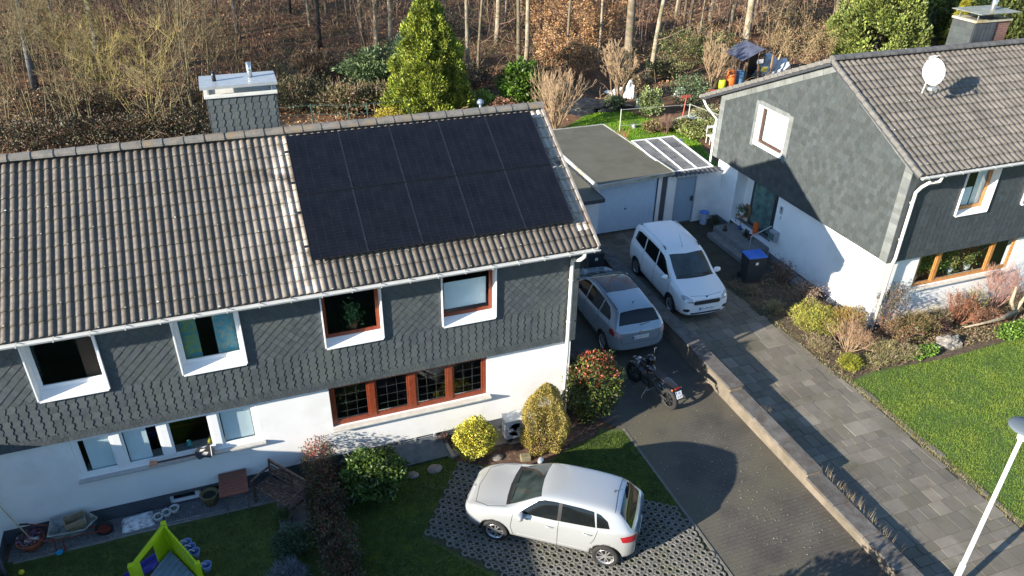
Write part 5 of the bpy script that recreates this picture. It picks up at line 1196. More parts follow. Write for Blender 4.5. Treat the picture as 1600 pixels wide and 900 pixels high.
def grow(T, R, p, d, L, r, depth, nseg=3, kids=(2, 3), spread=.6, up=.15, ratio=.68, wob=.18, sides=3, minr=.004, pts=None):
    pos = p.copy(); dr = d.normalized()
    for i in range(nseg):
        nd = (dr+Vector((R.gauss(0, wob), R.gauss(0, wob), R.gauss(0, wob)+up*.3))).normalized(); q = pos+nd*(L/nseg); r1 = max(minr, r*(1-.32/nseg*(i+1) if depth else 1-.9*(i+1)/nseg))
        T.seg(pos, q, max(minr, r*(1-.32/nseg*i)), r1, sides if r > .03 else 3)
        if depth > 0 and i > 0:
            for _ in range(R.choice(kids)-1):
                sd = nd.orthogonal().normalized(); sd.rotate(Matrix.Rotation(R.uniform(0, 2*PI), 3, nd)); grow(T, R, q, (nd+sd*spread*R.uniform(.7, 1.4)+Vector((0, 0, up))).normalized(), L*ratio*R.uniform(.6, 1.1), r1*.55, depth-1, nseg, kids, spread, up, ratio, wob, sides, minr, pts)
        pos = q; dr = nd
    if pts is not None and depth == 0: pts.append(pos.copy())
    if depth > 0: grow(T, R, pos, dr, L*ratio, r*.66, depth-1, nseg, kids, spread, up, ratio, wob, sides, minr, pts)
def twig_shrub(name, label, cat, base, h, stems, mat, seed, spread=.5, depth=3, group=None, r=.02, lean=.5, up=.3, leaves=None, minr=.003, kids=(2, 3), ratio=.6):
    R = random.Random(seed); t = thing(name, label, cat, base, 0, group); T = Twigs(); pts = []
    for k in range(stems):
        a = 2*PI*k/stems+R.uniform(-.4, .4); d = Vector((math.cos(a)*lean*R.uniform(.3, 1.2), math.sin(a)*lean*R.uniform(.3, 1.2), 1)); grow(T, R, Vector(base)+Vector((math.cos(a), math.sin(a), 0))*.06*R.random()-Vector((0, 0, .03)), d, h*.42*R.uniform(.8, 1.1), r*R.uniform(.7, 1.2), depth, 3, kids, spread, up, ratio, .13, 4, minr, pts)
    T.obj('branches', mat, t)
    if leaves:
        n, l, w_, cols, sc = leaves; RR = np.random.RandomState(seed); P = np.array([tuple(p) for p in pts])[RR.randint(0, len(pts), n)]+RR.normal(0, sc, (n, 3)); V = leaf_cards(P, RR.normal(0, .3, (n, 3)), RR, l, w_); fast_mesh('leaves', V, 4, m_leaf, t, palette(cols, n, RR))
    return t
# ---- shrubs before the left house
YEL = [(.42, .36, .03), (.33, .33, .04), (.22, .26, .03), (.55, .46, .06)]
shrub('shrub', 'rounded bright yellow-green shrub beside the air conditioning unit', 'shrub', (1.83, -.62, 0), .56, .48, 1.22, 8500, .05, .03, YEL, 1, lump=.12, shell=.6, clump=5)
GOL = [(.42, .33, .08), (.50, .40, .11), (.34, .30, .07), (.40, .26, .08), (.26, .25, .06)]
shrub('conifer', 'small golden conical conifer standing in front of the white wall by the corner', 'conifer', (3.66, -.74, 0), .62, .54, 1.95, 19000, .075, .018, GOL, 2, shape='cone', lump=.22, shell=.72, spread=.5, up=.9)
RG = [(.05, .085, .02), (.04, .07, .02), (.10, .14, .03), (.16, .20, .04), (.07, .05, .02)]
shrub('shrub', 'tall photinia bush with red and green leaves at the house corner', 'shrub', (5.22, -.22, 0), .86, .66, 2.15, 7500, .095, .042, RG, 3, mat=m_leafg, tip=([(.34, .05, .03), (.28, .08, .04), (.42, .12, .08), (.10, .14, .03)], .42), lump=.16, shell=.6, clump=2.5)
shrub('shrub', 'dark low evergreen bush in shade between the photinia and the gable', 'shrub', (5.0, .75, 0), .55, .5, 1.55, 2600, .08, .035, [(.03, .05, .015), (.04, .06, .02), (.12, .03, .02)], 4)
GRN = [(.06, .11, .025), (.09, .15, .03), (.04, .08, .02), (.12, .18, .04)]
shrub('shrub', 'round green-leaved laurel bush growing beside the tall reddish hedge', 'shrub', (-.80, -1.05, 0), .80, .70, 1.25, 5200, .13, .05, GRN, 5, mat=m_leafg, clump=3, lump=.12, shell=.6)
HED = [(.055, .07, .03), (.06, .085, .03), (.08, .06, .035), (.11, .055, .042), (.045, .06, .025)]
hd_ = []
for k, (y, h, hw) in enumerate(((-.35, 1.42, .40), (-1.5, 1.32, .46), (-2.75, 1.28, .50), (-4.1, 1.28, .54), (-5.5, 1.3, .56))):
    pass
HT = thing('hedge', 'long narrow photinia hedge with dull green and reddish leaves dividing the front lawns', 'hedge', (-1.95, -3.0, 0)); RR = np.random.RandomState(6); n = 34000; VV = []; CC = []
yc = np.linspace(-.15, -6.2, 26); k = RR.randint(0, 26, n); cxs = -1.95+RR.normal(0, .07, 26); rr_ = RR.uniform(.36, .50, 26); hh = RR.uniform(.92, 1.22, 26); hh[0] = 1.35; hh[1] = 1.3; D = dirs(RR, n); q_ = RR.uniform(.6, 1, n)[:, None]
P = D*q_*np.stack([rr_[k]*(1+.25*(RR.rand(n) < .1)), .34+0*rr_[k], hh[k]*.52], 1)+np.stack([cxs[k], yc[k], hh[k]*.5], 1); P[:, 2] = np.maximum(P[:, 2], .03); C_ = palette(HED, n, RR); f = (P[:, 2] > .75*hh[k]) & (RR.rand(n) > .62); C_[f] = palette([(.20, .05, .04), (.13, .05, .045), (.09, .07, .03)], int(f.sum()), RR)
f = (k < 2) & (P[:, 2] > 1.0) & (RR.rand(n) > .5); C_[f] = palette([(.36, .08, .05)], int(f.sum()), RR)
C_ = C_*np.clip(1+1.3*np.array([noise.noise(Vector(tuple(p*2.6))) for p in P]), .4, 1.6)[:, None]; fast_mesh('crown', leaf_cards(P, D, RR, .062, .026, .8, .3), 4, m_leafg, HT, C_)
b = B()
for y in np.arange(-.2, -6, -.45): b.tube([(-1.95, y, 0), (-1.93, y+.05, .7)], [.025, .01], 5)
b.obj('stems', m_barkd, HT)
shrub('shrub', 'low grey-green bushy shrub in the dark lawn left of the reddish hedge', 'shrub', (-2.86, -2.2, 0), .42, .40, .75, 2600, .10, .02, [(.05, .085, .04), (.07, .11, .055), (.035, .06, .03)], 7, up=.6)
shrub('shrub', 'silvery blue-grey lavender bush at the lower frame edge', 'shrub', (-3.0, -2.95, 0), .42, .36, .55, 2200, .10, .012, [(.16, .19, .22), (.12, .15, .17), (.20, .22, .26)], 8, up=1.0, lump=.2)
shrub('plant', 'small clump of strap leaves growing in the gravel beside the bench', 'plant', (-2.95, -1.12, 0), .2, .2, .30, 240, .22, .016, [(.07, .13, .04), (.10, .16, .05), (.14, .15, .05)], 9, up=1.2)
twig_shrub('shrub', 'small dark bare twiggy bush between the light shaft and the yellow shrub', 'shrub', (1.12, .0, 0), .55, 14, m_twigb, 10, depth=2, leaves=(300, .04, .02, [(.12, .05, .04), (.08, .05, .03)], .05))
# ---- planting along the right house
HE = [(.22, .24, .03), (.30, .30, .04), (.15, .18, .03), (.28, .20, .07)]
shrub('shrub', 'spreading lime green heather mound at the edge of the right driveway', 'shrub', (13.95, 1.45, 0), .80, .85, .78, 8000, .09, .016, HE, 20, up=1.0, lump=.25, clump=3)
shrub('shrub', 'orange-tinted upper part of the heather behind the pale twiggy bush', 'shrub', (14.75, .95, 0), .65, .55, .92, 4200, .09, .016, [(.28, .20, .05), (.22, .20, .04), (.34, .16, .07)], 21, up=1.0)
twig_shrub('shrub', 'bare bush with many pale stems and pinkish twig tips at the white corner', 'shrub', (14.05, .05, 0), 1.35, 22, m_twigp, 22, depth=3, lean=.9, r=.016, up=.25, leaves=(1500, .05, .012, [(.34, .14, .09), (.28, .16, .10)], .05))
shrub('shrub', 'small round yellow-green juniper at the lawn corner by the driveway', 'shrub', (13.45, -.72, 0), .36, .34, .52, 3200, .08, .014, [(.22, .23, .02), (.30, .28, .03), (.14, .17, .02)], 23, up=1.0, clump=5)
PAL = [(.24, .18, .11), (.30, .24, .14), (.16, .11, .07), (.20, .20, .08)]
def dry(name, label, base, rx, ry, h, n, seed, cols, **k): return shrub(name, label, 'shrub', base, rx, ry, h, n, k.pop('l', .14), k.pop('w_', .012), cols, seed, up=.9, lump=.3, shell=.2, **k)
dry('dry_perennial', 'clump of dry pale brown stalks below the white house corner', (13.35, .45, 0), .45, .5, .38, 1500, 24, PAL)
dry('dry_perennial', 'straw-coloured grass tuft right of the white corner', (15.0, -.45, 0), .5, .35, .5, 1700, 25, [(.30, .26, .13), (.24, .22, .08), (.18, .14, .08)])
dry('dry_perennial', 'brown and olive bushy perennials below the oak bay window', (16.45, .0, 0), .85, .5, 1.0, 4200, 26, [(.20, .15, .06), (.16, .10, .05), (.22, .20, .06), (.12, .10, .04)])
twig_shrub('shrub', 'russet leafy rose bush with orange leaves near the downpipe', 'shrub', (15.75, -.1, 0), 1.15, 12, m_twigb, 27, depth=3, lean=.8, leaves=(1500, .05, .03, [(.26, .10, .04), (.16, .13, .05), (.22, .15, .08), (.10, .11, .04)], .08))
twig_shrub('climbing_plant', 'thin dark-leaved climber on the wall behind the right downpipe', 'plant', (15.95, .62, 0), 2.0, 6, m_twigb, 28, depth=3, lean=.12, leaves=(800, .06, .035, [(.05, .07, .035), (.08, .08, .05)], .09), spread=.7)
twig_shrub('shrub', 'dense reddish brown bare thorn bush in the sunny bed under the bay window', 'shrub', (18.6, .15, 0), 1.25, 18, M('twig_rust', (.20, .085, .05), r=.9, var=.3, ns=3), 29, depth=3, lean=1.0, leaves=(1200, .05, .02, [(.26, .11, .06), (.18, .09, .05)], .08))
twig_shrub('shrub', 'tall thin pinkish bare twigs standing against the sunlit white wall at right', 'shrub', (20.3, .35, 0), 2.0, 20, M('twig_pink', (.30, .17, .14), r=.9, var=.2, ns=3), 30, depth=3, lean=.45, r=.011, leaves=(500, .035, .02, [(.34, .16, .12), (.28, .12, .09)], .06))
shrub('shrub', 'low purple-brown heather clump between stone and rose bush', 'shrub', (17.4, -.05, 0), .5, .35, .55, 1800, .06, .02, [(.11, .05, .055), (.16, .08, .06), (.08, .05, .03)], 31)
LG = [(.10, .19, .02), (.14, .25, .03), (.07, .13, .02)]
shrub('ground_cover', 'bright green low leafy patch at the front of the right-hand bed', 'plant', (16.0, -.85, 0), .75, .28, .26, 1900, .07, .05, LG, 32, z0=0)
shrub('ground_cover', 'bright green low leafy patch at the right edge of the bed', 'plant', (20.6, -.95, 0), 1.7, .42, .34, 3600, .08, .06, LG, 33, z0=0)
dry('dry_perennial', 'mixed dry stalks along the lawn edge between heather and stone', (14.6, -.85, 0), .9, .3, .34, 1900, 34, PAL+[(.14, .17, .05)])
twig_shrub('shrub', 'dark bare bush with scattered pale leaves in the shade beside the bin', 'shrub', (14.75, 4.25, 0), .95, 16, m_twigb, 35, depth=3, lean=.8, leaves=(700, .05, .03, [(.20, .15, .10), (.10, .07, .05), (.28, .24, .18)], .07))
twig_shrub('shrub', 'brown bush with beige dead leaves at the shadow edge by the white wall', 'shrub', (14.6, 2.75, 0), .95, 15, m_twigb, 36, depth=3, lean=.8, leaves=(1100, .05, .035, [(.30, .24, .17), (.22, .14, .10), (.16, .12, .08)], .08))
shrub('shrub', 'small dark green shrub at the wall beside the blue-lidded bucket', 'shrub', (14.95, 8.85, 0), .22, .25, .55, 900, .06, .03, [(.05, .08, .03), (.09, .07, .04)], 37)
# weathered stone and gnarled trunk in the bed
b = B(); RR = random.Random(5); bm = bmesh.new(); bmesh.ops.create_icosphere(bm, subdivisions=4, radius=1)
for v in bm.verts:
    n_ = noise.fractal(v.co*1.4, .8, 2.0, 4); v.co = v.co*(1+.38*n_)
    v.co = Vector((v.co.x*.46, v.co.y*.26, max(-.1, v.co.z*.26)))
me = bpy.data.meshes.new('garden_stone'); bm.to_mesh(me); bm.free(); me.materials.append(M('lichen_stone', (.26, .24, .22), r=.9, var=.3, ns=14, bump=1, bs=30, dirt=(.14, .12, .09), dns=8)); o = link('garden_stone', me); o.location = (17.35, -.72, .06); tag(o, 'rough grey boulder lying where bed and right lawn meet', 'stone')
T = Twigs(); R = random.Random(8); t = thing('vine_trunk', 'gnarled pale bent trunk with a fork at the right edge of the bed', 'vine', (20.6, -.25, 0))
for q in ([(20.6, -.25, 0), (20.5, -.3, .45), (20.9, -.2, 1.0), (21.3, -.1, 1.5)], [(20.5, -.3, .4), (19.6, -.5, .38), (18.9, -.6, .45), (18.0, -.55, .42)], [(20.5, -.3, .3), (20.1, -.3, .8), (20.2, -.2, 1.3)]):
    b = B(); b.tube(q, [.075, .06, .04, .02][:len(q)], 8); b.obj('branch', M('pale_bark', (.33, .28, .20), r=.9, var=.3, ns=9, bump=.8), t, smooth=True)
b = B()
RR = np.random.RandomState(77); n = 9000; X = RR.uniform(12.9, 22, n); Y = np.where(X < 15.3, RR.uniform(-1.1, 4.9, n), RR.uniform(-1.0, .6, n)); nz = np.array([noise.noise(Vector((x*1.1, y*1.1, 3))) for x, y in zip(X, Y)]); kp = (nz > -.25); X, Y = X[kp], Y[kp]; n = len(X)
struct(fast_mesh('bed_litter', leaf_cards(np.stack([X, Y, RR.uniform(.01, .12, n)], 1), RR.normal(0, .5, (n, 3)), RR, .10, .022, .8, .3), 4, m_leaf, None, palette([(.26, .18, .10), (.18, .12, .07), (.32, .25, .15), (.14, .15, .05), (.12, .08, .05)], n, RR)), 'stuff')
for i, (x, y, rx, h, c) in enumerate(((13.25, 3.9, .3, .35, 0), (13.3, 2.7, .35, .4, 1), (13.3, .35, .3, .35, 0), (14.1, -.75, .4, .35, 1), (15.5, -.75, .5, .4, 0), (16.9, .1, .5, .8, 2), (17.7, .25, .5, .75, 0), (19.4, -.2, .6, .6, 2), (19.3, .35, .5, 1.1, 1), (21.3, .1, .8, 1.0, 0))):
    dry('dry_perennial', ['small withered tuft at the shaded edge of the right driveway', 'withered tuft beside the heather on its shaded side', 'straw tuft left of the pale twiggy bush', 'withered stalks at the lawn edge behind the small juniper', 'dry straw clump between green patch and white corner', 'russet dead perennial behind the boulder', 'tan seed heads under the left pane of the bay window', 'reddish dead stalks behind the fallen vine branch', 'tall dry stalks under the middle of the bay window', 'big tan dead clump at the right edge of the bed'][i], (x, y, 0), rx, rx*.8, h, 1100, 600+i, [PAL, [(.22, .20, .08), (.30, .25, .13)], [(.24, .11, .06), (.17, .10, .06)]][c])
# ------------------------------------------------------------------ GRASS (uncountable)
def inpoly(P, poly):
    x, y = P[:, 0], P[:, 1]; ins = np.zeros(len(P), bool); n = len(poly)
    for i in range(n):
        x0, y0 = poly[i]; x1, y1 = poly[(i+1) % n]; c = ((y0 > y) != (y1 > y)) & (x < (x1-x0)*(y-y0)/(y1-y0+1e-12)+x0); ins ^= c
    return ins
def grass(name, label_none, poly, n, hgt, cols, seed, wdt=.012, zf=None, patch=.9, holes=()):
    RR = np.random.RandomState(seed); xs_ = [p[0] for p in poly]; ys_ = [p[1] for p in poly]
    P = np.stack([RR.uniform(min(xs_), max(xs_), n*3), RR.uniform(min(ys_), max(ys_), n*3)], 1); P = P[inpoly(P, poly)]
    for hpoly in holes: P = P[~inpoly(P, hpoly)]
    P = P[:n]; n = len(P)
    ns = np.array([noise.noise(Vector((p[0]*1.3, p[1]*1.3, seed))) + .6*noise.noise(Vector((p[0]*5, p[1]*5, seed))) for p in P])
    z = np.zeros(n) if zf is None else np.array([zf(p[0], p[1]) for p in P]); h = hgt*RR.uniform(.5, 1.3, n)*(1+.5*ns); a = RR.uniform(0, 2*PI, n); ln = RR.normal(0, .5, (n, 2))*h[:, None]
    B0 = np.stack([P[:, 0], P[:, 1], z], 1); W_ = np.stack([np.cos(a), np.sin(a), 0*a], 1)*wdt*.5; T_ = B0+np.stack([ln[:, 0], ln[:, 1], h], 1)
    C_ = palette(cols, n, RR, j=.12)*np.clip(1+ns*patch, .5, 1.7)[:, None]; C_[:, 0] *= 1+.25*np.clip(ns, -1, 1)
    o = fast_mesh(name, np.stack([B0-W_, B0+W_, T_], 1), 3, M('grass_blade', (1, 1, 1), r=.6, var=0, attr='Col', trans=.5), None, C_); struct(o, 'stuff'); return o
GC = [(.21, .34, .045), (.24, .37, .055), (.28, .385, .08), (.19, .31, .04)]
vis = [(13.15, -8.3), (17.2, -8.3), (22, -5.5), (24, -1.3), (20, -1.2), (16.6, -1.25), (14.2, -1.15), (13.1, -1.3)]
grass('lawn_grass', '', vis, 110000, .05, GC, 50, .013, patch=.22)
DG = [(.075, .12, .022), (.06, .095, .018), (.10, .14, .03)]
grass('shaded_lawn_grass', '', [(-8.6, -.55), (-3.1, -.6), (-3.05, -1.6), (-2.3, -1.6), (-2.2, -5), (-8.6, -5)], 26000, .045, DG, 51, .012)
pav = [tuple((PO+ax_*u+ay_*v)[:2]) for u, v in ((-.02, .05), (-.02, -2.50), (2.8, -3.38), (8.2, -3.38), (6.6, -1.2), (5.7, .02))]
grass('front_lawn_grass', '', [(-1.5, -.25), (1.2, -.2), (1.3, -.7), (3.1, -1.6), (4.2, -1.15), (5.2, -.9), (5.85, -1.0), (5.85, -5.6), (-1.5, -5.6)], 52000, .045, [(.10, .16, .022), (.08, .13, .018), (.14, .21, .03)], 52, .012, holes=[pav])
grass('garden_lawn_grass', '', gl, 30000, .07, [(.20, .38, .02), (.25, .44, .03), (.16, .30, .02)], 53, .03, patch=.4)
# weeds and grass in joints, along the wall and the drive
RR = np.random.RandomState(60); P = []
for k in range(2600): P.append((13.05+RR.normal(0, .07), RR.uniform(-8.5, -.9)))
for k in range(1500): P.append((9.60+abs(RR.normal(0, .05)), RR.uniform(-8.5, 6)))
for k in range(900): P.append((12.95+RR.normal(0, .12), RR.uniform(-.9, 5)))
P = np.array(P); n = len(P); a = RR.uniform(0, 2*PI, n); h = RR.uniform(.02, .08, n); W_ = np.stack([np.cos(a), np.sin(a), 0*a], 1)*.007; B0 = np.stack([P[:, 0], P[:, 1], np.full(n, .01)], 1); T_ = B0+np.stack([RR.normal(0, .03, n), RR.normal(0, .03, n), h], 1)
struct(fast_mesh('joint_weeds', np.stack([B0-W_, B0+W_, T_], 1), 3, m_leaf, None, palette([(.20, .18, .06), (.13, .15, .04), (.26, .20, .10)], n, RR)), 'stuff')
P = []
for cy, s_ in ((1.6, .35), (.5, .3), (-.4, .25), (-1.9, .1), (-4.6, .25), (-5.1, .2), (-5.6, .25), (-6.3, .3), (3, .6)):
    for k in range(int(170)): P.append((9.53+abs(RR.normal(0, .03)), cy+RR.normal(0, s_)))
P = np.array(P); n = len(P); a = RR.uniform(0, 2*PI, n); h = RR.uniform(.12, .62, n)*np.where(RR.rand(n) < .5, .5, 1); W_ = np.stack([np.cos(a), np.sin(a), 0*a], 1)*.005; B0 = np.stack([P[:, 0], P[:, 1], np.full(n, .01)], 1); T_ = B0+np.stack([RR.normal(.05, .08, n), RR.normal(0, .08, n), h], 1)
struct(fast_mesh('dry_wall_grass', np.stack([B0-W_, B0+W_, T_], 1), 3, m_leaf, None, palette([(.38, .30, .17), (.28, .20, .12)], n, RR)), 'stuff')
# tufts in the paver holes
P = []
for k in range(9000):
    u, v = RR.uniform(0, 8), RR.uniform(-3.35, 0); q = PO+ax_*u+ay_*v
    if q.x < DX0-.1 and v > low(u)-.1 and noise.noise(Vector((q.x*.8, q.y*.8, 1))) > -.1: P.append((q.x, q.y))
P = np.array(P); n = len(P); a = RR.uniform(0, 2*PI, n); W_ = np.stack([np.cos(a), np.sin(a), 0*a], 1)*.006; B0 = np.stack([P[:, 0], P[:, 1], np.full(n, .005)], 1); T_ = B0+np.stack([RR.normal(0, .012, n), RR.normal(0, .012, n), RR.uniform(.02, .05, n)], 1)
struct(fast_mesh('paver_grass', np.stack([B0-W_, B0+W_, T_], 1), 3, m_leaf, None, palette([(.10, .12, .03), (.07, .10, .02), (.15, .14, .06)], n, RR)), 'stuff')
# fallen leaves and petals
P = np.concatenate([np.stack([RR.uniform(6, 9, 260), RR.uniform(-7, 1, 260)], 1), np.stack([RR.normal(7.9, .5, 260), RR.normal(-4.0, 1.4, 260)], 1), np.stack([RR.uniform(9.7, 12.9, 320), RR.uniform(-8, 5, 320)], 1), np.stack([RR.uniform(-1.2, 5.7, 120), RR.uniform(-5, -.8, 120)], 1)]); P = P[(P[:, 0] < 9.0) | (P[:, 0] > 9.65)]; n = len(P)
V = leaf_cards(np.stack([P[:, 0], P[:, 1], np.full(n, .032)], 1), np.zeros((n, 3)), RR, .035, .02, 1, 0); V[:, :, 2] = .026+(V[:, :, 2]-.032)*.12
struct(fast_mesh('fallen_leaves', V, 4, m_leaf, None, palette([(.40, .38, .30), (.28, .24, .15), (.5, .48, .42), (.16, .12, .07)], n, RR)), 'stuff')
# ================================================================== NEIGHBOUR'S PROJECTING WALL (left edge)
NW = thing('house_extension', 'white side wall of the neighbouring extension with dark plinth at the left edge', 'building', (-10, -2.5, 0))
b = B(); b.box(-12.5, -8.66, -5.6, .11, .42, 2.95); b.obj('wall', m_white, NW); b = B(); b.box(-12.46, -8.70, -5.56, .10, 0, .419); b.obj('plinth', m_plinth, NW)
b = B(); b.box(-12.7, -8.6, -5.75, .0, 2.951, 3.02); b.obj('roof', m_felt, NW)
b = B(); b.box(-14, -9.3, -11, -2.7, 3.03, 3.72); b.prism([(-11.2, 3.721), (-2.5, 3.721), (-5.2, 4.15)], -14, -9.1, Matrix(((0, 0, 1, 0), (1, 0, 0, 0), (0, 1, 0, 0), (0, 0, 0, 1)))); b.obj('added_shade_block', m_white, NW); b = B(); b.box(-14, -9.3, -11, -5.62, 0, 2.95); b.obj('shade_block_base', m_white, NW)  # unseen raised block and its base, added to shade lawn, hedge and car
b = B(); b.tube([(-8.60, -.78, 0), (-8.60, -.78, .55)], .05, 10); b.obj('grey_pipe', m_plinth, NW, smooth=True)
# ================================================================== FRONT GARDEN THINGS
m_terra = M('terracotta', (.38, .12, .06), r=.8, var=.2, ns=10)
m_wood = M('dark_weathered_wood', (.075, .045, .032), r=.75, var=.45, ns=16, bump=.3, dirt=(.20, .17, .15), dns=14)
m_woodr = M('red_stained_wood', (.17, .065, .045), r=.6, var=.2, ns=18)
m_red = M('rusty_red_metal', (.20, .035, .025), r=.55, var=.3, ns=20)
# wheelbarrow
wb = thing('wheelbarrow', 'grey metal wheelbarrow with red frame holding a small wooden crate', 'wheelbarrow', (-7.25, -.25, 0))
b = B(); top = [(-7.70, -.52), (-6.98, -.55), (-6.75, -.28), (-6.98, -.02), (-7.70, .02)]; bot = [(-7.55, -.42), (-7.12, -.42), (-7.0, -.27), (-7.12, -.12), (-7.55, -.10)]
n = 5; V = [(x, y, .56) for x, y in top]+[(x, y, .32) for x, y in bot]+[(-7.35+(x+7.35)*.96, -.25+(y+.25)*.96, .56) for x, y in top]+[(-7.35+(x+7.35)*.96, -.25+(y+.25)*.96, .335) for x, y in bot]
F_ = [(i, (i+1) % 5, 5+(i+1) % 5, 5+i) for i in range(5)]+[(10+(i+1) % 5, 10+i, 15+i, 15+(i+1) % 5) for i in range(5)]+[(i, 10+i, 10+(i+1) % 5, (i+1) % 5) for i in range(5)]+[(9, 8, 7, 6, 5), (15, 16, 17, 18, 19)]
b.mesh(V, F_); 
for i in range(5): b.tube([(*top[i], .56), (*top[(i+1) % 5], .56)], .014, 6)
b.obj('tray', M('galvanised', (.33, .36, .36), r=.5, var=.25, ns=9, metal=.2, dirt=(.16, .15, .12), dns=5), wb)
b = B()
for y in (-.48, -.04): b.tube([(-8.15, y, .62), (-7.75, y, .42), (-7.1, -.26+(y+.26)*.5, .26), (-6.72, -.26+(y+.26)*.25, .18)], .016, 6); b.tube([(-7.62, y, .38), (-7.66, y, .02), (-7.50, y, .02), (-7.46, y, .36)], .014, 6)
b.obj('frame', m_red, wb)
b = B()
for y in (-.48, -.04): b.tube([(-8.28, y, .65), (-8.12, y, .61)], .022, 8); 
b.obj('grips', m_blackp, wb)
b = B(); Mx = Matrix.Translation((-6.70, -.26, .19)) @ Matrix.Rotation(PI/2, 4, 'X'); b.lathe([(.13, -.03), (.185, -.03), (.19, 0), (.185, .03), (.13, .03)], 20, Mx, cap=False); w_ = b.obj('wheel', m_tyre, wb, smooth=True); b = B(); b.lathe([(0, .02), (.13, .02)], 16, Mx, cap=False); b.lathe([(0, -.02), (.13, -.02)], 16, Mx, cap=False); b.obj('rim', m_red, w_)
cr = thing('wooden_crate', 'small slatted wooden crate lying in the wheelbarrow', 'crate', (-7.18, -.22, .36)); m_pale = M('pale_crate_wood', (.30, .24, .15), r=.8, var=.3, ns=15)
b = B(); Mx = Matrix.Translation((-7.2, -.22, .37)) @ Matrix.Rotation(.25, 4, 'Z')
for k in range(4):
    z = k*.075
    for s in (-1, 1): b.box(-.2, .2, s*.14-.006, s*.14+.006, z, z+.055, None, Mx); b.box(s*.2-.006, s*.2+.006, -.134, .134, z, z+.055, None, Mx)
b.obj('slats', m_pale, cr); b = B()
for sx in (-.185, .185):
    for sy in (-.125, .125): b.box(sx-.012, sx+.012, sy-.012, sy+.012, 0, .3, None, Mx)
b.box(-.19, .19, -.13, .13, -.012, -.002, None, Mx); b.obj('corner_posts', m_pale, cr)
# terracotta bowl with flowers, broom
tp = thing('plant_bowl', 'round terracotta bowl with purple flowers in the left wall corner', 'plant pot', (-8.17, -.10, 0)); b = B(); b.lathe([(.17, 0), (.27, .22), (.29, .26), (.26, .26), (.24, .21), (0, .21)], 26, Matrix.Translation((-8.17, -.10, 0))); b.obj('bowl', m_terra, tp, smooth=True)
RR = np.random.RandomState(3); n = 420; a = RR.uniform(0, 2*PI, n); r_ = RR.uniform(0, .2, n)**.8*1.2; P = np.stack([-8.17+np.cos(a)*r_*.8, -.10+np.sin(a)*r_*.8, .25+RR.uniform(0, .07, n)], 1)
fast_mesh('flowers', leaf_cards(P, np.tile([0, 0, .3], (n, 1)), RR, .05, .04), 4, m_leaf, tp, palette([(.25, .10, .30), (.45, .38, .5), (.05, .09, .03), (.30, .14, .25), (.04, .06, .03)], n, RR))
br = thing('broom', 'long-handled broom leaning in the left white wall corner', 'broom', (-8.12, -.2, .27)); b = B(); b.tube([(-8.12, -.20, .32), (-8.55, .06, 1.35)], .013, 8); b.obj('handle', M('ash_handle', (.45, .34, .20), r=.6), br); b = B(); b.box(-8.24, -7.98, -.24, -.18, .26, .34); b.obj('head', M('white_bristles', (.5, .5, .5), r=.9), br, bevel=.01); b = B(); b.tube([(-8.55, .06, 1.35), (-8.60, .09, 1.45)], .018, 8); b.obj('cap', m_blackp, br)
o = None; b = B(); b.lathe([(0, .0), (.07, .0), (.075, .03), (.06, .035), (.055, .015), (0, .012)], 16, Matrix.Translation((-7.6, -.52, .03))); o = b.obj('bowl', M('bright_blue', (.03, .35, .60), r=.4), smooth=True); tag(o, 'tiny bright blue plastic dish on the lawn edge below the wheelbarrow', 'dish')
b = B(); bmx = Matrix.Translation((-8.28, -.84, .06)); b.lathe([(0, -.06), (.035, -.049), (.056, -.02), (.06, 0), (.056, .02), (.035, .049), (0, .06)], 14, bmx); o = b.obj('ball', M('ball_yellow', (.6, .5, .03), r=.4), smooth=True); tag(o, 'small yellow ball on the grass at the lower left corner', 'ball')
# sacks and triple planter
sk = thing('compost_sack', 'flat printed white plastic sack lying on the gravel', 'sack', (-6.05, -.12, 0))
bm = bmesh.new(); bmesh.ops.create_grid(bm, x_segments=18, y_segments=12, size=1)
for v in bm.verts:
    x, y = v.co.x, v.co.y; e = max(0, 1-max(abs(x), abs(y))**4); v.co = Vector((x*.34, y*.19, .02+.10*e**.5+.02*noise.noise(Vector((x*3, y*3, 1)))))
me = bpy.data.meshes.new('sack'); bm.to_mesh(me); bm.free(); me.materials.append(M('printed_plastic', (.78, .80, .82), r=.35, col2=(.60, .68, .70), ns=7, dirt=(.35, .16, .2), dns=9)); me.polygons.foreach_set('use_smooth', [True]*len(me.polygons))
o = link('sack', me, sk); o.rotation_euler = (0, 0, .12); o2 = link('folded_sack', me.copy(), sk); o2.location = (.02, -.04, -.02); o2.rotation_euler = (0, 0, .05); o2.scale = (1.05, 1.1, .5)
tr = thing('planter', 'white triple-bowl planter on the left end of the grating', 'planter', (-5.42, -.15, 0)); m_wp = M('chalk_white', (.55, .56, .55), r=.7, var=.1)
for k in range(3):
    x, y = -5.60+.17*k, -.24+.07*k; b = B(); b.lathe([(.08, 0), (.105, .10), (.12, .14), (.095, .14), (.085, .11), (0, .10)], 18, Matrix.Translation((x, y, .03))); q = b.obj('bowl', m_wp, tr, smooth=True)
    n = 50; RR = np.random.RandomState(k); a = RR.uniform(0, 2*PI, n); P = np.stack([x+np.cos(a)*.04, y+np.sin(a)*.04, np.full(n, .16)], 1); fast_mesh('sprouts', leaf_cards(P, np.tile([0, 0, .4], (n, 1)), RR, .05, .02), 4, m_leaf, q, palette([(.05, .10, .04)], n, RR))
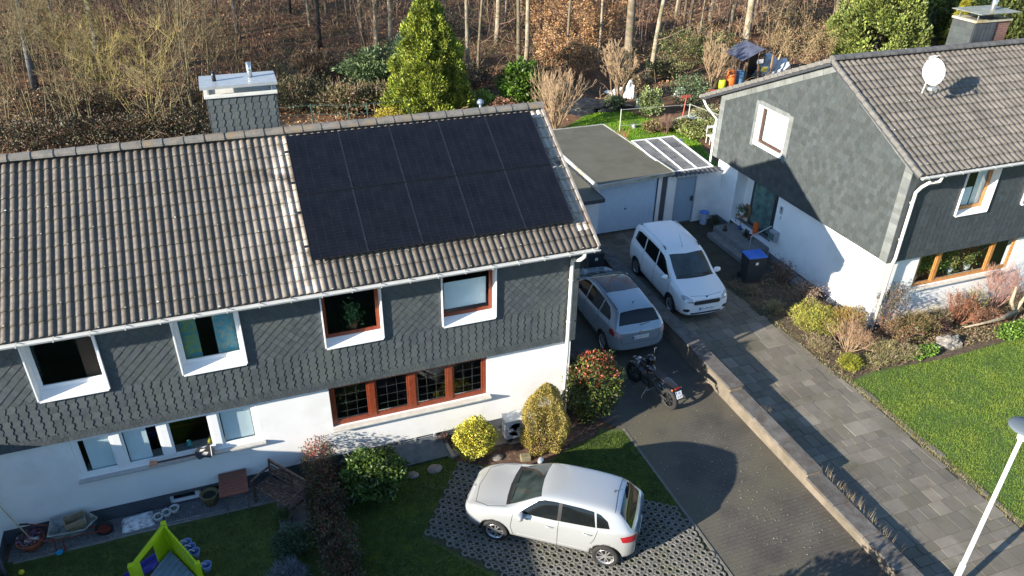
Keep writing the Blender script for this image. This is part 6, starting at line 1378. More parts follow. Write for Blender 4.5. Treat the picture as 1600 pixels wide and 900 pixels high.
# light-well grating
gr = thing('light_well_grating', 'steel mesh grating over the basement light well below the left windows', 'grating', (-4.8, -.12, 0)); b = B(); x0, x1, y0, y1 = -5.45, -4.15, -.38, .14
for x in np.arange(x0, x1, .035): b.box(x, x+.005, y0, y1, .012, .028)
for y in np.arange(y0, y1, .035): b.box(x0, x1, y, y+.005, .0125, .0275)
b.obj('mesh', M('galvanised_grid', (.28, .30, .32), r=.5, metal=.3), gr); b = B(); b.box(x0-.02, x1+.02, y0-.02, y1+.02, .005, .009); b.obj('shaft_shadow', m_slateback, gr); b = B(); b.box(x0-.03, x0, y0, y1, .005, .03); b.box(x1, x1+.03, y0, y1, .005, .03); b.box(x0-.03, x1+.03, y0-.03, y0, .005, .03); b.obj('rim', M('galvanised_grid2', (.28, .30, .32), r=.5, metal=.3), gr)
pt = thing('plant_pot', 'empty round stoneware pot on the right end of the grating', 'plant pot', (-4.47, -.08, .03)); b = B(); b.lathe([(.13, 0), (.17, .2), (.20, .27), (.21, .31), (.17, .31), (.16, .27), (.14, .25), (0, .25)], 26, Matrix.Translation((-4.47, -.08, .03))); b.obj('pot', M('olive_stoneware', (.16, .13, .06), r=.6, var=.3, ns=9), pt, smooth=True); b = B(); b.lathe([(0, .0), (.155, .0)], 20, Matrix.Translation((-4.47, -.08, .285)), cap=False); b.obj('soil', M('dark_soil', (.03, .025, .02), r=1), pt)
# folding table
tb = thing('folding_table', 'square red-brown slatted folding table standing against the white wall', 'table', (-3.88, -.32, 0)); b = B(); x0, x1, y0, y1 = -4.20, -3.58, -.70, .07
for k in range(9): y = y0+.05+(y1-y0-.1)*k/9; b.box(x0+.04, x1-.04, y, y+(y1-y0-.1)/9-.012, .69, .71)
b.obj('slats', m_woodr, tb, bevel=.003); b = B(); b.box(x0, x0+.039, y0, y1, .68, .712); b.box(x1-.039, x1, y0, y1, .68, .712); b.box(x0+.039, x1-.039, y0, y0+.045, .68, .712); b.box(x0+.039, x1-.039, y1-.045, y1, .68, .712); b.obj('top_frame', m_woodr, tb, bevel=.004)
for x in (x0+.08, x1-.08):
    for s in (1, -1): b = B(); b.bar((x, -.32-s*.30, .01), (x, -.32+s*.28, .67), .022, .045); b.obj('leg', m_wood, tb)
# bench
P0 = Vector((-3.08, -.04, 0)); P1 = Vector((-2.36, -1.0, 0)); u = (P1-P0).normalized(); f_ = Vector((u.y, -u.x, 0)); Lb = (P1-P0).length
bn = thing('garden_bench', 'weathered dark brown wooden garden bench angled beside the reddish hedge', 'bench', (P0+P1)/2+f_*.25); 
def bp(a, d, z): return P0+u*a+f_*d+Vector((0, 0, z))
b = B()
for k in range(7): d = .05+k*.068; b.bar(bp(0, d, .43), bp(Lb, d, .43), .056, .022)
b.obj('seat', m_wood, bn, bevel=.004)
b = B()
b.bar(bp(0, -.03, .88), bp(Lb, -.03, .88), .04, .07); b.bar(bp(0, .0, .52), bp(Lb, .0, .52), .03, .05)
for z in (.60, .68, .76): b.bar(bp(.04, -.01, z), bp(Lb*.38, -.015, z), .022, .035); b.bar(bp(Lb*.62, -.01, z), bp(Lb-.04, -.015, z), .022, .035)
for a in (Lb*.38, Lb*.62): b.bar(bp(a, 0, .52), bp(a, -.03, .86), .045, .03)
b.bar(bp(Lb*.40, -.01, .70), bp(Lb*.60, -.01, .70), .022, .16); b.obj('backrest', m_wood, bn)
for a in (0, Lb):
    b = B(); b.bar(bp(a, .50, 0), bp(a, .50, .66), .055); b.obj('leg', m_wood, bn); b = B(); b.bar(bp(a, .0, 0), bp(a, 0, .45), .055); b.bar(bp(a, 0, .45), bp(a, -.04, .90), .05); b.obj('leg', m_wood, bn)
    b = B(); b.tube([bp(a, -.02, .68), bp(a, .15, .69), bp(a, .38, .68), bp(a, .52, .65), bp(a, .56, .62)], .028, 8); b.obj('armrest', m_wood, bn, smooth=True); b = B(); b.bar(bp(a, .03, .38), bp(a, .5, .38), .03, .05); b.obj('side_rail', m_wood, bn)
# guitar on the sill
g0 = at(252, 722, 1, .05); g1 = at(335, 715, 1, .05); zz = (LW[2])+.03; gu = thing('toy_guitar', 'small dark guitar with pale decorated body lying on the left window sill', 'guitar', (-4.3, .05, zz))
gx0, gx1 = g0.x, g1.x+.02; b = B(); Mx = Matrix.Translation((gx1-.19, -.01, zz+.08)) @ Matrix.Rotation(.75, 4, 'X') @ Matrix.Scale(1.25, 4); b.prism([(-.16, -.03), (-.10, -.11), (.0, -.085), (.10, -.12), (.17, -.05), (.17, .05), (.10, .12), (.0, .085), (-.10, .11), (-.16, .03)], 0, .035, Mx); b.obj('body', m_blackp, gu, bevel=.008)
b = B(); b.prism([(-.05, -.03), (.03, -.06), (.07, -.01), (.0, .01)], .036, .039, Mx); b.prism([(-.08, .03), (-.02, .025), (.03, .06), (-.05, .07)], .036, .039, Mx); b.box(.11, .125, -.1, .1, .036, .04, None, Mx); b.obj('scratchplate', M('bone_white', (.55, .52, .48), r=.4), gu)
b = B(); b.box(-.78, -.12, -.018, .018, .02, .04, None, Mx); b.obj('neck', M('dark_neck', (.05, .02, .02), r=.4), gu); b = B(); b.prism([(-.92, -.05), (-.79, -.035), (-.77, .03), (-.90, .055)], .015, .035, Mx); b.obj('headstock', M('orange_wood', (.42, .20, .10), r=.5, var=.4, ns=30), gu)
# ornaments on the inside sill
for x, lb, c, s in ((at(295, 693, 1, .3).x, 'teal toy figure behind the third pane of the left window', (.05, .25, .25), .09), (at(327, 685, 1, .3).x, 'small yellow cone-shaped ornament behind the third pane of the left window', (.5, .42, .04), .07)):
    b = B(); b.lathe([(s, 0), (s*.9, s*.6), (s*.3, s*1.6), (0, s*2.2)] if 'yellow' in lb else [(s*.8, 0), (s, s*.6), (s*.5, s), (s*.6, s*1.4), (0, s*1.9)], 14, Matrix.Translation((x, .36, LW[2]+.10))); o = b.obj('ornament', M('ornament_'+('y' if 'yellow' in lb else 't'), c, r=.5), smooth=True); tag(o, lb, 'ornament')
b = B(); b.box(LW[0]+.1, LW[1]-.1, .28, .5, LW[2]+.06, LW[2]+.09); b.obj('inner_sill', M('inner_sill', (.3, .3, .28), r=.5), HA)
# potted houseplant in the third upper window
hp = at(551, 500, 1, .42); t = thing('potted_plant', 'small leafy plant in a pot behind the third upper window', 'plant', (hp.x, .42, 3.80)); b = B(); b.lathe([(.07, 0), (.10, .16), (.085, .16), (0, .14)], 16, Matrix.Translation((hp.x, .42, 3.80))); b.obj('pot', m_terra, t, smooth=True)
RR = np.random.RandomState(9); n = 340; P = RR.normal(0, 1, (n, 3))*np.array([.10, .08, .16])+np.array([hp.x, .40, 4.18]); fast_mesh('leaves', leaf_cards(P, RR.normal(0, .4, (n, 3)), RR, .09, .035), 4, m_leafg, t, palette([(.07, .16, .04), (.10, .22, .06), (.05, .1, .03)], n, RR))
# terracotta pot behind the laurel
b = B(); b.lathe([(.12, 0), (.16, .28), (.18, .30), (.18, .36), (.15, .36), (.14, .3), (0, .28)], 24, Matrix.Translation((-.72, -.12, .12))); o = b.obj('plant_pot', m_terra, smooth=True); tag(o, 'terracotta pot between laurel bush and white wall', 'plant pot')
b = B(); b.box(-.95, -.5, -.3, .05, 0, .12); o = b.obj('stone_block', M('step_stone', (.2, .19, .17), r=.9, var=.3)); tag(o, 'low stone block under the terracotta pot at the wall', 'block')
# light shaft with dark sheet cover right of the laurel
ls = thing('light_shaft', 'grey covered basement light shaft with concrete edges right of the laurel', 'light shaft', (.5, 0, 0)); b = B(); V = [(-.25, .12, .34), (1.12, .12, .34), (1.22, -.40, .06), (-.12, -.42, .06)]
b.mesh([Vector(v) for v in V]+[Vector(v)-Vector((0, 0, .03)) for v in V], [(3, 2, 1, 0), (4, 5, 6, 7), (0, 1, 5, 4), (1, 2, 6, 5), (2, 3, 7, 6), (3, 0, 4, 7)]); b.obj('cover', M('grey_cover_sheet', (.085, .10, .11), r=.5, var=.3, ns=5), ls)
b = B(); b.bar((1.18, .12, .2), (1.30, -.50, .03), .09, .12); b.bar((-.28, .12, .2), (-.16, -.48, .03), .08, .12); b.obj('concrete_edges', M('shaft_concrete', (.28, .25, .2), r=.9, var=.2), ls)
for x in (.05, .45, .95): b = B(); b.box(x, x+.05, .085, .125, .22, .42); b.obj('clasp', m_zincm, ls)
b = B(); b.box(.1, .95, .10, .112, .31, .33); b.box(.1, .95, .10, .112, .37, .385); b.obj('bar', m_zincm, ls)
for (x, y, s, lb) in ((.75, -.72, .16, 'pale flat stepping stone in the grass below the light shaft'), (.2, -.75, .12, 'violet-grey flat stone in the grass left of the pale stone'), (1.35, -.35, .15, 'rounded grey stone at the left foot of the yellow shrub'), (2.35, -.85, .12, 'grey stone at the right foot of the yellow shrub')):
    bm = bmesh.new(); bmesh.ops.create_icosphere(bm, subdivisions=3, radius=1)
    for v in bm.verts: v.co = v.co*(1+.2*noise.noise(v.co*1.5+Vector((x, y, 0)))); v.co = Vector((v.co.x*s*1.2, v.co.y*s, v.co.z*s*.35))
    me = bpy.data.meshes.new('stone'); bm.to_mesh(me); bm.free(); me.materials.append(M('flat_stone', (.19, .17, .16), r=.9, var=.3, ns=10, bump=.6)); me.polygons.foreach_set('use_smooth', [True]*len(me.polygons)); o = link('stone', me); o.location = (x, y, .03); tag(o, lb, 'stone')
# sandstone flags and block near the air-conditioning unit
b = B(); b.box(2.15, 2.78, -.42, .12, .0, .035); b.box(2.80, 3.30, -.50, .12, .0, .035); b.box(3.32, 3.7, -.5, .1, 0, .035); o = b.obj('stone_flags', M('sand_flags', (.27, .22, .16), r=.9, var=.2, ns=5, bump=.3), bevel=.006); struct(o)
b = B(); b.box(-.13, .13, -.09, .09, 0, .14, None, Matrix.Translation((3.0, -1.12, .0)) @ Matrix.Rotation(-.2, 4, 'Z')); o = b.obj('stone_block', M('olive_block', (.17, .15, .09), r=.9, var=.3), bevel=.015); tag(o, 'small square olive stone block in the soil bed before the conifer', 'block')
acu = thing('air_conditioner', 'pale outdoor air conditioning unit standing between yellow shrub and golden conifer', 'heat pump', (3.1, -.28, .04)); b = B(); b.box(2.72, 3.52, -.42, -.10, .12, .72); b.obj('casing', M('ac_casing', (.42, .46, .50), r=.4, var=.03), acu, bevel=.015)
b = B(); b.box(2.70, 3.54, -.45, -.08, .722, .745); b.obj('lid', M('ac_lid', (.62, .63, .62), r=.5), acu, bevel=.006)
b = B(); Mx = Matrix.Translation((3.0, -.425, .42)) @ Matrix.Rotation(PI/2, 4, 'X')
for r_ in np.arange(.05, .24, .03): b.lathe([(r_, 0), (r_+.006, 0), (r_+.006, .008), (r_, .008)], 28, Mx)
b.obj('fan_grille', M('ac_grille', (.36, .40, .43), r=.5), acu)
for x in (2.82, 3.38): b = B(); b.box(x, x+.08, -.44, -.08, .035, .12); b.obj('foot', m_blackp, acu)
# ------------------------------------------------------------------ plastic climbing house
m_lime = M('lime_plastic', (.42, .56, .01), r=.4, var=.06, ns=3); m_pblue = M('dusty_blue_plastic', (.16, .22, .30), r=.5, var=.2, ns=5); m_purp = M('violet_blue_plastic', (.09, .08, .40), r=.35, var=.1); m_buck = M('pale_blue_bucket', (.14, .22, .42), r=.4)
py = thing('play_tower', 'lime green plastic play tower with violet slide and hanging blue buckets', 'play tower', (-5.3, -2.3, 0))
A_ = at(255, 818, 2, 1.28); L0 = at(204, 884, 2, 1.22); R0 = at(308, 880, 2, 1.05)
def post(p, h, s=.05): b = B(); b.box(p.x-s, p.x+s, p.y-s, p.y+s, 0, h); b.obj('post', m_lime, py, bevel=.015)
post(A_, 1.32); post(L0, 1.25, .055); R1 = A_+(R0-A_)*1.0; post(R1, 1.08)
def pan(a, c, z0, z1, z2, th=.03):
    """upright panel between two plan points, top edge running from z1 to z2"""
    a = Vector((a.x, a.y, 0)); c = Vector((c.x, c.y, 0)); n_ = (c-a).cross(Vector((0, 0, 1))).normalized()*th/2
    V = [a-n_+Vector((0, 0, z0)), c-n_+Vector((0, 0, z0)), c-n_+Vector((0, 0, z2)), a-n_+Vector((0, 0, z1)), a+n_+Vector((0, 0, z0)), c+n_+Vector((0, 0, z0)), c+n_+Vector((0, 0, z2)), a+n_+Vector((0, 0, z1))]
    return V, [(0, 1, 2, 3), (7, 6, 5, 4), (0, 4, 5, 1), (1, 5, 6, 2), (2, 6, 7, 3), (3, 7, 4, 0)]
b = B(); N_ = 9
for k in range(N_):
    a = A_.lerp(R1, (k+.06)/N_); c = A_.lerp(R1, (k+.94)/N_); b.mesh(*pan(a, c, .1, 1.25-.2*k/N_, 1.25-.2*(k+1)/N_, .035))
b.mesh(*pan(A_, R1, .12, 1.20, 1.0, .018)); b.obj('slatted_panel', m_lime, py, bevel=.006)
b = B(); b.mesh(*pan(A_, L0, 1.12, 1.26, 1.20, .07)); b.mesh(*pan(A_, A_.lerp(L0, .38), .1, 1.16, 1.13, .035)); b.mesh(*pan(A_.lerp(L0, .80), L0, .1, 1.13, 1.13, .035)); b.obj('arched_panel', m_lime, py, bevel=.008)
cen = (A_+L0+R1)/3; b = B(); fl = [Vector((p.x, p.y, .62)) for p in (A_, L0, L0+(R1-A_), R1)]; c4 = sum(fl, Vector())/4; fl = [c4+(p-c4)*.86 for p in fl]; b.mesh([p for p in fl]+[p-Vector((0, 0, .05)) for p in fl], [(0, 1, 2, 3), (7, 6, 5, 4), (0, 4, 5, 1), (1, 5, 6, 2), (2, 6, 7, 3), (3, 7, 4, 0)])
for k in range(7): a = fl[0].lerp(fl[3], k/7+.05); c = fl[1].lerp(fl[2], k/7+.05); b.bar(a+Vector((0, 0, .008)), c+Vector((0, 0, .008)), .05, .014)
b.obj('platform', m_pblue, py)
sd0 = (L0+A_)/2; dirS = (sd0-(R1+L0+(R1-A_)-R1+R1)/2); d2 = (L0-R1).normalized(); s0 = at(238, 884, 2, .55); b = B(); q0 = Vector((s0.x+.15, s0.y+.05, .6)); q1 = Vector((s0.x-.75, s0.y+.0, .18)); w2 = (A_-L0).normalized()*.24; w2.z = 0
V = [q0-w2, q0+w2, q1+w2, q1-w2]; b.mesh(V+[v-Vector((0, 0, .04)) for v in V], [(0, 1, 2, 3), (7, 6, 5, 4), (0, 4, 5, 1), (1, 5, 6, 2), (2, 6, 7, 3), (3, 7, 4, 0)])
for s in (-1, 1): b.mesh(*[x for x in (lambda a, c: ([a, c, c+Vector((0, 0, .12)), a+Vector((0, 0, .16)), a+w2.normalized()*.03*s, c+w2.normalized()*.03*s, c+w2.normalized()*.03*s+Vector((0, 0, .12)), a+w2.normalized()*.03*s+Vector((0, 0, .16))], [(0, 1, 2, 3), (7, 6, 5, 4), (0, 4, 5, 1), (1, 5, 6, 2), (2, 6, 7, 3), (3, 7, 4, 0)]))(q0+w2*s, q1+w2*s)])
b.obj('slide', m_purp, py, bevel=.015)
nrm = (R1-A_).cross(Vector((0, 0, 1))).normalized(); nrm.z = 0; nrm = nrm if nrm.x > 0 else -nrm
for k, (t_, dz) in enumerate(((.42, .0), (.54, -.05), (.66, -.08), (1.0, -.1))):
    p = A_.lerp(R1, t_)+nrm*.16; z = 1.02-.2*t_; bk = thing('bucket', ['small blue bucket hooked on the lime panel, uppermost of the four', 'small blue bucket hooked on the lime panel, second from the top', 'small blue bucket hooked on the lime panel, third from the top', 'small blue bucket hooked at the lowest corner of the lime panel'][k], 'bucket', (p.x, p.y, z-.08), 0, 'blue buckets on the play tower')
    b = B(); b.lathe([(.065, -.14), (.095, .03), (.105, .03), (.10, .0), (.07, -.15), (0, -.15)], 20, Matrix.Translation((p.x, p.y, z+.03)), cap=False); b.lathe([(0, -.135), (.066, -.135)], 16, Matrix.Translation((p.x, p.y, z+.03)), cap=False); b.obj('pail', m_buck, bk, smooth=True)
    b = B(); b.tube([p+Vector((0, 0, z-p.z+.05)), p-nrm*.08+Vector((0, 0, z-p.z+.16)), p-nrm*.17+Vector((0, 0, z-p.z+.13))], .014, 6); b.obj('hook', m_zincm, bk)
# ------------------------------------------------------------------ motorcycle (tail towards the camera)
mc0 = Vector((7.44, -.52, 0)); mc1 = Vector((7.13, .90, 0)); hdm = math.atan2((mc1-mc0).y, (mc1-mc0).x)
mo = thing('motorcycle', 'black motorcycle with helmet on the tank parked behind the silver people carrier', 'motorcycle', (mc0+mc1)/2, hdm)
m_mblk = M('black_gloss', (.012, .012, .015), r=.15, coat=.6); m_chr = M('dull_chrome', (.45, .46, .48), r=.25, metal=.9)
lx = (mc1-mc0).length/2
for x, r_ in ((-lx, .315), (lx, .31)):
    Mx = Matrix.Translation((x, 0, r_)) @ Matrix.Rotation(PI/2, 4, 'X'); b = B(); b.lathe([(r_*.70, -.055), (r_*.9, -.075), (r_, -.03), (r_, .03), (r_*.9, .075), (r_*.70, .055)], 32, Mx, cap=False); w_ = b.obj('wheel', m_tyre, mo, smooth=True, world=False)
    b = B(); b.lathe([(r_*.62, -.04), (r_*.71, -.05), (r_*.71, .05), (r_*.62, .04)], 28, Mx, cap=False); b.lathe([(0, -.06), (.05, -.06), (.05, .06), (0, .06)], 12, Mx)
    for k in range(6): a = 2*PI*k/6; b.bar(Mx @ Vector((0, 0, 0)), Mx @ Vector((math.cos(a)*r_*.65, math.sin(a)*r_*.65, 0)), .035, .03)
    b.obj('rim', m_alloyd, w_, world=False)
b = B(); b.lathe([(0, -1), (.5, -.85), (.85, -.4), (1, .1), (.8, .7), (.4, .95), (0, 1)], 18, Matrix.Translation((.22, 0, .86)) @ Matrix.Rotation(PI/2-.12, 4, 'Y') @ Matrix.Diagonal((.15, .16, .29, 1))); b.obj('fuel_tank', m_mblk, mo, smooth=True, world=False)
b = B(); b.prism([(-.60, -.09), (-.35, -.14), (-.05, -.12), (.02, -.07), (.02, .07), (-.05, .12), (-.35, .14), (-.60, .09)], .78, .86); b.obj('seat', m_blackp, mo, bevel=.03, world=False, seg=3)
b = B(); b.prism([(-.95, -.05), (-.6, -.10), (-.5, -.10), (-.5, .10), (-.6, .10), (-.95, .05)], .80, .90); b.obj('tail_unit', m_mblk, mo, bevel=.025, world=False, seg=3)
b = B(); b.box(-.985, -.95, -.07, .07, .80, .86); b.obj('tail_light', m_lampr, mo, bevel=.01, world=False)
b = B(); b.box(-.1, .3, -.16, .16, .30, .62); b.box(.0, .22, -.2, .2, .34, .5); b.obj('engine', M('engine_metal', (.06, .06, .06), r=.4, metal=.5, var=.4, ns=20), mo, bevel=.04, world=False)
b = B(); b.tube([(.45, 0, .82), (.05, .10, .66), (-.3, .10, .45), (-.35, .08, .35)], .025, 8); b.tube([(.45, 0, .82), (.05, -.10, .66), (-.3, -.10, .45), (-.35, -.08, .35)], .025, 8); b.tube([(-.3, .09, .36), (-lx, .09, .315)], .028, 8); b.tube([(-.3, -.09, .36), (-lx, -.09, .315)], .028, 8); b.obj('frame', m_blackp, mo, world=False)
for s in (-1, 1): b = B(); b.tube([(.46, s*.10, .92), (lx, s*.10, .31)], .024, 8); b.obj('fork', m_chr, mo, world=False, smooth=True)
b = B(); b.tube([(.30, -.38, .98), (.42, -.22, 1.0), (.47, 0, .96), (.42, .22, 1.0), (.30, .38, .98)], .013, 8); hb = b.obj('handlebar', m_blackp, mo, world=False, smooth=True)
for s in (-1, 1):
    b = B(); b.tube([(.36, s*.30, 1.0), (.40, s*.36, 1.16)], .007, 6); b.lathe([(0, -.01), (.05, -.008), (.055, 0), (.05, .008), (0, .01)], 14, Matrix.Translation((.40, s*.38, 1.19)) @ Matrix.Rotation(PI/2-.3, 4, 'Y') @ Matrix.Diagonal((.7, 1.1, 1, 1))); b.obj('mirror', m_chr, mo, world=False, smooth=True)
    b = B(); b.tube([(.30, s*.38, .98), (.24, s*.45, .965)], .018, 8); b.obj('grip', m_blackp, hb, world=False)
    b = B(); b.lathe([(0, -.03), (.025, -.02), (.025, .02), (0, .03)], 10, Matrix.Translation((-.93, s*.15, .80)) @ Matrix.Rotation(PI/2, 4, 'Y')); b.tube([(-.93, 0, .80), (-.93, s*.15, .80)], .006, 6); b.obj('indicator', M('amber_lens', (.5, .15, .04), r=.2), mo, world=False)
b = B(); b.lathe([(0, -.06), (.07, -.05), (.09, .0), (.08, .04), (0, .045)], 18, Matrix.Translation((.60, 0, .84)) @ Matrix.Rotation(PI/2, 4, 'Y')); b.obj('headlight', m_lampc, mo, world=False, smooth=True)
b = B(); b.mesh([(lx-.30, -.06, .52), (lx-.30, .06, .52), (lx, .07, .66), (lx, -.07, .66), (lx+.22, -.06, .56), (lx+.22, .06, .56)], [(0, 1, 2, 3), (3, 2, 5, 4)]); b.obj('front_mudguard', m_mblk, mo, world=False)
b = B(); b.mesh([(-.93, -.03, .80), (-.93, .03, .80), (-1.03, .03, .66), (-1.03, -.03, .66), (-.95, -.03, .66), (-.95, .03, .66)], [(0, 1, 2, 3), (0, 3, 4), (1, 5, 2)]); b.obj('plate_bracket', m_blackp, mo, world=False)
Mp = Matrix.Translation((-1.05, 0, .66)) @ Matrix(((0, 0, -1, 0), (-1, 0, 0, 0), (0, 1, 0, 0), (0, 0, 0, 1))); Mp = Matrix.Translation((-1.06, 0, .68)) @ Matrix.Rotation(.5, 4, 'Y') @ Matrix(((0, 0, -1, 0), (-1, 0, 0, 0), (0, 1, 0, 0), (0, 0, 0, 1)))
b = B(); b.box(-.10, .10, -.10, .10, -.002, .003, None, Mp); pl = b.obj('number_plate', m_platew, mo, world=False, bevel=.003); b = B(); b.box(-.095, -.065, .02, .09, .0032, .0042, None, Mp); b.obj('country_band', m_plateb, pl, world=False)
text('GL', 'plate_writing', m_ink, pl, Mp @ Matrix.Translation((.015, .045, .004)), .075); text('H 27', 'plate_writing', m_ink, pl, Mp @ Matrix.Translation((0, -.045, .004)), .075)
b = B(); b.tube([(.1, -.14, .32), (-.2, -.16, .28), (-.75, -.19, .42)], [.025, .03, .05], 12); b.obj('exhaust', m_chr, mo, world=False, smooth=True)
b = B(); b.tube([(.0, .14, .3), (.02, .32, .02), (-.04, .34, .01)], .012, 6); b.obj('side_stand', m_chr, mo, world=False)
for s in (-1, 1): b = B(); b.tube([(-.15, s*.17, .34), (-.15, s*.30, .34)], .016, 6); b.obj('footpeg', m_chr, mo, world=False)
Mh = Matrix.Translation(mc0.lerp(mc1, .62)+Vector((.02, 0, 1.10))); he = thing('helmet', 'dark glossy crash helmet resting on the motorcycle tank', 'helmet', mc0.lerp(mc1, .62)+Vector((.02, 0, .98)))
b = B(); b.lathe([(.09, -.12), (.125, -.08), (.14, 0), (.125, .07), (.08, .12), (0, .14)], 24, Mh @ Matrix.Diagonal((1.0, 1.12, 1, 1))); b.obj('shell', m_mblk, he, smooth=True); b = B(); b.lathe([(.142, -.04), (.146, .0), (.138, .045)], 24, Mh @ Matrix.Diagonal((1.0, 1.12, 1, 1)), cap=False); b.obj('visor', m_cglass, he, smooth=True)
# ------------------------------------------------------------------ bins
def bin_(name, label, x, y, rz, lidm, group=None, w_=.56, d_=.55, h=1.02):
    t = thing(name, label, 'bin', (x, y, .015), rz, group); b = B(); a, c = w_/2, d_/2
    b.mesh([(-a*.82, -c*.8, 0), (a*.82, -c*.8, 0), (a*.82, c*.8, 0), (-a*.82, c*.8, 0), (-a, -c, h), (a, -c, h), (a, c, h), (-a, c, h)], [(3, 2, 1, 0), (4, 5, 6, 7), (0, 1, 5, 4), (1, 2, 6, 5), (2, 3, 7, 6), (3, 0, 4, 7)]); b.box(-a-.01, a+.01, -c-.01, c+.01, h-.06, h-.005); b.obj('body', M('anthracite_bin', (.03, .035, .04), r=.5, var=.15), t, world=False, bevel=.015)
    b = B(); b.mesh([(-a-.02, -c-.03, h+.005), (a+.02, -c-.03, h+.005), (a+.02, c+.02, h+.03), (-a-.02, c+.02, h+.03), (-a*.8, -c*.75, h+.05), (a*.8, -c*.75, h+.05), (a*.8, c*.75, h+.08), (-a*.8, c*.75, h+.08)], [(3, 2, 1, 0), (4, 5, 6, 7), (0, 1, 5, 4), (1, 2, 6, 5), (2, 3, 7, 6), (3, 0, 4, 7)]); b.tube([(-a, c+.05, h), (a, c+.05, h)], .015, 6); b.obj('lid', lidm, t, world=False, bevel=.012)
    for s in (-1, 1): b = B(); b.lathe([(0, -.03), (.10, -.03), (.10, .03), (0, .03)], 16, Matrix.Translation((s*a*.8, c+.02, .10)) @ Matrix.Rotation(PI/2, 4, 'Y')); b.obj('wheel', m_tyre, t, world=False)
    b = B(); b.box(-.05, .05, -c*.93-.012, -c*.93-.006, h*.72, h*.82); b.obj('sticker', m_platew, t, world=False); return t
bin_('wheelie_bin', 'black wheelie bin with bright blue lid in front of the entrance steps', 13.80, 4.75, -.12, M('blue_lid', (.03, .14, .55), r=.4), w_=.70)
bin_('wheelie_bin', 'dark brown-lidded bin in deep shade under the left house eave', 8.65, 6.85, -.2, M('brown_lid', (.05, .03, .02), r=.5))
# bucket with printed side, pots, chair, boots, orange jacket-like tub
bu = thing('paint_bucket', 'white printed tub with blue lid in the corner by the pale blue door', 'bucket', (14.72, 9.28, 0)); b = B(); b.lathe([(.14, 0), (.17, .48), (0, .48)], 22, Matrix.Translation((14.72, 9.28, .01))); b.obj('tub', M('printed_tub', (.55, .58, .62), r=.4, col2=(.3, .36, .5), ns=14, detail=1), bu, smooth=False); b = B(); b.lathe([(.18, 0), (.18, .04), (.16, .05), (0, .05)], 22, Matrix.Translation((14.72, 9.28, .49))); b.obj('lid', M('blue_tub_lid', (.05, .2, .6), r=.4), bu)
b = B(); b.lathe([(.10, 0), (.15, .2), (.13, .2), (.11, .05), (0, .05)], 18, Matrix.Translation((14.95, 8.30, .02))); o = b.obj('watering_pot', M('teal_plastic', (.02, .22, .17), r=.4), smooth=True); tag(o, 'teal green round pot at the left end of the entrance steps', 'pot')
ch_ = thing('chair', 'small wicker chair with a potted plant on it in the entrance recess', 'chair', (15.75, 8.25, .38)); m_wick = M('wicker', (.28, .16, .08), r=.8, var=.35, ns=30, bump=.5)
b = B(); b.box(-.2, .2, -.2, .2, .30, .34, None, Matrix.Translation((15.75, 8.2, .38))); b.obj('seat', m_wick, ch_, bevel=.02)
b = B(); b.prism([(-.2, .32), (.2, .32), (.2, .6), (.12, .75), (-.12, .75), (-.2, .6)], .17, .2, Matrix.Translation((15.75, 8.2, .38)) @ Matrix(((0, 0, 1, 0), (1, 0, 0, 0), (0, 1, 0, 0), (0, 0, 0, 1)))); b.obj('backrest', m_wick, ch_)
for sx in (-.17, .17):
    for sy in (-.17, .17): b = B(); b.tube([(15.75+sx, 8.2+sy, .38), (15.75+sx, 8.2+sy, .68)], .016, 6); b.obj('leg', m_wick, ch_)
fp = thing('potted_plant', 'leafy plant in a white pot standing on the wicker chair', 'plant', (15.7, 8.2, .72)); b = B(); b.lathe([(.08, 0), (.12, .16), (.10, .16), (0, .13)], 18, Matrix.Translation((15.7, 8.2, .72))); b.obj('pot', m_upvc, fp, smooth=True)
RR = np.random.RandomState(14); n = 160; P = RR.normal(0, 1, (n, 3))*np.array([.11, .11, .08])+np.array([15.7, 8.2, .98]); fast_mesh('leaves', leaf_cards(P, RR.normal(0, .4, (n, 3)), RR, .10, .035), 4, m_leafg, fp, palette([(.05, .10, .03), (.08, .14, .05)], n, RR))
ow = thing('scooter', 'bright orange toy standing upright by the entrance glass door', 'toy', (15.62, 7.15, .38)); b = B(); b.prism([(-.10, 0), (.10, 0), (.13, .35), (.08, .52), (-.08, .52), (-.13, .35)], -.05, .05, Matrix.Translation((15.62, 7.15, .38)) @ Matrix(((0, 0, 1, 0), (1, 0, 0, 0), (0, 1, 0, 0), (0, 0, 0, 1)))); b.obj('shell', M('signal_orange', (.75, .13, .02), r=.4), ow, bevel=.03); b = B(); b.tube([(15.62, 7.15, .88), (15.60, 7.05, 1.0), (15.60, 7.25, 1.0)], .015, 6); b.obj('handle', m_blackp, ow)
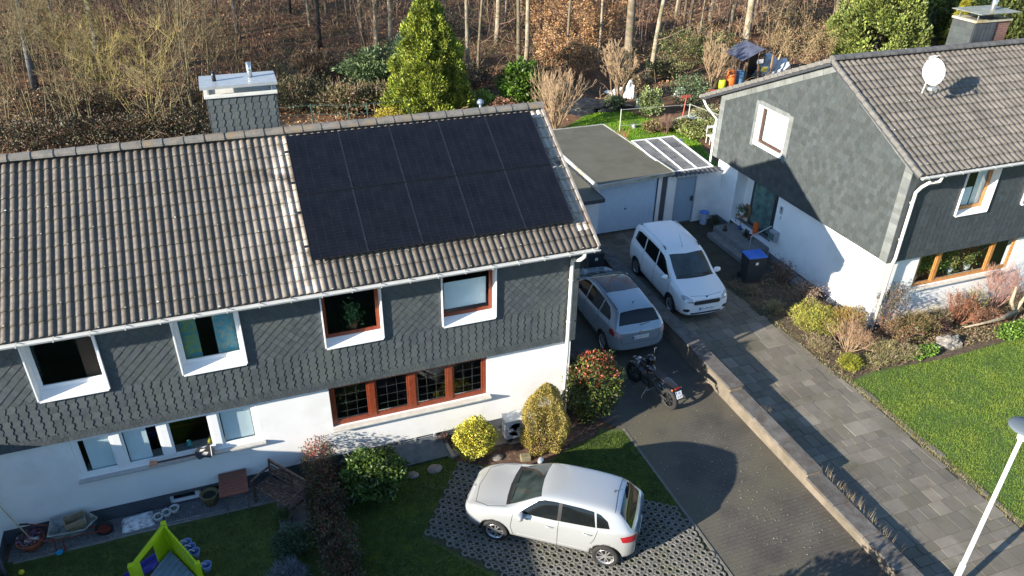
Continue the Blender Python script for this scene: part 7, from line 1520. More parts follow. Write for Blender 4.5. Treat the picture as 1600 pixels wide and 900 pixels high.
for k, (x, y, c, lb, h) in enumerate(((15.35, 7.75, (.04, .09, .35), 'small blue pot on the entrance landing', .14), (15.3, 7.45, (.30, .30, .28), 'small pale pot on the entrance landing beside the blue one', .12), (15.2, 6.85, (.06, .02, .02), 'dark red tub at the right end of the entrance landing', .2), (15.25, 7.15, (.02, .02, .02), 'pair of dark boots in front of the orange toy', .26), (14.75, 7.85, (.07, .035, .02), 'brown garden figure on the left end of the entrance step', .24))):
    b = B()
    if 'boots' in lb:
        for dy in (-.07, .07): b.tube([(x, y+dy, .37), (x, y+dy, .37+h)], .045, 10); b.tube([(x, y+dy, .40), (x-.12, y+dy, .39)], .035, 8)
    else: b.lathe([(h*.35, 0), (h*.5, h), (h*.42, h), (h*.36, h*.8), (0, h*.8)] if 'figure' not in lb else [(h*.4, 0), (h*.3, h*.5), (h*.12, h*.62), (h*.22, h*.8), (0, h)], 14, Matrix.Translation((x, y, .362)))
    o = b.obj(['pot', 'pot', 'tub', 'boots', 'garden_figure'][k], M('pot_col%d' % k, c, r=.5), smooth=True); tag(o, lb, ['pot', 'pot', 'tub', 'boots', 'figure'][k])
b = B(); b.box(15.0, 15.42, 3.5, 4.3, .0, .16); o = b.obj('trough', M('grey_trough', (.12, .14, .16), r=.7)); tag(o, 'long low grey trough at the foot of the white gable wall', 'trough')
# ------------------------------------------------------------------ street lamp
lh = at(1604, 667, 2, 4.62); lamp = thing('street_lamp', 'white street lamp post with flat round grey head at the right edge', 'street lamp', (lh.x, lh.y, 0))
b = B(); b.tube([(lh.x, lh.y, 0), (lh.x, lh.y, 1.0), (lh.x, lh.y, 1.02), (lh.x, lh.y, 4.35)], [.06, .06, .045, .036], 18); b.obj('pole', M('white_pole', (.75, .76, .78), r=.35, var=.03), lamp, smooth=True)
b = B(); b.lathe([(.04, 4.30), (.075, 4.34), (.08, 4.50), (.05, 4.56)], 20, Matrix.Translation((lh.x, lh.y, 0))); b.obj('lamp_neck', m_upvc, lamp, smooth=True)
b = B(); b.lathe([(.05, 4.56), (.26, 4.585), (.29, 4.60), (.29, 4.615), (.25, 4.65), (.10, 4.675), (0, 4.68)], 36, Matrix.Translation((lh.x, lh.y, 0))); b.obj('lamp_head', M('lamp_grey', (.10, .125, .15), r=.8, var=.03), lamp, smooth=True)
# ================================================================== WOODED SLOPE AND BACK GARDEN
def proto_tree(seed, H, r, kind='tall', ngap=3.5):
    """one bare woodland tree at the origin: trunk and crown meshes"""
    R = random.Random(seed); T = Twigs(); pts = []; b = B(); p = Vector((0, 0, -.3)); path = [p.copy()]; rad = [r*1.25]; d = Vector((R.gauss(0, .02), R.gauss(0, .02), 1)); n = 12
    for i in range(n):
        d = (d+Vector((R.gauss(0, .035), R.gauss(0, .035), .05))).normalized(); p = p+d*(H/n); path.append(p.copy()); rad.append(r*(1-.78*(i+1)/n)*(1.0 if i else 1.05))
    for i in range(1, n+1):
        q = path[i]; z = q.z/H
        k = R.choice((0, 1, 2)) if z < .4 else R.choice((2, 2, 3))
        for _ in range(k):
            a = R.uniform(0, 2*PI); low_ = z < .4
            grow(T, R, q.copy(), Vector((math.cos(a), math.sin(a), .25 if low_ else .75)), (R.uniform(1.2, 3.0) if low_ else H*.17*R.uniform(.7, 1.2)), rad[i]*(.22 if low_ else .45), 2 if low_ else 3, 3, (1, 2, 2), .6, .12, .62, .16, 4, .006)
    return path, rad, T
protos = []
for k in range(5):
    path, rad, T = proto_tree(100+k, 17+k, .13)
    t = thing('tree', 'x', 'tree', (0, 0, 0), 0, 'bare trees in the wood'); b = B(); b.tube(path, rad, 10); b.obj('trunk', m_bark, t, smooth=True, world=False); T.obj('crown', m_twigb, t, world=False); protos.append(t)
used = set()
def put_tree(u, v, wpx, label, mat=None, k=None, hs=1.0, crown=None):
    g = ground(u, v); dist = (g-CAM).length; r = wpx/2*dist/FPX; k = (len(used)*3+1) % 5 if k is None else k; src = protos[k]
    s = r/.13; o = copy_tree(src); o.location = (g.x, g.y, g.z-.05); o.rotation_euler = (0, 0, rnd.uniform(0, 6.28)); o.scale = (s, s, hs*max(.75, min(1.3, s**.25))); o['label'] = label; used.add(o.name); ORG[o.name] = o.matrix_world.copy()
    for c in o.children:
        m_ = mat if c.name.startswith('trunk') else crown
        if m_: c.material_slots[0].link = 'OBJECT'; c.material_slots[0].material = m_
        if c.name.startswith('crown') and s > 1.6: c.scale = (1/s*1.3, 1/s*1.3, 1)
    return o
DK, PL = m_barkd, m_bark
m_barkg = M('bark_grey_blue', (.13, .14, .15), r=.9, var=.4, ns=5, bump=.6, bs=15, dirt=(.07, .08, .05), dns=1)
TL = [(55, 136, 8.5, 'thick grey-blue trunk at the far left edge of the wood', m_barkg), (152, 84, 9, 'leaning-looking grey mottled trunk left of the bushy golden thicket', m_barkg), (499, 74, 7, 'dark slender trunk standing alone on the open leaf litter', DK), (453, 20, 5, 'short dark trunk at the top edge left of the lone dark trunk', DK),
 (569, 76, 6, 'pale trunk, first of three standing left of the big golden conifer', PL), (589, 82, 6, 'pale slightly bent trunk, middle of three left of the big golden conifer', PL), (609, 74, 7.5, 'straight pale trunk, third of three nearest the golden conifer', PL), (543, 32, 4, 'thin grey trunk far behind the three pale trunks', PL), (646, 24, 4, 'thin far trunk at the top just left of the conifer tip', PL),
 (732, 106, 6, 'pale lit trunk directly right of the golden conifer', PL), (746, 128, 5, 'thin pale trunk second to the right of the golden conifer', PL), (775, 68, 8, 'smooth beige trunk third to the right of the golden conifer', PL), (697, 12, 6, 'trunk behind the tip of the golden conifer', PL),
 (811, 102, 6.5, 'beige trunk rising behind the laurel, left one of a pair', PL), (821, 105, 7, 'beige forked trunk rising behind the laurel, right one of a pair', PL), (859, 32, 5, 'thin trunk above the orange beech scrub, left one', PL), (886, 118, 4.5, 'thin pale trunk through the middle of the orange beech scrub', PL), (934, 102, 4, 'thin trunk at the right end of the orange beech scrub', PL), (816, 20, 5, 'short far trunk behind the forked beige trunk', PL),
 (981, 126, 14, 'thickest beige trunk in the wood, dark and ivy-covered at its foot', PL), (1015, 128, 7.5, 'kinked pale trunk right of the thickest one, ivy at its foot', PL), (1055, 26, 4, 'thin pale far trunk above the ivy thicket', PL), (1073, 66, 4, 'thin grey trunk in the ivy thicket', PL), (1092, 66, 3.5, 'very thin pale stem right of the ivy thicket', PL), (1108, 36, 6, 'tan trunk at the top right of centre', PL), (1136, 56, 8.5, 'mottled beige trunk left of the thick trunk above the shed', PL), (1163, 94, 11, 'thick pale trunk rising behind the garden shed', PL), (1160, 58, 5, 'thin brown trunk just left of the shed trunk', DK),
 (1299, 41, 6.5, 'tan trunk at the top left of the evergreen on the right', PL), (1200, 30, 4, 'thin far trunk right of the shed trunk', PL), (1262, 14, 4, 'thin far trunk at the top above the house ridge', PL), (374, 60, 6, 'grey trunk in the pink-brown thicket behind the left chimney', m_barkg), (340, 20, 4, 'thin far trunk at the top above the left chimney', m_barkg), (90, 60, 4, 'slim trunk between the two grey-blue trunks', m_barkg), (660, 40, 3, 'thin stem half hidden by the left side of the conifer', PL), (916, 20, 4, 'thin far trunk left of the thickest one', PL), (1030, 60, 4, 'thin stem between kinked trunk and ivy thicket', PL), (955, 55, 3.5, 'thin stem directly left of the thickest trunk', PL), (790, 40, 3.5, 'thin stem between the smooth beige and the forked trunk', PL)]
m_barkm = M('bark_mid_brown', (.17, .135, .095), r=.9, var=.4, ns=5, bump=.6, bs=16, dirt=(.08, .09, .04), dns=1.3)
for i, (u, v, wpx, lb, mt) in enumerate(TL): put_tree(u, v, wpx, lb, m_barkm if (mt is PL and i % 3 == 1) else mt, k=i % 5)
for i in range(44):
    u = rnd.uniform(250, 1300); v = rnd.uniform(2, 50)
    if abs(u-675) < 60 or abs(u-1360) < 80: continue
    o = put_tree(u, v, rnd.uniform(2.2, 4.2), 'slim bare trunk among the many on the upper slope', (m_barkm, m_barkd, PL)[i % 3], k=i % 5); o['group'] = 'slim trunks on the upper slope'
# far rows that close the wood above the frame and shade the slope
for i in range(34):
    x = -40+i*4.6+rnd.uniform(-1.5, 1.5); y = rnd.uniform(62, 95); z = gz(x, y); o = copy_tree(protos[i % 5]); s = rnd.uniform(1.0, 2.2); o.location = (x, y, z); o.scale = (s, s, 1.1); o.rotation_euler = (0, 0, i*1.3); o['label'] = 'bare trunk far back among the upper rows of the wood'; o['group'] = 'far trees of the wood'
for i in range(26):   # trees left of the frame whose thin shadows streak the leaf litter
    x = rnd.uniform(-60, -14); y = rnd.uniform(26, 64); o = copy_tree(protos[i % 5]); s = rnd.uniform(.9, 1.9); o.location = (x, y, gz(x, y)); o.scale = (s, s, 1); o.rotation_euler = (0, 0, i*2.1); o['label'] = 'bare tree at the left side of the wood'; o['group'] = 'trees left of the view'
for t in protos:
    for c in list(t.children): bpy.data.objects.remove(c)
    bpy.data.objects.remove(t)
# --- slender multi-stemmed saplings (left) with fine twigs
def proto_sap(seed, H, stems, kids=(2, 3), depth=3, lean=.16):
    R = random.Random(seed); T = Twigs()
    for s_ in range(stems):
        a = 2*PI*s_/stems+R.uniform(-.5, .5); p = Vector((math.cos(a)*.15, math.sin(a)*.15, -.1)); d = Vector((math.cos(a)*lean, math.sin(a)*lean, 1)).normalized(); L = H*R.uniform(.75, 1.05); n = 9; r = .045*R.uniform(.7, 1.1)
        for i in range(n):
            d = (d+Vector((R.gauss(0, .05), R.gauss(0, .05), .05))).normalized(); q = p+d*(L/n); T.seg(p, q, r*(1-.09*i), r*(1-.09*(i+1)), 5)
            if i > 2:
                for _ in range(R.choice((1, 2))):
                    aa = R.uniform(0, 2*PI); grow(T, R, q.copy(), Vector((math.cos(aa), math.sin(aa), .7)), L*.2*R.uniform(.6, 1.2), r*.35, depth-1, 3, kids, .65, .15, .62, .18, 3, .006)
            p = q
    return T
def sap(name, lb, u, v, h, seed, mat, stems=3, depth=3, g='slender saplings at the edge of the wood', leaves=None, lean=.16, kids=(2, 3), cat='tree'):
    p = ground(u, v); T = proto_sap(seed, h, stems, kids, depth, lean); t = thing(name, lb, cat, p, 0, g)
    for q in range(len(T.Q)): T.Q[q] = tuple((a[0]+p.x, a[1]+p.y, a[2]+p.z) for a in T.Q[q])
    T.obj('branches', mat, t)
    if leaves:
        n, l, w_, cols, sc = leaves; RR = np.random.RandomState(seed); A = np.array([q[2] for q in T.Q if q[2][2]-p.z > h*.08]); P = A[RR.randint(0, len(A), n)]+RR.normal(0, sc, (n, 3)); fast_mesh('leaves', leaf_cards(P, RR.normal(0, .3, (n, 3))+np.array([0, 0, -.2]), RR, l, w_), 4, m_leaf, t, palette(cols, n, RR))
    return t
m_twiggold = M('twig_gold', (.155, .125, .065), r=.9, var=.3, ns=1.5); m_twigpink = M('twig_pinkbrown', (.135, .082, .062), r=.9, var=.25, ns=1.5)
sap('sapling', 'pale multi-stemmed sapling at the far left edge', 50, 200, 8, 1, m_twiggold, 4); sap('sapling', 'thin pale sapling, second from the left edge', 68, 210, 7.5, 2, m_twiggold, 2); sap('sapling', 'thin pale sapling between the left edge and the golden bush', 98, 196, 8, 3, m_twiggold, 3); sap('sapling', 'slim lichen-covered sapling left of the golden bush', 122, 206, 7.5, 4, m_twiggold, 2)
sap('sapling', 'golden lichen-covered bushy sapling left of the chimney, left clump', 170, 175, 5.0, 5, m_twigy, 7, 3, kids=(2, 3, 3), lean=.45); sap('sapling', 'golden lichen-covered bushy sapling left of the chimney, right clump', 232, 205, 5.0, 6, m_twigy, 8, 3, kids=(2, 3, 3), lean=.42); sap('sapling', 'low golden twiggy bush below the mottled grey trunk', 130, 130, 4.2, 7, m_twigy, 6, 3, kids=(2, 3, 3), lean=.4)
for i, (u, v, h, s) in enumerate(((270, 190, 9, 2), (296, 196, 9, 3), (312, 202, 9, 3), (322, 178, 9, 2), (335, 126, 9.5, 3), (365, 118, 8, 3), (210, 110, 8, 4), (250, 85, 9, 4), (300, 90, 9, 4), (402, 70, 8, 4), (180, 50, 9, 4), (420, 32, 7, 3))):
    sap('sapling', ['straight lichen-streaked sapling left of the chimney, outermost', 'straight lichen-streaked sapling close left of the chimney', 'pair of thin stems touching the left side of the chimney', 'lone thin stem behind the left chimney flue', 'slender twin stem rising directly above the black flue', 'small grey forked sapling above the left chimney cap', 'pink-brown twiggy sapling behind the golden bush', 'pink-brown twiggy sapling between mottled trunk and chimney', 'dense pinkish twigged sapling up the slope above the chimney', 'twiggy sapling right of the chimney steel flue', 'dense pinkish crown near the top left', 'low pinkish twiggy sapling by the open leaf litter'][i], u, v, h, 20+i, m_twiggold if i < 5 else m_twigpink, s, 3, kids=(2, 2, 3) if i < 5 else (2, 3, 3))
for i, (u, v, h, q, mt) in enumerate(((20, 150, 8, 5, 1), (35, 90, 8, 4, 1), (110, 120, 7, 5, 0), (150, 150, 6, 5, 1), (200, 160, 6.5, 5, 0), (240, 130, 7.5, 5, 0), (280, 140, 7.5, 5, 0), (330, 90, 8, 5, 0), (190, 85, 8, 5, 0), (240, 45, 8, 5, 0), (290, 40, 8, 5, 0), (350, 45, 8, 5, 0), (395, 110, 6, 4, 0), (130, 60, 7, 4, 0), (420, 90, 5, 4, 0), (10, 215, 5, 5, 1), (140, 215, 4, 5, 1), (260, 215, 4, 6, 1), (85, 150, 6, 4, 1), (370, 160, 5, 5, 1), (310, 160, 6, 5, 1), (60, 30, 8, 4, 1))):
    w_ = ['far left', 'left'][i % 2]
    sap('sapling', 'fine-twigged sapling in the dense thicket at upper left, number from the fence unclear'.replace(', number from the fence unclear', ''), u, v, h, 300+i, m_twigpink if mt == 0 else m_twiggold, q, 3, kids=(2, 3, 3) if mt == 0 else (2, 2, 3), g='saplings filling the thicket at upper left', lean=.25)
for i in range(36):
    u = rnd.uniform(500, 1420); v = rnd.uniform(8, 95)
    sap('sapling', 'thin bare understorey sapling on the slope of leaf litter', u, v, rnd.uniform(3, 6.5), 400+i, m_twigp if i % 2 else m_twigpink, rnd.choice((2, 3, 4)), 2, g='thin understorey saplings on the slope', lean=.2)
# --- orange beech scrub that keeps its dead leaves, right of the conifer
BE = [(.34, .17, .07), (.42, .24, .10), (.26, .12, .05), (.38, .26, .14)]
for i, (u, v, h) in enumerate(((868, 85, 3.6), (900, 70, 3.8), (845, 60, 3.4), (925, 95, 3.0), (860, 118, 2.8), (905, 125, 2.4), (945, 68, 3.2))):
    sap('beech_scrub', ['orange-leaved beech scrub behind the laurel, centre clump', 'orange-leaved beech scrub, upper right clump', 'orange-leaved beech scrub, upper left clump', 'orange-leaved beech scrub beside the thin right-hand trunk', 'orange-leaved beech scrub directly above the laurel', 'low orange beech scrub above the garden lawn', 'pale orange beech scrub left of the thickest trunk'][i], u, v, h, 60+i, m_twigp, 5, 2, g='orange beech scrub', leaves=(2600, .13, .08, BE, .16), lean=.4, cat='shrub')
for i, (u, v, h) in enumerate(((1230, 62, 3.0), (1262, 80, 2.6), (1205, 90, 2.6), (1240, 110, 2.4), (1285, 95, 2.2), (1100, 95, 2.6), (1185, 30, 3))):
    sap('bramble_scrub', ['brown twiggy scrub on the slope above the right ridge', 'brown twiggy scrub left of the big round evergreen', 'brown scrub right of the shed trunk', 'low dry scrub behind the white tarpaulin', 'low dry scrub next to the right house ridge', 'tan scrub left of the shed', 'far brown scrub at the top right of the shed trunk'][i], u, v, h, 80+i, m_twigp, 6, 2, g='dry scrub on the right slope', leaves=(900, .10, .05, [(.26, .18, .08), (.30, .22, .10), (.16, .15, .05)], .2), lean=.6, cat='shrub')
# --- evergreens
cg = ground(672, 176); GC2 = [(.24, .31, .03), (.33, .38, .04), (.15, .22, .03), (.07, .12, .022), (.42, .44, .06)]
def conifer(name, lb, p, h, r, n, cols, seed, l=.30, w_=.10, taper=1.35, lumpn=210, tilt=.8):
    """crown from many drooping flat sprays set on a lumpy cone with dark gaps"""
    RR = np.random.RandomState(seed); t = thing(name, lb, 'conifer', p); m_ = lumpn; zz = RR.uniform(0, 1, m_)**1.15; th = RR.uniform(0, 2*PI, m_)
    rad = r*(1-zz**taper)*RR.uniform(.55, 1.08, m_)+.06; cx = np.cos(th)*rad; cy = np.sin(th)*rad; cz_ = .35+zz*(h-.3); cs = r*(.23-.13*zz)*RR.uniform(.55, 1.5, m_); tone = RR.uniform(.4, 1.3, m_)
    k = RR.randint(0, m_, n); D = dirs(RR, n); out = np.stack([np.cos(th[k]), np.sin(th[k]), .25+0*th[k]], 1); D = D*.9+out*.55; D /= np.linalg.norm(D, axis=1)[:, None]
    P = np.stack([cx[k], cy[k], cz_[k]], 1)+D*cs[k][:, None]*RR.uniform(.55, 1.0, n)[:, None]*np.array([1, 1, 1.25]); P += np.array([p.x, p.y, p.z])
    C_ = palette(cols, n, RR, j=.2)*tone[k][:, None]; fast_mesh('crown', leaf_cards(P, D+out*.4, RR, l, w_, .45, tilt), 4, m_leaf, t, C_); b = B(); b.tube([(p.x, p.y, p.z-.1), (p.x, p.y, p.z+h*.9)], [r*.09, .03], 10); b.obj('trunk', m_barkd, t); return t
conifer('conifer', 'big golden green conical conifer rising behind the solar roof', cg, 6.35, 2.05, 95000, GC2, 3, lumpn=460, taper=1.85, l=.19, w_=.05)
EV = [(.14, .19, .035), (.20, .25, .05), (.09, .13, .03), (.26, .28, .08)]
pr = ground(1365, 96); conifer('evergreen_tree', 'broad rounded yellow-green evergreen behind the right ridge', pr, 7.4, 2.95, 52000, EV, 5, l=.24, w_=.12, taper=1.9, lumpn=300)
for i, (u, v, h, r, cols) in enumerate(((1445, 72, 9.5, 3.0, EV), (1520, 60, 9, 3.2, EV), (1420, 20, 9, 3.0, [(.04, .06, .015), (.07, .09, .02)]), (1590, 70, 8, 3.5, [(.05, .07, .02), (.10, .13, .03)]), (1482, 96, 4.0, .8, [(.36, .33, .03), (.28, .28, .03)]))):
    conifer('evergreen_tree', ['tall green evergreen left of the right chimney', 'tall green evergreen directly behind the right chimney', 'dark evergreen in shade behind the broad one', 'dark evergreen at the top right corner', 'narrow yellow conifer at the left side of the right chimney'][i], ground(u, v), h, r, 16000, cols, 30+i, l=.34, w_=.15, taper=1.9, lumpn=160)
LA = [(.09, .17, .02), (.13, .24, .03), (.06, .11, .02)]
p = ground(812, 168); shrub('laurel', 'bright green glossy laurel bush behind the ridge right of the big conifer', 'shrub', p, 1.35, 1.1, 2.7, 5200, .22, .10, LA, 70, mat=m_leafg, clump=1.2)
p = ground(745, 176); shrub('shrub', 'low bright green shrubs at the foot of the big conifer', 'shrub', p, 1.3, .6, 1.2, 3000, .14, .07, [(.16, .24, .03), (.22, .28, .04)], 71, clump=1.5)
p = ground(785, 180); shrub('shrub', 'reddish brown low bush peeking above the ridge', 'shrub', p, .9, .5, 1.0, 1500, .10, .05, [(.22, .10, .06), (.28, .16, .09)], 72)
p = ground(606, 196); shrub('shrub', 'small golden dome-shaped bush behind the roof ridge left of the conifer', 'shrub', p, .75, .6, 1.0, 2200, .09, .05, [(.42, .34, .04), (.34, .28, .04)], 73)
p = ground(590, 148); shrub('shrub', 'dark green rhododendron thicket left of the big conifer', 'shrub', p, 2.0, 1.5, 2.7, 6500, .22, .08, [(.05, .09, .03), (.09, .14, .05), (.13, .17, .07)], 74, lump=.35, clump=.9)
p = ground(640, 120); shrub('shrub', 'bluish green tall bush touching the left side of the big conifer', 'shrub', p, 1.1, 1.0, 2.8, 4200, .2, .07, [(.07, .13, .06), (.11, .18, .09)], 75, lump=.3, clump=1)
for i, (u, v, rx, h, cols, n) in enumerate(((470, 172, 2.4, 1.9, [(.10, .09, .04), (.14, .13, .05), (.07, .06, .03)], 5000), (545, 178, 1.9, 1.7, [(.11, .10, .04), (.15, .09, .05), (.08, .09, .03)], 4200), (430, 150, 1.8, 2.0, [(.09, .07, .04), (.16, .13, .06)], 4200), (500, 120, 1.8, 1.6, [(.18, .10, .05), (.12, .09, .05)], 3600), (600, 170, 1.6, 1.5, [(.08, .08, .03), (.13, .12, .05)], 3400))):
    p = ground(u, v); shrub('bramble_bush', ['dark olive bramble mound right of the left chimney', 'brown-green bramble mound behind the ridge centre', 'dark bramble mound behind the left chimney cap', 'rust-brown bramble mound below the lone dark trunk', 'olive bramble mound behind the small golden dome bush'][i], 'shrub', p, rx, 1.3, h, n, .14, .07, cols, 76+i, lump=.4, clump=1.1)
    twig_shrub('bramble_canes', ['thin arching bare canes over the olive bramble mound', 'thin bare canes over the brown-green bramble mound', 'bare canes beside the left chimney cap', 'bare canes below the lone dark trunk', 'bare canes by the golden dome bush'][i], 'shrub', (p.x, p.y, p.z), h*1.5, 14, m_twigp, 90+i, lean=1.2, depth=2, r=.018, minr=.006)
for i, (u, v, rx, h, cols) in enumerate(((1012, 180, .75, 1.5, [(.26, .32, .12), (.20, .26, .09)]), (1000, 150, .8, 1.4, [(.18, .13, .08), (.22, .17, .09)]), (958, 172, .7, .8, [(.24, .26, .12), (.12, .15, .06)]), (1075, 168, 1.3, 2.0, [(.08, .13, .05), (.13, .18, .08), (.06, .09, .04)]), (1068, 205, 1.0, .7, [(.14, .16, .05), (.20, .18, .08)]), (1095, 215, 1.2, .9, [(.12, .16, .04), (.20, .19, .06)]), (1108, 190, 1.1, .8, [(.16, .19, .07), (.22, .20, .12)]), (1110, 100, 2.0, 2.2, [(.07, .10, .03), (.11, .13, .04)]), (1060, 90, 2.0, 2.0, [(.09, .12, .035), (.14, .14, .05)]), (1045, 120, 1.5, 1.3, [(.16, .14, .06), (.10, .12, .04)]), (1025, 205, .8, .6, [(.22, .15, .07), (.16, .13, .05)]))):
    p = ground(u, v); shrub('shrub', ['pale green leaning bush behind the garden lawn', 'brownish bush behind the pale green leaning bush', 'low cream-green variegated bush left of the pale green one', 'dark blue-green conifer bush in the back garden', 'low mixed bush right of the garden lawn', 'low bush beside the garden chair', 'yellowish border plants near the back garden netting', 'dark ivy thicket below the thin trunks', 'ivy-green thicket right of the kinked trunk', 'olive undergrowth behind the pollarded tree', 'tan leaf heap at the upper right lawn edge'][i], 'shrub', p, rx, rx*.7, h, 2600, .12, .06, cols, 110+i, lump=.35, clump=1.3)
twig_shrub('shrub', 'large bare many-stemmed bush behind the gable end of the solar roof', 'shrub', tuple(ground(868, 204)), 3.6, 24, m_twigp, 130, lean=.5, depth=3, r=.03, up=.3, minr=.007)
twig_shrub('fruit_tree', 'small pollarded tree with dense fan of pale twigs in the back garden', 'tree', tuple(ground(966, 166)), 4.0, 9, m_twigp, 131, lean=.42, depth=4, r=.075, up=.25, minr=.008, kids=(2, 3))
twig_shrub('fruit_tree', 'smaller pale twiggy tree left of the garden shed', 'tree', tuple(ground(1112, 140)), 3.6, 6, m_twigp, 132, lean=.45, depth=4, r=.06, up=.25, minr=.008, kids=(2, 3))
twig_shrub('shrub', 'bare brown bush at the top edge of the garden lawn', 'shrub', tuple(ground(1040, 210)), 1.2, 16, m_twigb, 133, lean=.8, depth=3)
twig_shrub('shrub', 'small red-twigged bush at the corner of the garage roof', 'shrub', tuple(ground(968, 232)), 1.3, 10, m_twigr, 134, lean=.6, depth=2, r=.014)
for i, (u, v, rx, h) in enumerate(((25, 235, 2.2, 1.5), (90, 228, 2.4, 1.6), (165, 222, 2.2, 1.4), (235, 216, 2.2, 1.5), (300, 212, 2.0, 1.4), (60, 185, 2.4, 1.5), (140, 180, 2.6, 1.4), (280, 178, 2.2, 1.6), (20, 110, 2.8, 2.0), (115, 30, 3.2, 3.0), (170, 14, 3.2, 3.0), (740, 140, 1.4, 1.6), (690, 60, 2, 1.4), (830, 130, 2, 1.2))):
    p = ground(u, v); shrub('bramble_bush', 'dark bramble mound in the shaded thicket ' + ['at the left frame edge', 'second from the left frame edge', 'in front of the golden bush', 'behind the roof ridge left of the chimney', 'touching the left side of the chimney', 'below the far left grey-blue trunk', 'below the mottled grey trunk', 'above the chimney flues', 'high on the far left slope', 'at the top left between two grey trunks', 'at the top right of the mottled trunk', 'right of the big conifer foot', 'behind the big conifer', 'behind the laurel'][i], 'shrub', p, rx, 1.5, h, 2600, .13, .06, [(.045, .04, .022), (.07, .055, .03), (.04, .05, .02), (.10, .06, .035)], 500+i, lump=.45, clump=1.1)
# ivy at the feet of the thick trunks
for i, (u, v, r_, h) in enumerate(((981, 127, .42, 2.0), (1015, 129, .32, 1.4))):
    p = ground(u, v); RR = np.random.RandomState(i); n = 1500; a = RR.uniform(0, 2*PI, n); z = RR.uniform(0, 1, n)**1.3*h; P = np.stack([p.x+np.cos(a)*r_, p.y+np.sin(a)*r_, p.z+z], 1); O = np.stack([np.cos(a), np.sin(a), 0*a], 1)
    o = fast_mesh('ivy', leaf_cards(P, O, RR, .12, .10), 4, m_leafg, None, palette([(.025, .04, .02), (.04, .06, .025)], n, RR)); tag(o, ['dark ivy wrapped round the foot of the thickest trunk', 'dark ivy round the foot of the kinked trunk'][i], 'ivy')
# undergrowth over the whole slope: dry leaves, brambles and twigs nobody could count
RR = np.random.RandomState(200); n = 90000; X = RR.uniform(-26, 62, n); Y = 22+RR.uniform(0, 1, n)**.8*44; keep = ~inpoly(np.stack([X, Y], 1), [(14.5, 15), (14.5, 25), (21, 26.2), (24, 22), (24, 15)]); X, Y = X[keep], Y[keep]; n = len(X)
ns = np.array([noise.noise(Vector((x*.16, y*.16, 2)))+.5*noise.noise(Vector((x*.5, y*.5, 5))) for x, y in zip(X, Y)]); Z = np.array([gz(x, y) for x, y in zip(X, Y)])+RR.uniform(0, .10, n)+np.clip(ns, 0, 1)*RR.uniform(0, .8, n)
C_ = np.where((ns > .12)[:, None], palette([(.11, .12, .035), (.17, .13, .05), (.24, .14, .06), (.07, .08, .025)], n, RR), palette([(.40, .20, .08), (.30, .145, .06), (.46, .26, .12), (.20, .10, .045)], n, RR))
struct(fast_mesh('undergrowth', leaf_cards(np.stack([X, Y, Z], 1), RR.normal(0, .5, (n, 3)), RR, .15, .085, .8, .1), 4, m_leaf, None, C_), 'stuff')
T = Twigs(); R = random.Random(6)
for k in range(7500):
    x = R.uniform(-22, 55); y = 23+R.random()**.8*36
    if 14.5 < x < 24 and y < 25: continue
    m_ = noise.noise(Vector((x*.16, y*.16, 2)))
    if m_ < -.12 and R.random() < .75: continue
    p = Vector((x, y, gz(x, y))); a = R.uniform(0, 2*PI); d = Vector((math.cos(a), math.sin(a), R.uniform(.8, 2.2))).normalized(); L = R.uniform(.5, 1.7)
    for i in range(4):
        q = p+d*(L/4); T.seg(p, q, .012, .009); d = (d+Vector((R.gauss(0, .12), R.gauss(0, .12), -.28))).normalized(); p = q
struct(T.obj('bramble_canes_undergrowth', m_twigp, None), 'stuff')
# logs
for i, (u0, v0, u1, v1, lb) in enumerate(((1215, 98, 1256, 20, 'pale thin dead stem leaning across the slope right of the shed'), (1181, 48, 1200, 62, 'short pale fallen branch right of the shed trunk'), (1036, 48, 1044, 34, 'short broken pale log by the kinked trunk'))):
    a = ground(u0, v0); c = ground(u1, v1); c = a+(c-a)*.5 if i == 0 else c; b = B(); b.tube([a+Vector((0, 0, .1)), (a+c)/2+Vector((0, 0, .9 if i == 0 else .35)), c+Vector((0, 0, 1.6 if i == 0 else .3))], [.06, .05, .03], 8); o = b.obj('fallen_branch', M('dead_wood', (.42, .33, .20), r=.9, var=.2), smooth=True); tag(o, lb, 'branch')
# --- garden objects behind
def fence_posts(lst, lb, mat, h=1.1, wires=3, name='wire_fence'):
    pts = [ground(*q) for q in lst]; t = thing(name, lb, 'fence', pts[0])
    for p in pts: b = B(); b.tube([p, p+Vector((0, 0, h))], .03, 8); b.obj('post', mat, t)
    b = B()
    for a, c in zip(pts, pts[1:]):
        for k in range(wires): z = h*(.25+.72*k/(wires-1)); b.tube([a+Vector((0, 0, z)), c+Vector((0, 0, z))], .012, 4)
    b.obj('wires', mat, t); return t
fence_posts([(432, 206), (490, 201), (546, 202), (576, 199), (640, 192), (700, 188)], 'dark green metal fence with wires behind the left roof ridge', M('green_metal', (.03, .09, .09), r=.4), 1.3)
fence_posts([(968, 205), (1074, 196), (1120, 214)], 'thin pale posts with wire along the back garden', M('pale_post', (.4, .42, .38), r=.6), 1.2, 2)
def lumps(name, lb, cat, p, sx, sy, sz, mat, seed, amp=.45):
    bm = bmesh.new(); bmesh.ops.create_icosphere(bm, subdivisions=4, radius=1)
    for v in bm.verts: f = 1+amp*noise.fractal(v.co*1.6+Vector((seed, 0, 0)), 1, 2, 4); v.co = Vector((v.co.x*sx*f, v.co.y*sy*f, max(-.05, v.co.z)*sz*f))
    me = bpy.data.meshes.new(name); bm.to_mesh(me); bm.free(); me.materials.append(mat); o = link(name, me); o.location = p; tag(o, lb, cat); return o
m_tarp = M('white_tarpaulin', (.60, .62, .63), r=.5, var=.15, ns=2); m_tarpb = M('blue_grey_tarpaulin', (.07, .08, .12), r=.4, var=.4, ns=2)
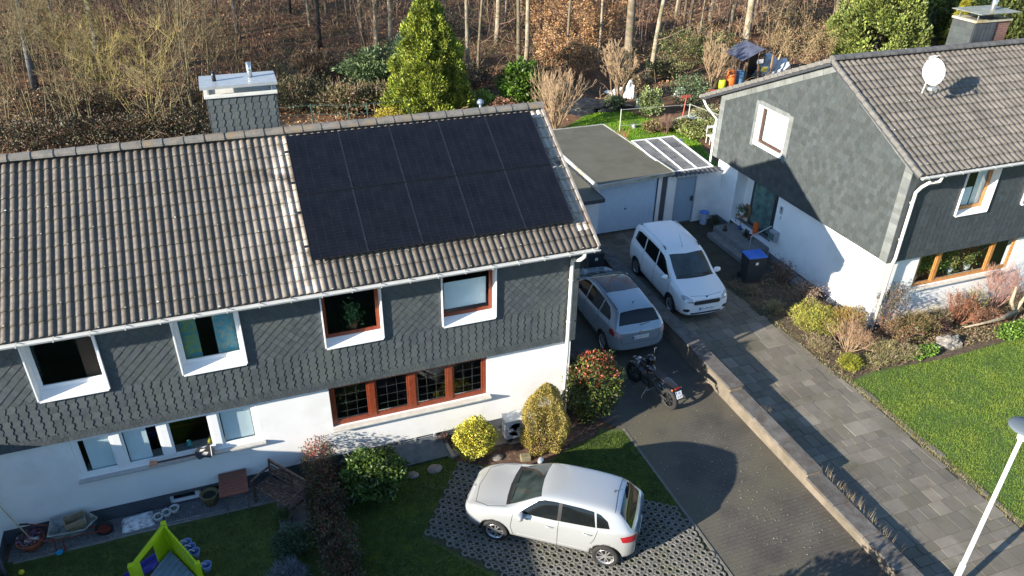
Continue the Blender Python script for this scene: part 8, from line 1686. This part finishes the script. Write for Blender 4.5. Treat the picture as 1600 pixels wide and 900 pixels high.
lumps('tarpaulin_heap', 'dark mound under black sheeting left of the white sheets behind the lawn', 'heap', ground(930, 170), 1.9, 1.0, .55, M('black_sheet', (.02, .022, .025), r=.5, var=.4), 2)
lumps('white_sheet', 'flat white sheet behind the dark mound', 'sheet', ground(966, 148), .8, .5, .35, m_tarp, 3); lumps('white_sheet', 'small upright white sheet beside the pollarded tree', 'sheet', ground(984, 152), .35, .3, .9, m_tarp, 4); lumps('white_sack', 'white sack between the pollarded tree and blue-green bush', 'sack', ground(1062, 150), .3, .3, .5, m_tarp, 5); lumps('white_bundle', 'big crumpled white tarpaulin right of the garden shed', 'tarpaulin', ground(1203, 120), 1.3, .9, 1.2, m_tarp, 6, .6)
lumps('netting_heap', 'pale greenish netting heaped over the vegetable bed', 'netting', ground(1082, 192), 1.3, .7, .35, M('pale_netting', (.30, .36, .33), r=.7, var=.5, ns=6), 8, .6); lumps('white_film', 'small white plastic film lying by the netting', 'film', ground(1092, 200), .6, .35, .12, m_tarp, 9)
lumps('ball_ornament', 'small grey round ornament on the middle of the garden lawn', 'ornament', ground(990, 200), .14, .14, .24, M('grey_ornament', (.3, .3, .34), r=.4), 1, .1)
b = B(); p = ground(995, 168); b.tube([p, p+Vector((0, 0, .5))], .09, 8); o = b.obj('garden_marker', m_tarp); tag(o, 'short white post at the top edge of the garden lawn', 'post')
p = ground(945, 172); b = B(); b.box(p.x-.3, p.x+.5, p.y-.2, p.y+.2, 0, .42); o = b.obj('compost_box', M('dark_slate_box', (.05, .06, .07), r=.6), bevel=.03); tag(o, 'dark low box in front of the cream-green bush', 'box')
sh = ground(1172, 128); s_ = thing('garden_shed', 'small dark timber shed with blue tarpaulin roof behind the right gable', 'shed', sh); b = B(); m_shed = M('dark_timber', (.07, .05, .035), r=.8, var=.4, ns=8)
b.box(sh.x-1.0, sh.x+1.0, sh.y+.9, sh.y+1.0, 0, 1.8); b.box(sh.x-1.0, sh.x-.92, sh.y-.6, sh.y+.9, 0, 1.8)
b.obj('wall', m_shed, s_); 
for x in (-.9, 0, .95): b = B(); b.box(sh.x+x-.05, sh.x+x+.05, sh.y-.65, sh.y-.55, 0, 1.8); b.obj('post', M('post_wood', (.25, .16, .09), r=.8), s_)
b = B(); b.mesh([(sh.x-1.5, sh.y-.9, 1.65), (sh.x, sh.y-.9, 2.25), (sh.x, sh.y+1.2, 2.35), (sh.x-1.5, sh.y+1.2, 1.75), (sh.x+1.4, sh.y-.9, 1.7), (sh.x+1.4, sh.y+1.2, 1.8)], [(0, 1, 2, 3), (1, 4, 5, 2)]); b.obj('tarpaulin_roof', m_tarpb, s_)
b = B(); b.box(sh.x-.25, sh.x+.2, sh.y-.70, sh.y-.68, 1.35, 1.6); b.obj('paper_sign', m_tarp, s_); b = B(); b.box(sh.x+.15, sh.x+.6, sh.y-.70, sh.y-.68, .8, 1.1); b.obj('yellow_sign', M('yellow_sign', (.5, .45, .08), r=.6), s_)
for i, (u, v, c, lb, w_, h) in enumerate(((1127, 140, (.45, .55, .03), 'lime green tub left of the orange rain barrel', .22, .6), (1140, 138, (.55, .14, .03), 'orange rain barrel left of the shed', .30, 1.1), (1152, 136, (.10, .22, .34), 'blue rain barrel between orange barrel and shed', .32, 1.0), (1112, 146, (.40, .05, .04), 'red low crate left of the lime tub', .25, .22), (1200, 118, (.12, .10, .09), 'dark barrel at the right side of the shed', .28, .9))):
    p = ground(u, v); b = B(); b.lathe([(w_*.85, 0), (w_, h*.3), (w_, h*.7), (w_*.88, h), (w_*.8, h), (0, h*.94)], 18, Matrix.Translation(p)); o = b.obj(['tub', 'rain_barrel', 'rain_barrel', 'crate', 'rain_barrel'][i], M('barrel%d' % i, c, r=.45, var=.2), smooth=True); tag(o, lb, ['tub', 'barrel', 'barrel', 'crate', 'barrel'][i])
gc_ = ground(1110, 224); t = thing('garden_chair', 'small pale chair with terracotta pot before the right gable corner', 'chair', gc_); b = B(); b.box(gc_.x-.2, gc_.x+.2, gc_.y-.2, gc_.y+.2, .40, .44); b.obj('seat', m_upvc, t); b = B()
for x in (-.2, .17): b.box(gc_.x+x, gc_.x+x+.03, gc_.y+.18, gc_.y+.21, .44, .9)
b.box(gc_.x-.17, gc_.x+.17, gc_.y+.185, gc_.y+.205, .75, .88); b.obj('backrest', m_upvc, t)
for x in (-.18, .15):
    for y in (-.18, .15): b = B(); b.box(gc_.x+x, gc_.x+x+.03, gc_.y+y, gc_.y+y+.03, 0, .40); b.obj('leg', m_upvc, t)
b = B(); b.lathe([(.10, 0), (.15, .25), (0, .22)], 16, Matrix.Translation((gc_.x, gc_.y-.5, .0))); o = b.obj('plant_pot', m_terra, smooth=True); tag(o, 'terracotta pot in front of the pale garden chair', 'plant pot')
p = ground(1066, 185); b = B(); b.tube([p, p+Vector((.1, 0, 1.3))], .03, 8); b.box(p.x-.25, p.x+.35, p.y-.02, p.y+.02, 1.15, 1.3); o = b.obj('scarecrow_post', M('red_post', (.45, .10, .08), r=.6)); tag(o, 'red and white crossed post in the vegetable bed', 'post')
# ================================================================== THE STREET SIDE behind the camera: unseen road and houses opposite, added to darken reflections in the glass
sheet('street', [(-70, -24), (80, -24), (80, -14.2), (-70, -14.2)], .0, M('street_asphalt', (.055, .055, .055), r=.9, var=.15))
m_far = M('far_house_wall', (.35, .33, .30), r=.9); m_farr = M('far_roof', (.10, .07, .06), r=.9)
for i, x in enumerate((-34, -12, 12, 36)):
    t = thing('house', ['unseen house added across the street, far left', 'unseen house added across the street, left of the lamp', 'unseen house added across the street, right of the lamp', 'unseen house added across the street, far right'][i], 'house', (x, -34, 0)); b = B(); b.box(x-8, x+8, -40, -30, 0, 5.2); b.obj('wall', m_far, t)
    b = B(); b.prism([(-41, 5.21), (-29, 5.21), (-35, 8.6)], x-8.5, x+8.5, Matrix(((0, 0, 1, 0), (1, 0, 0, 0), (0, 1, 0, 0), (0, 0, 0, 1)))); b.obj('roof', m_farr, t)
shrub('hedge', 'unseen clipped dark hedge added below the frame to shade the left driveway', 'hedge', (2.3, -8.4, 0), 3.0, .9, 1.75, 14000, .12, .06, [(.04, .06, .02), (.06, .08, .03)], 150, shape='box')  # out of view, added and sized to cast a shadow across the left drive
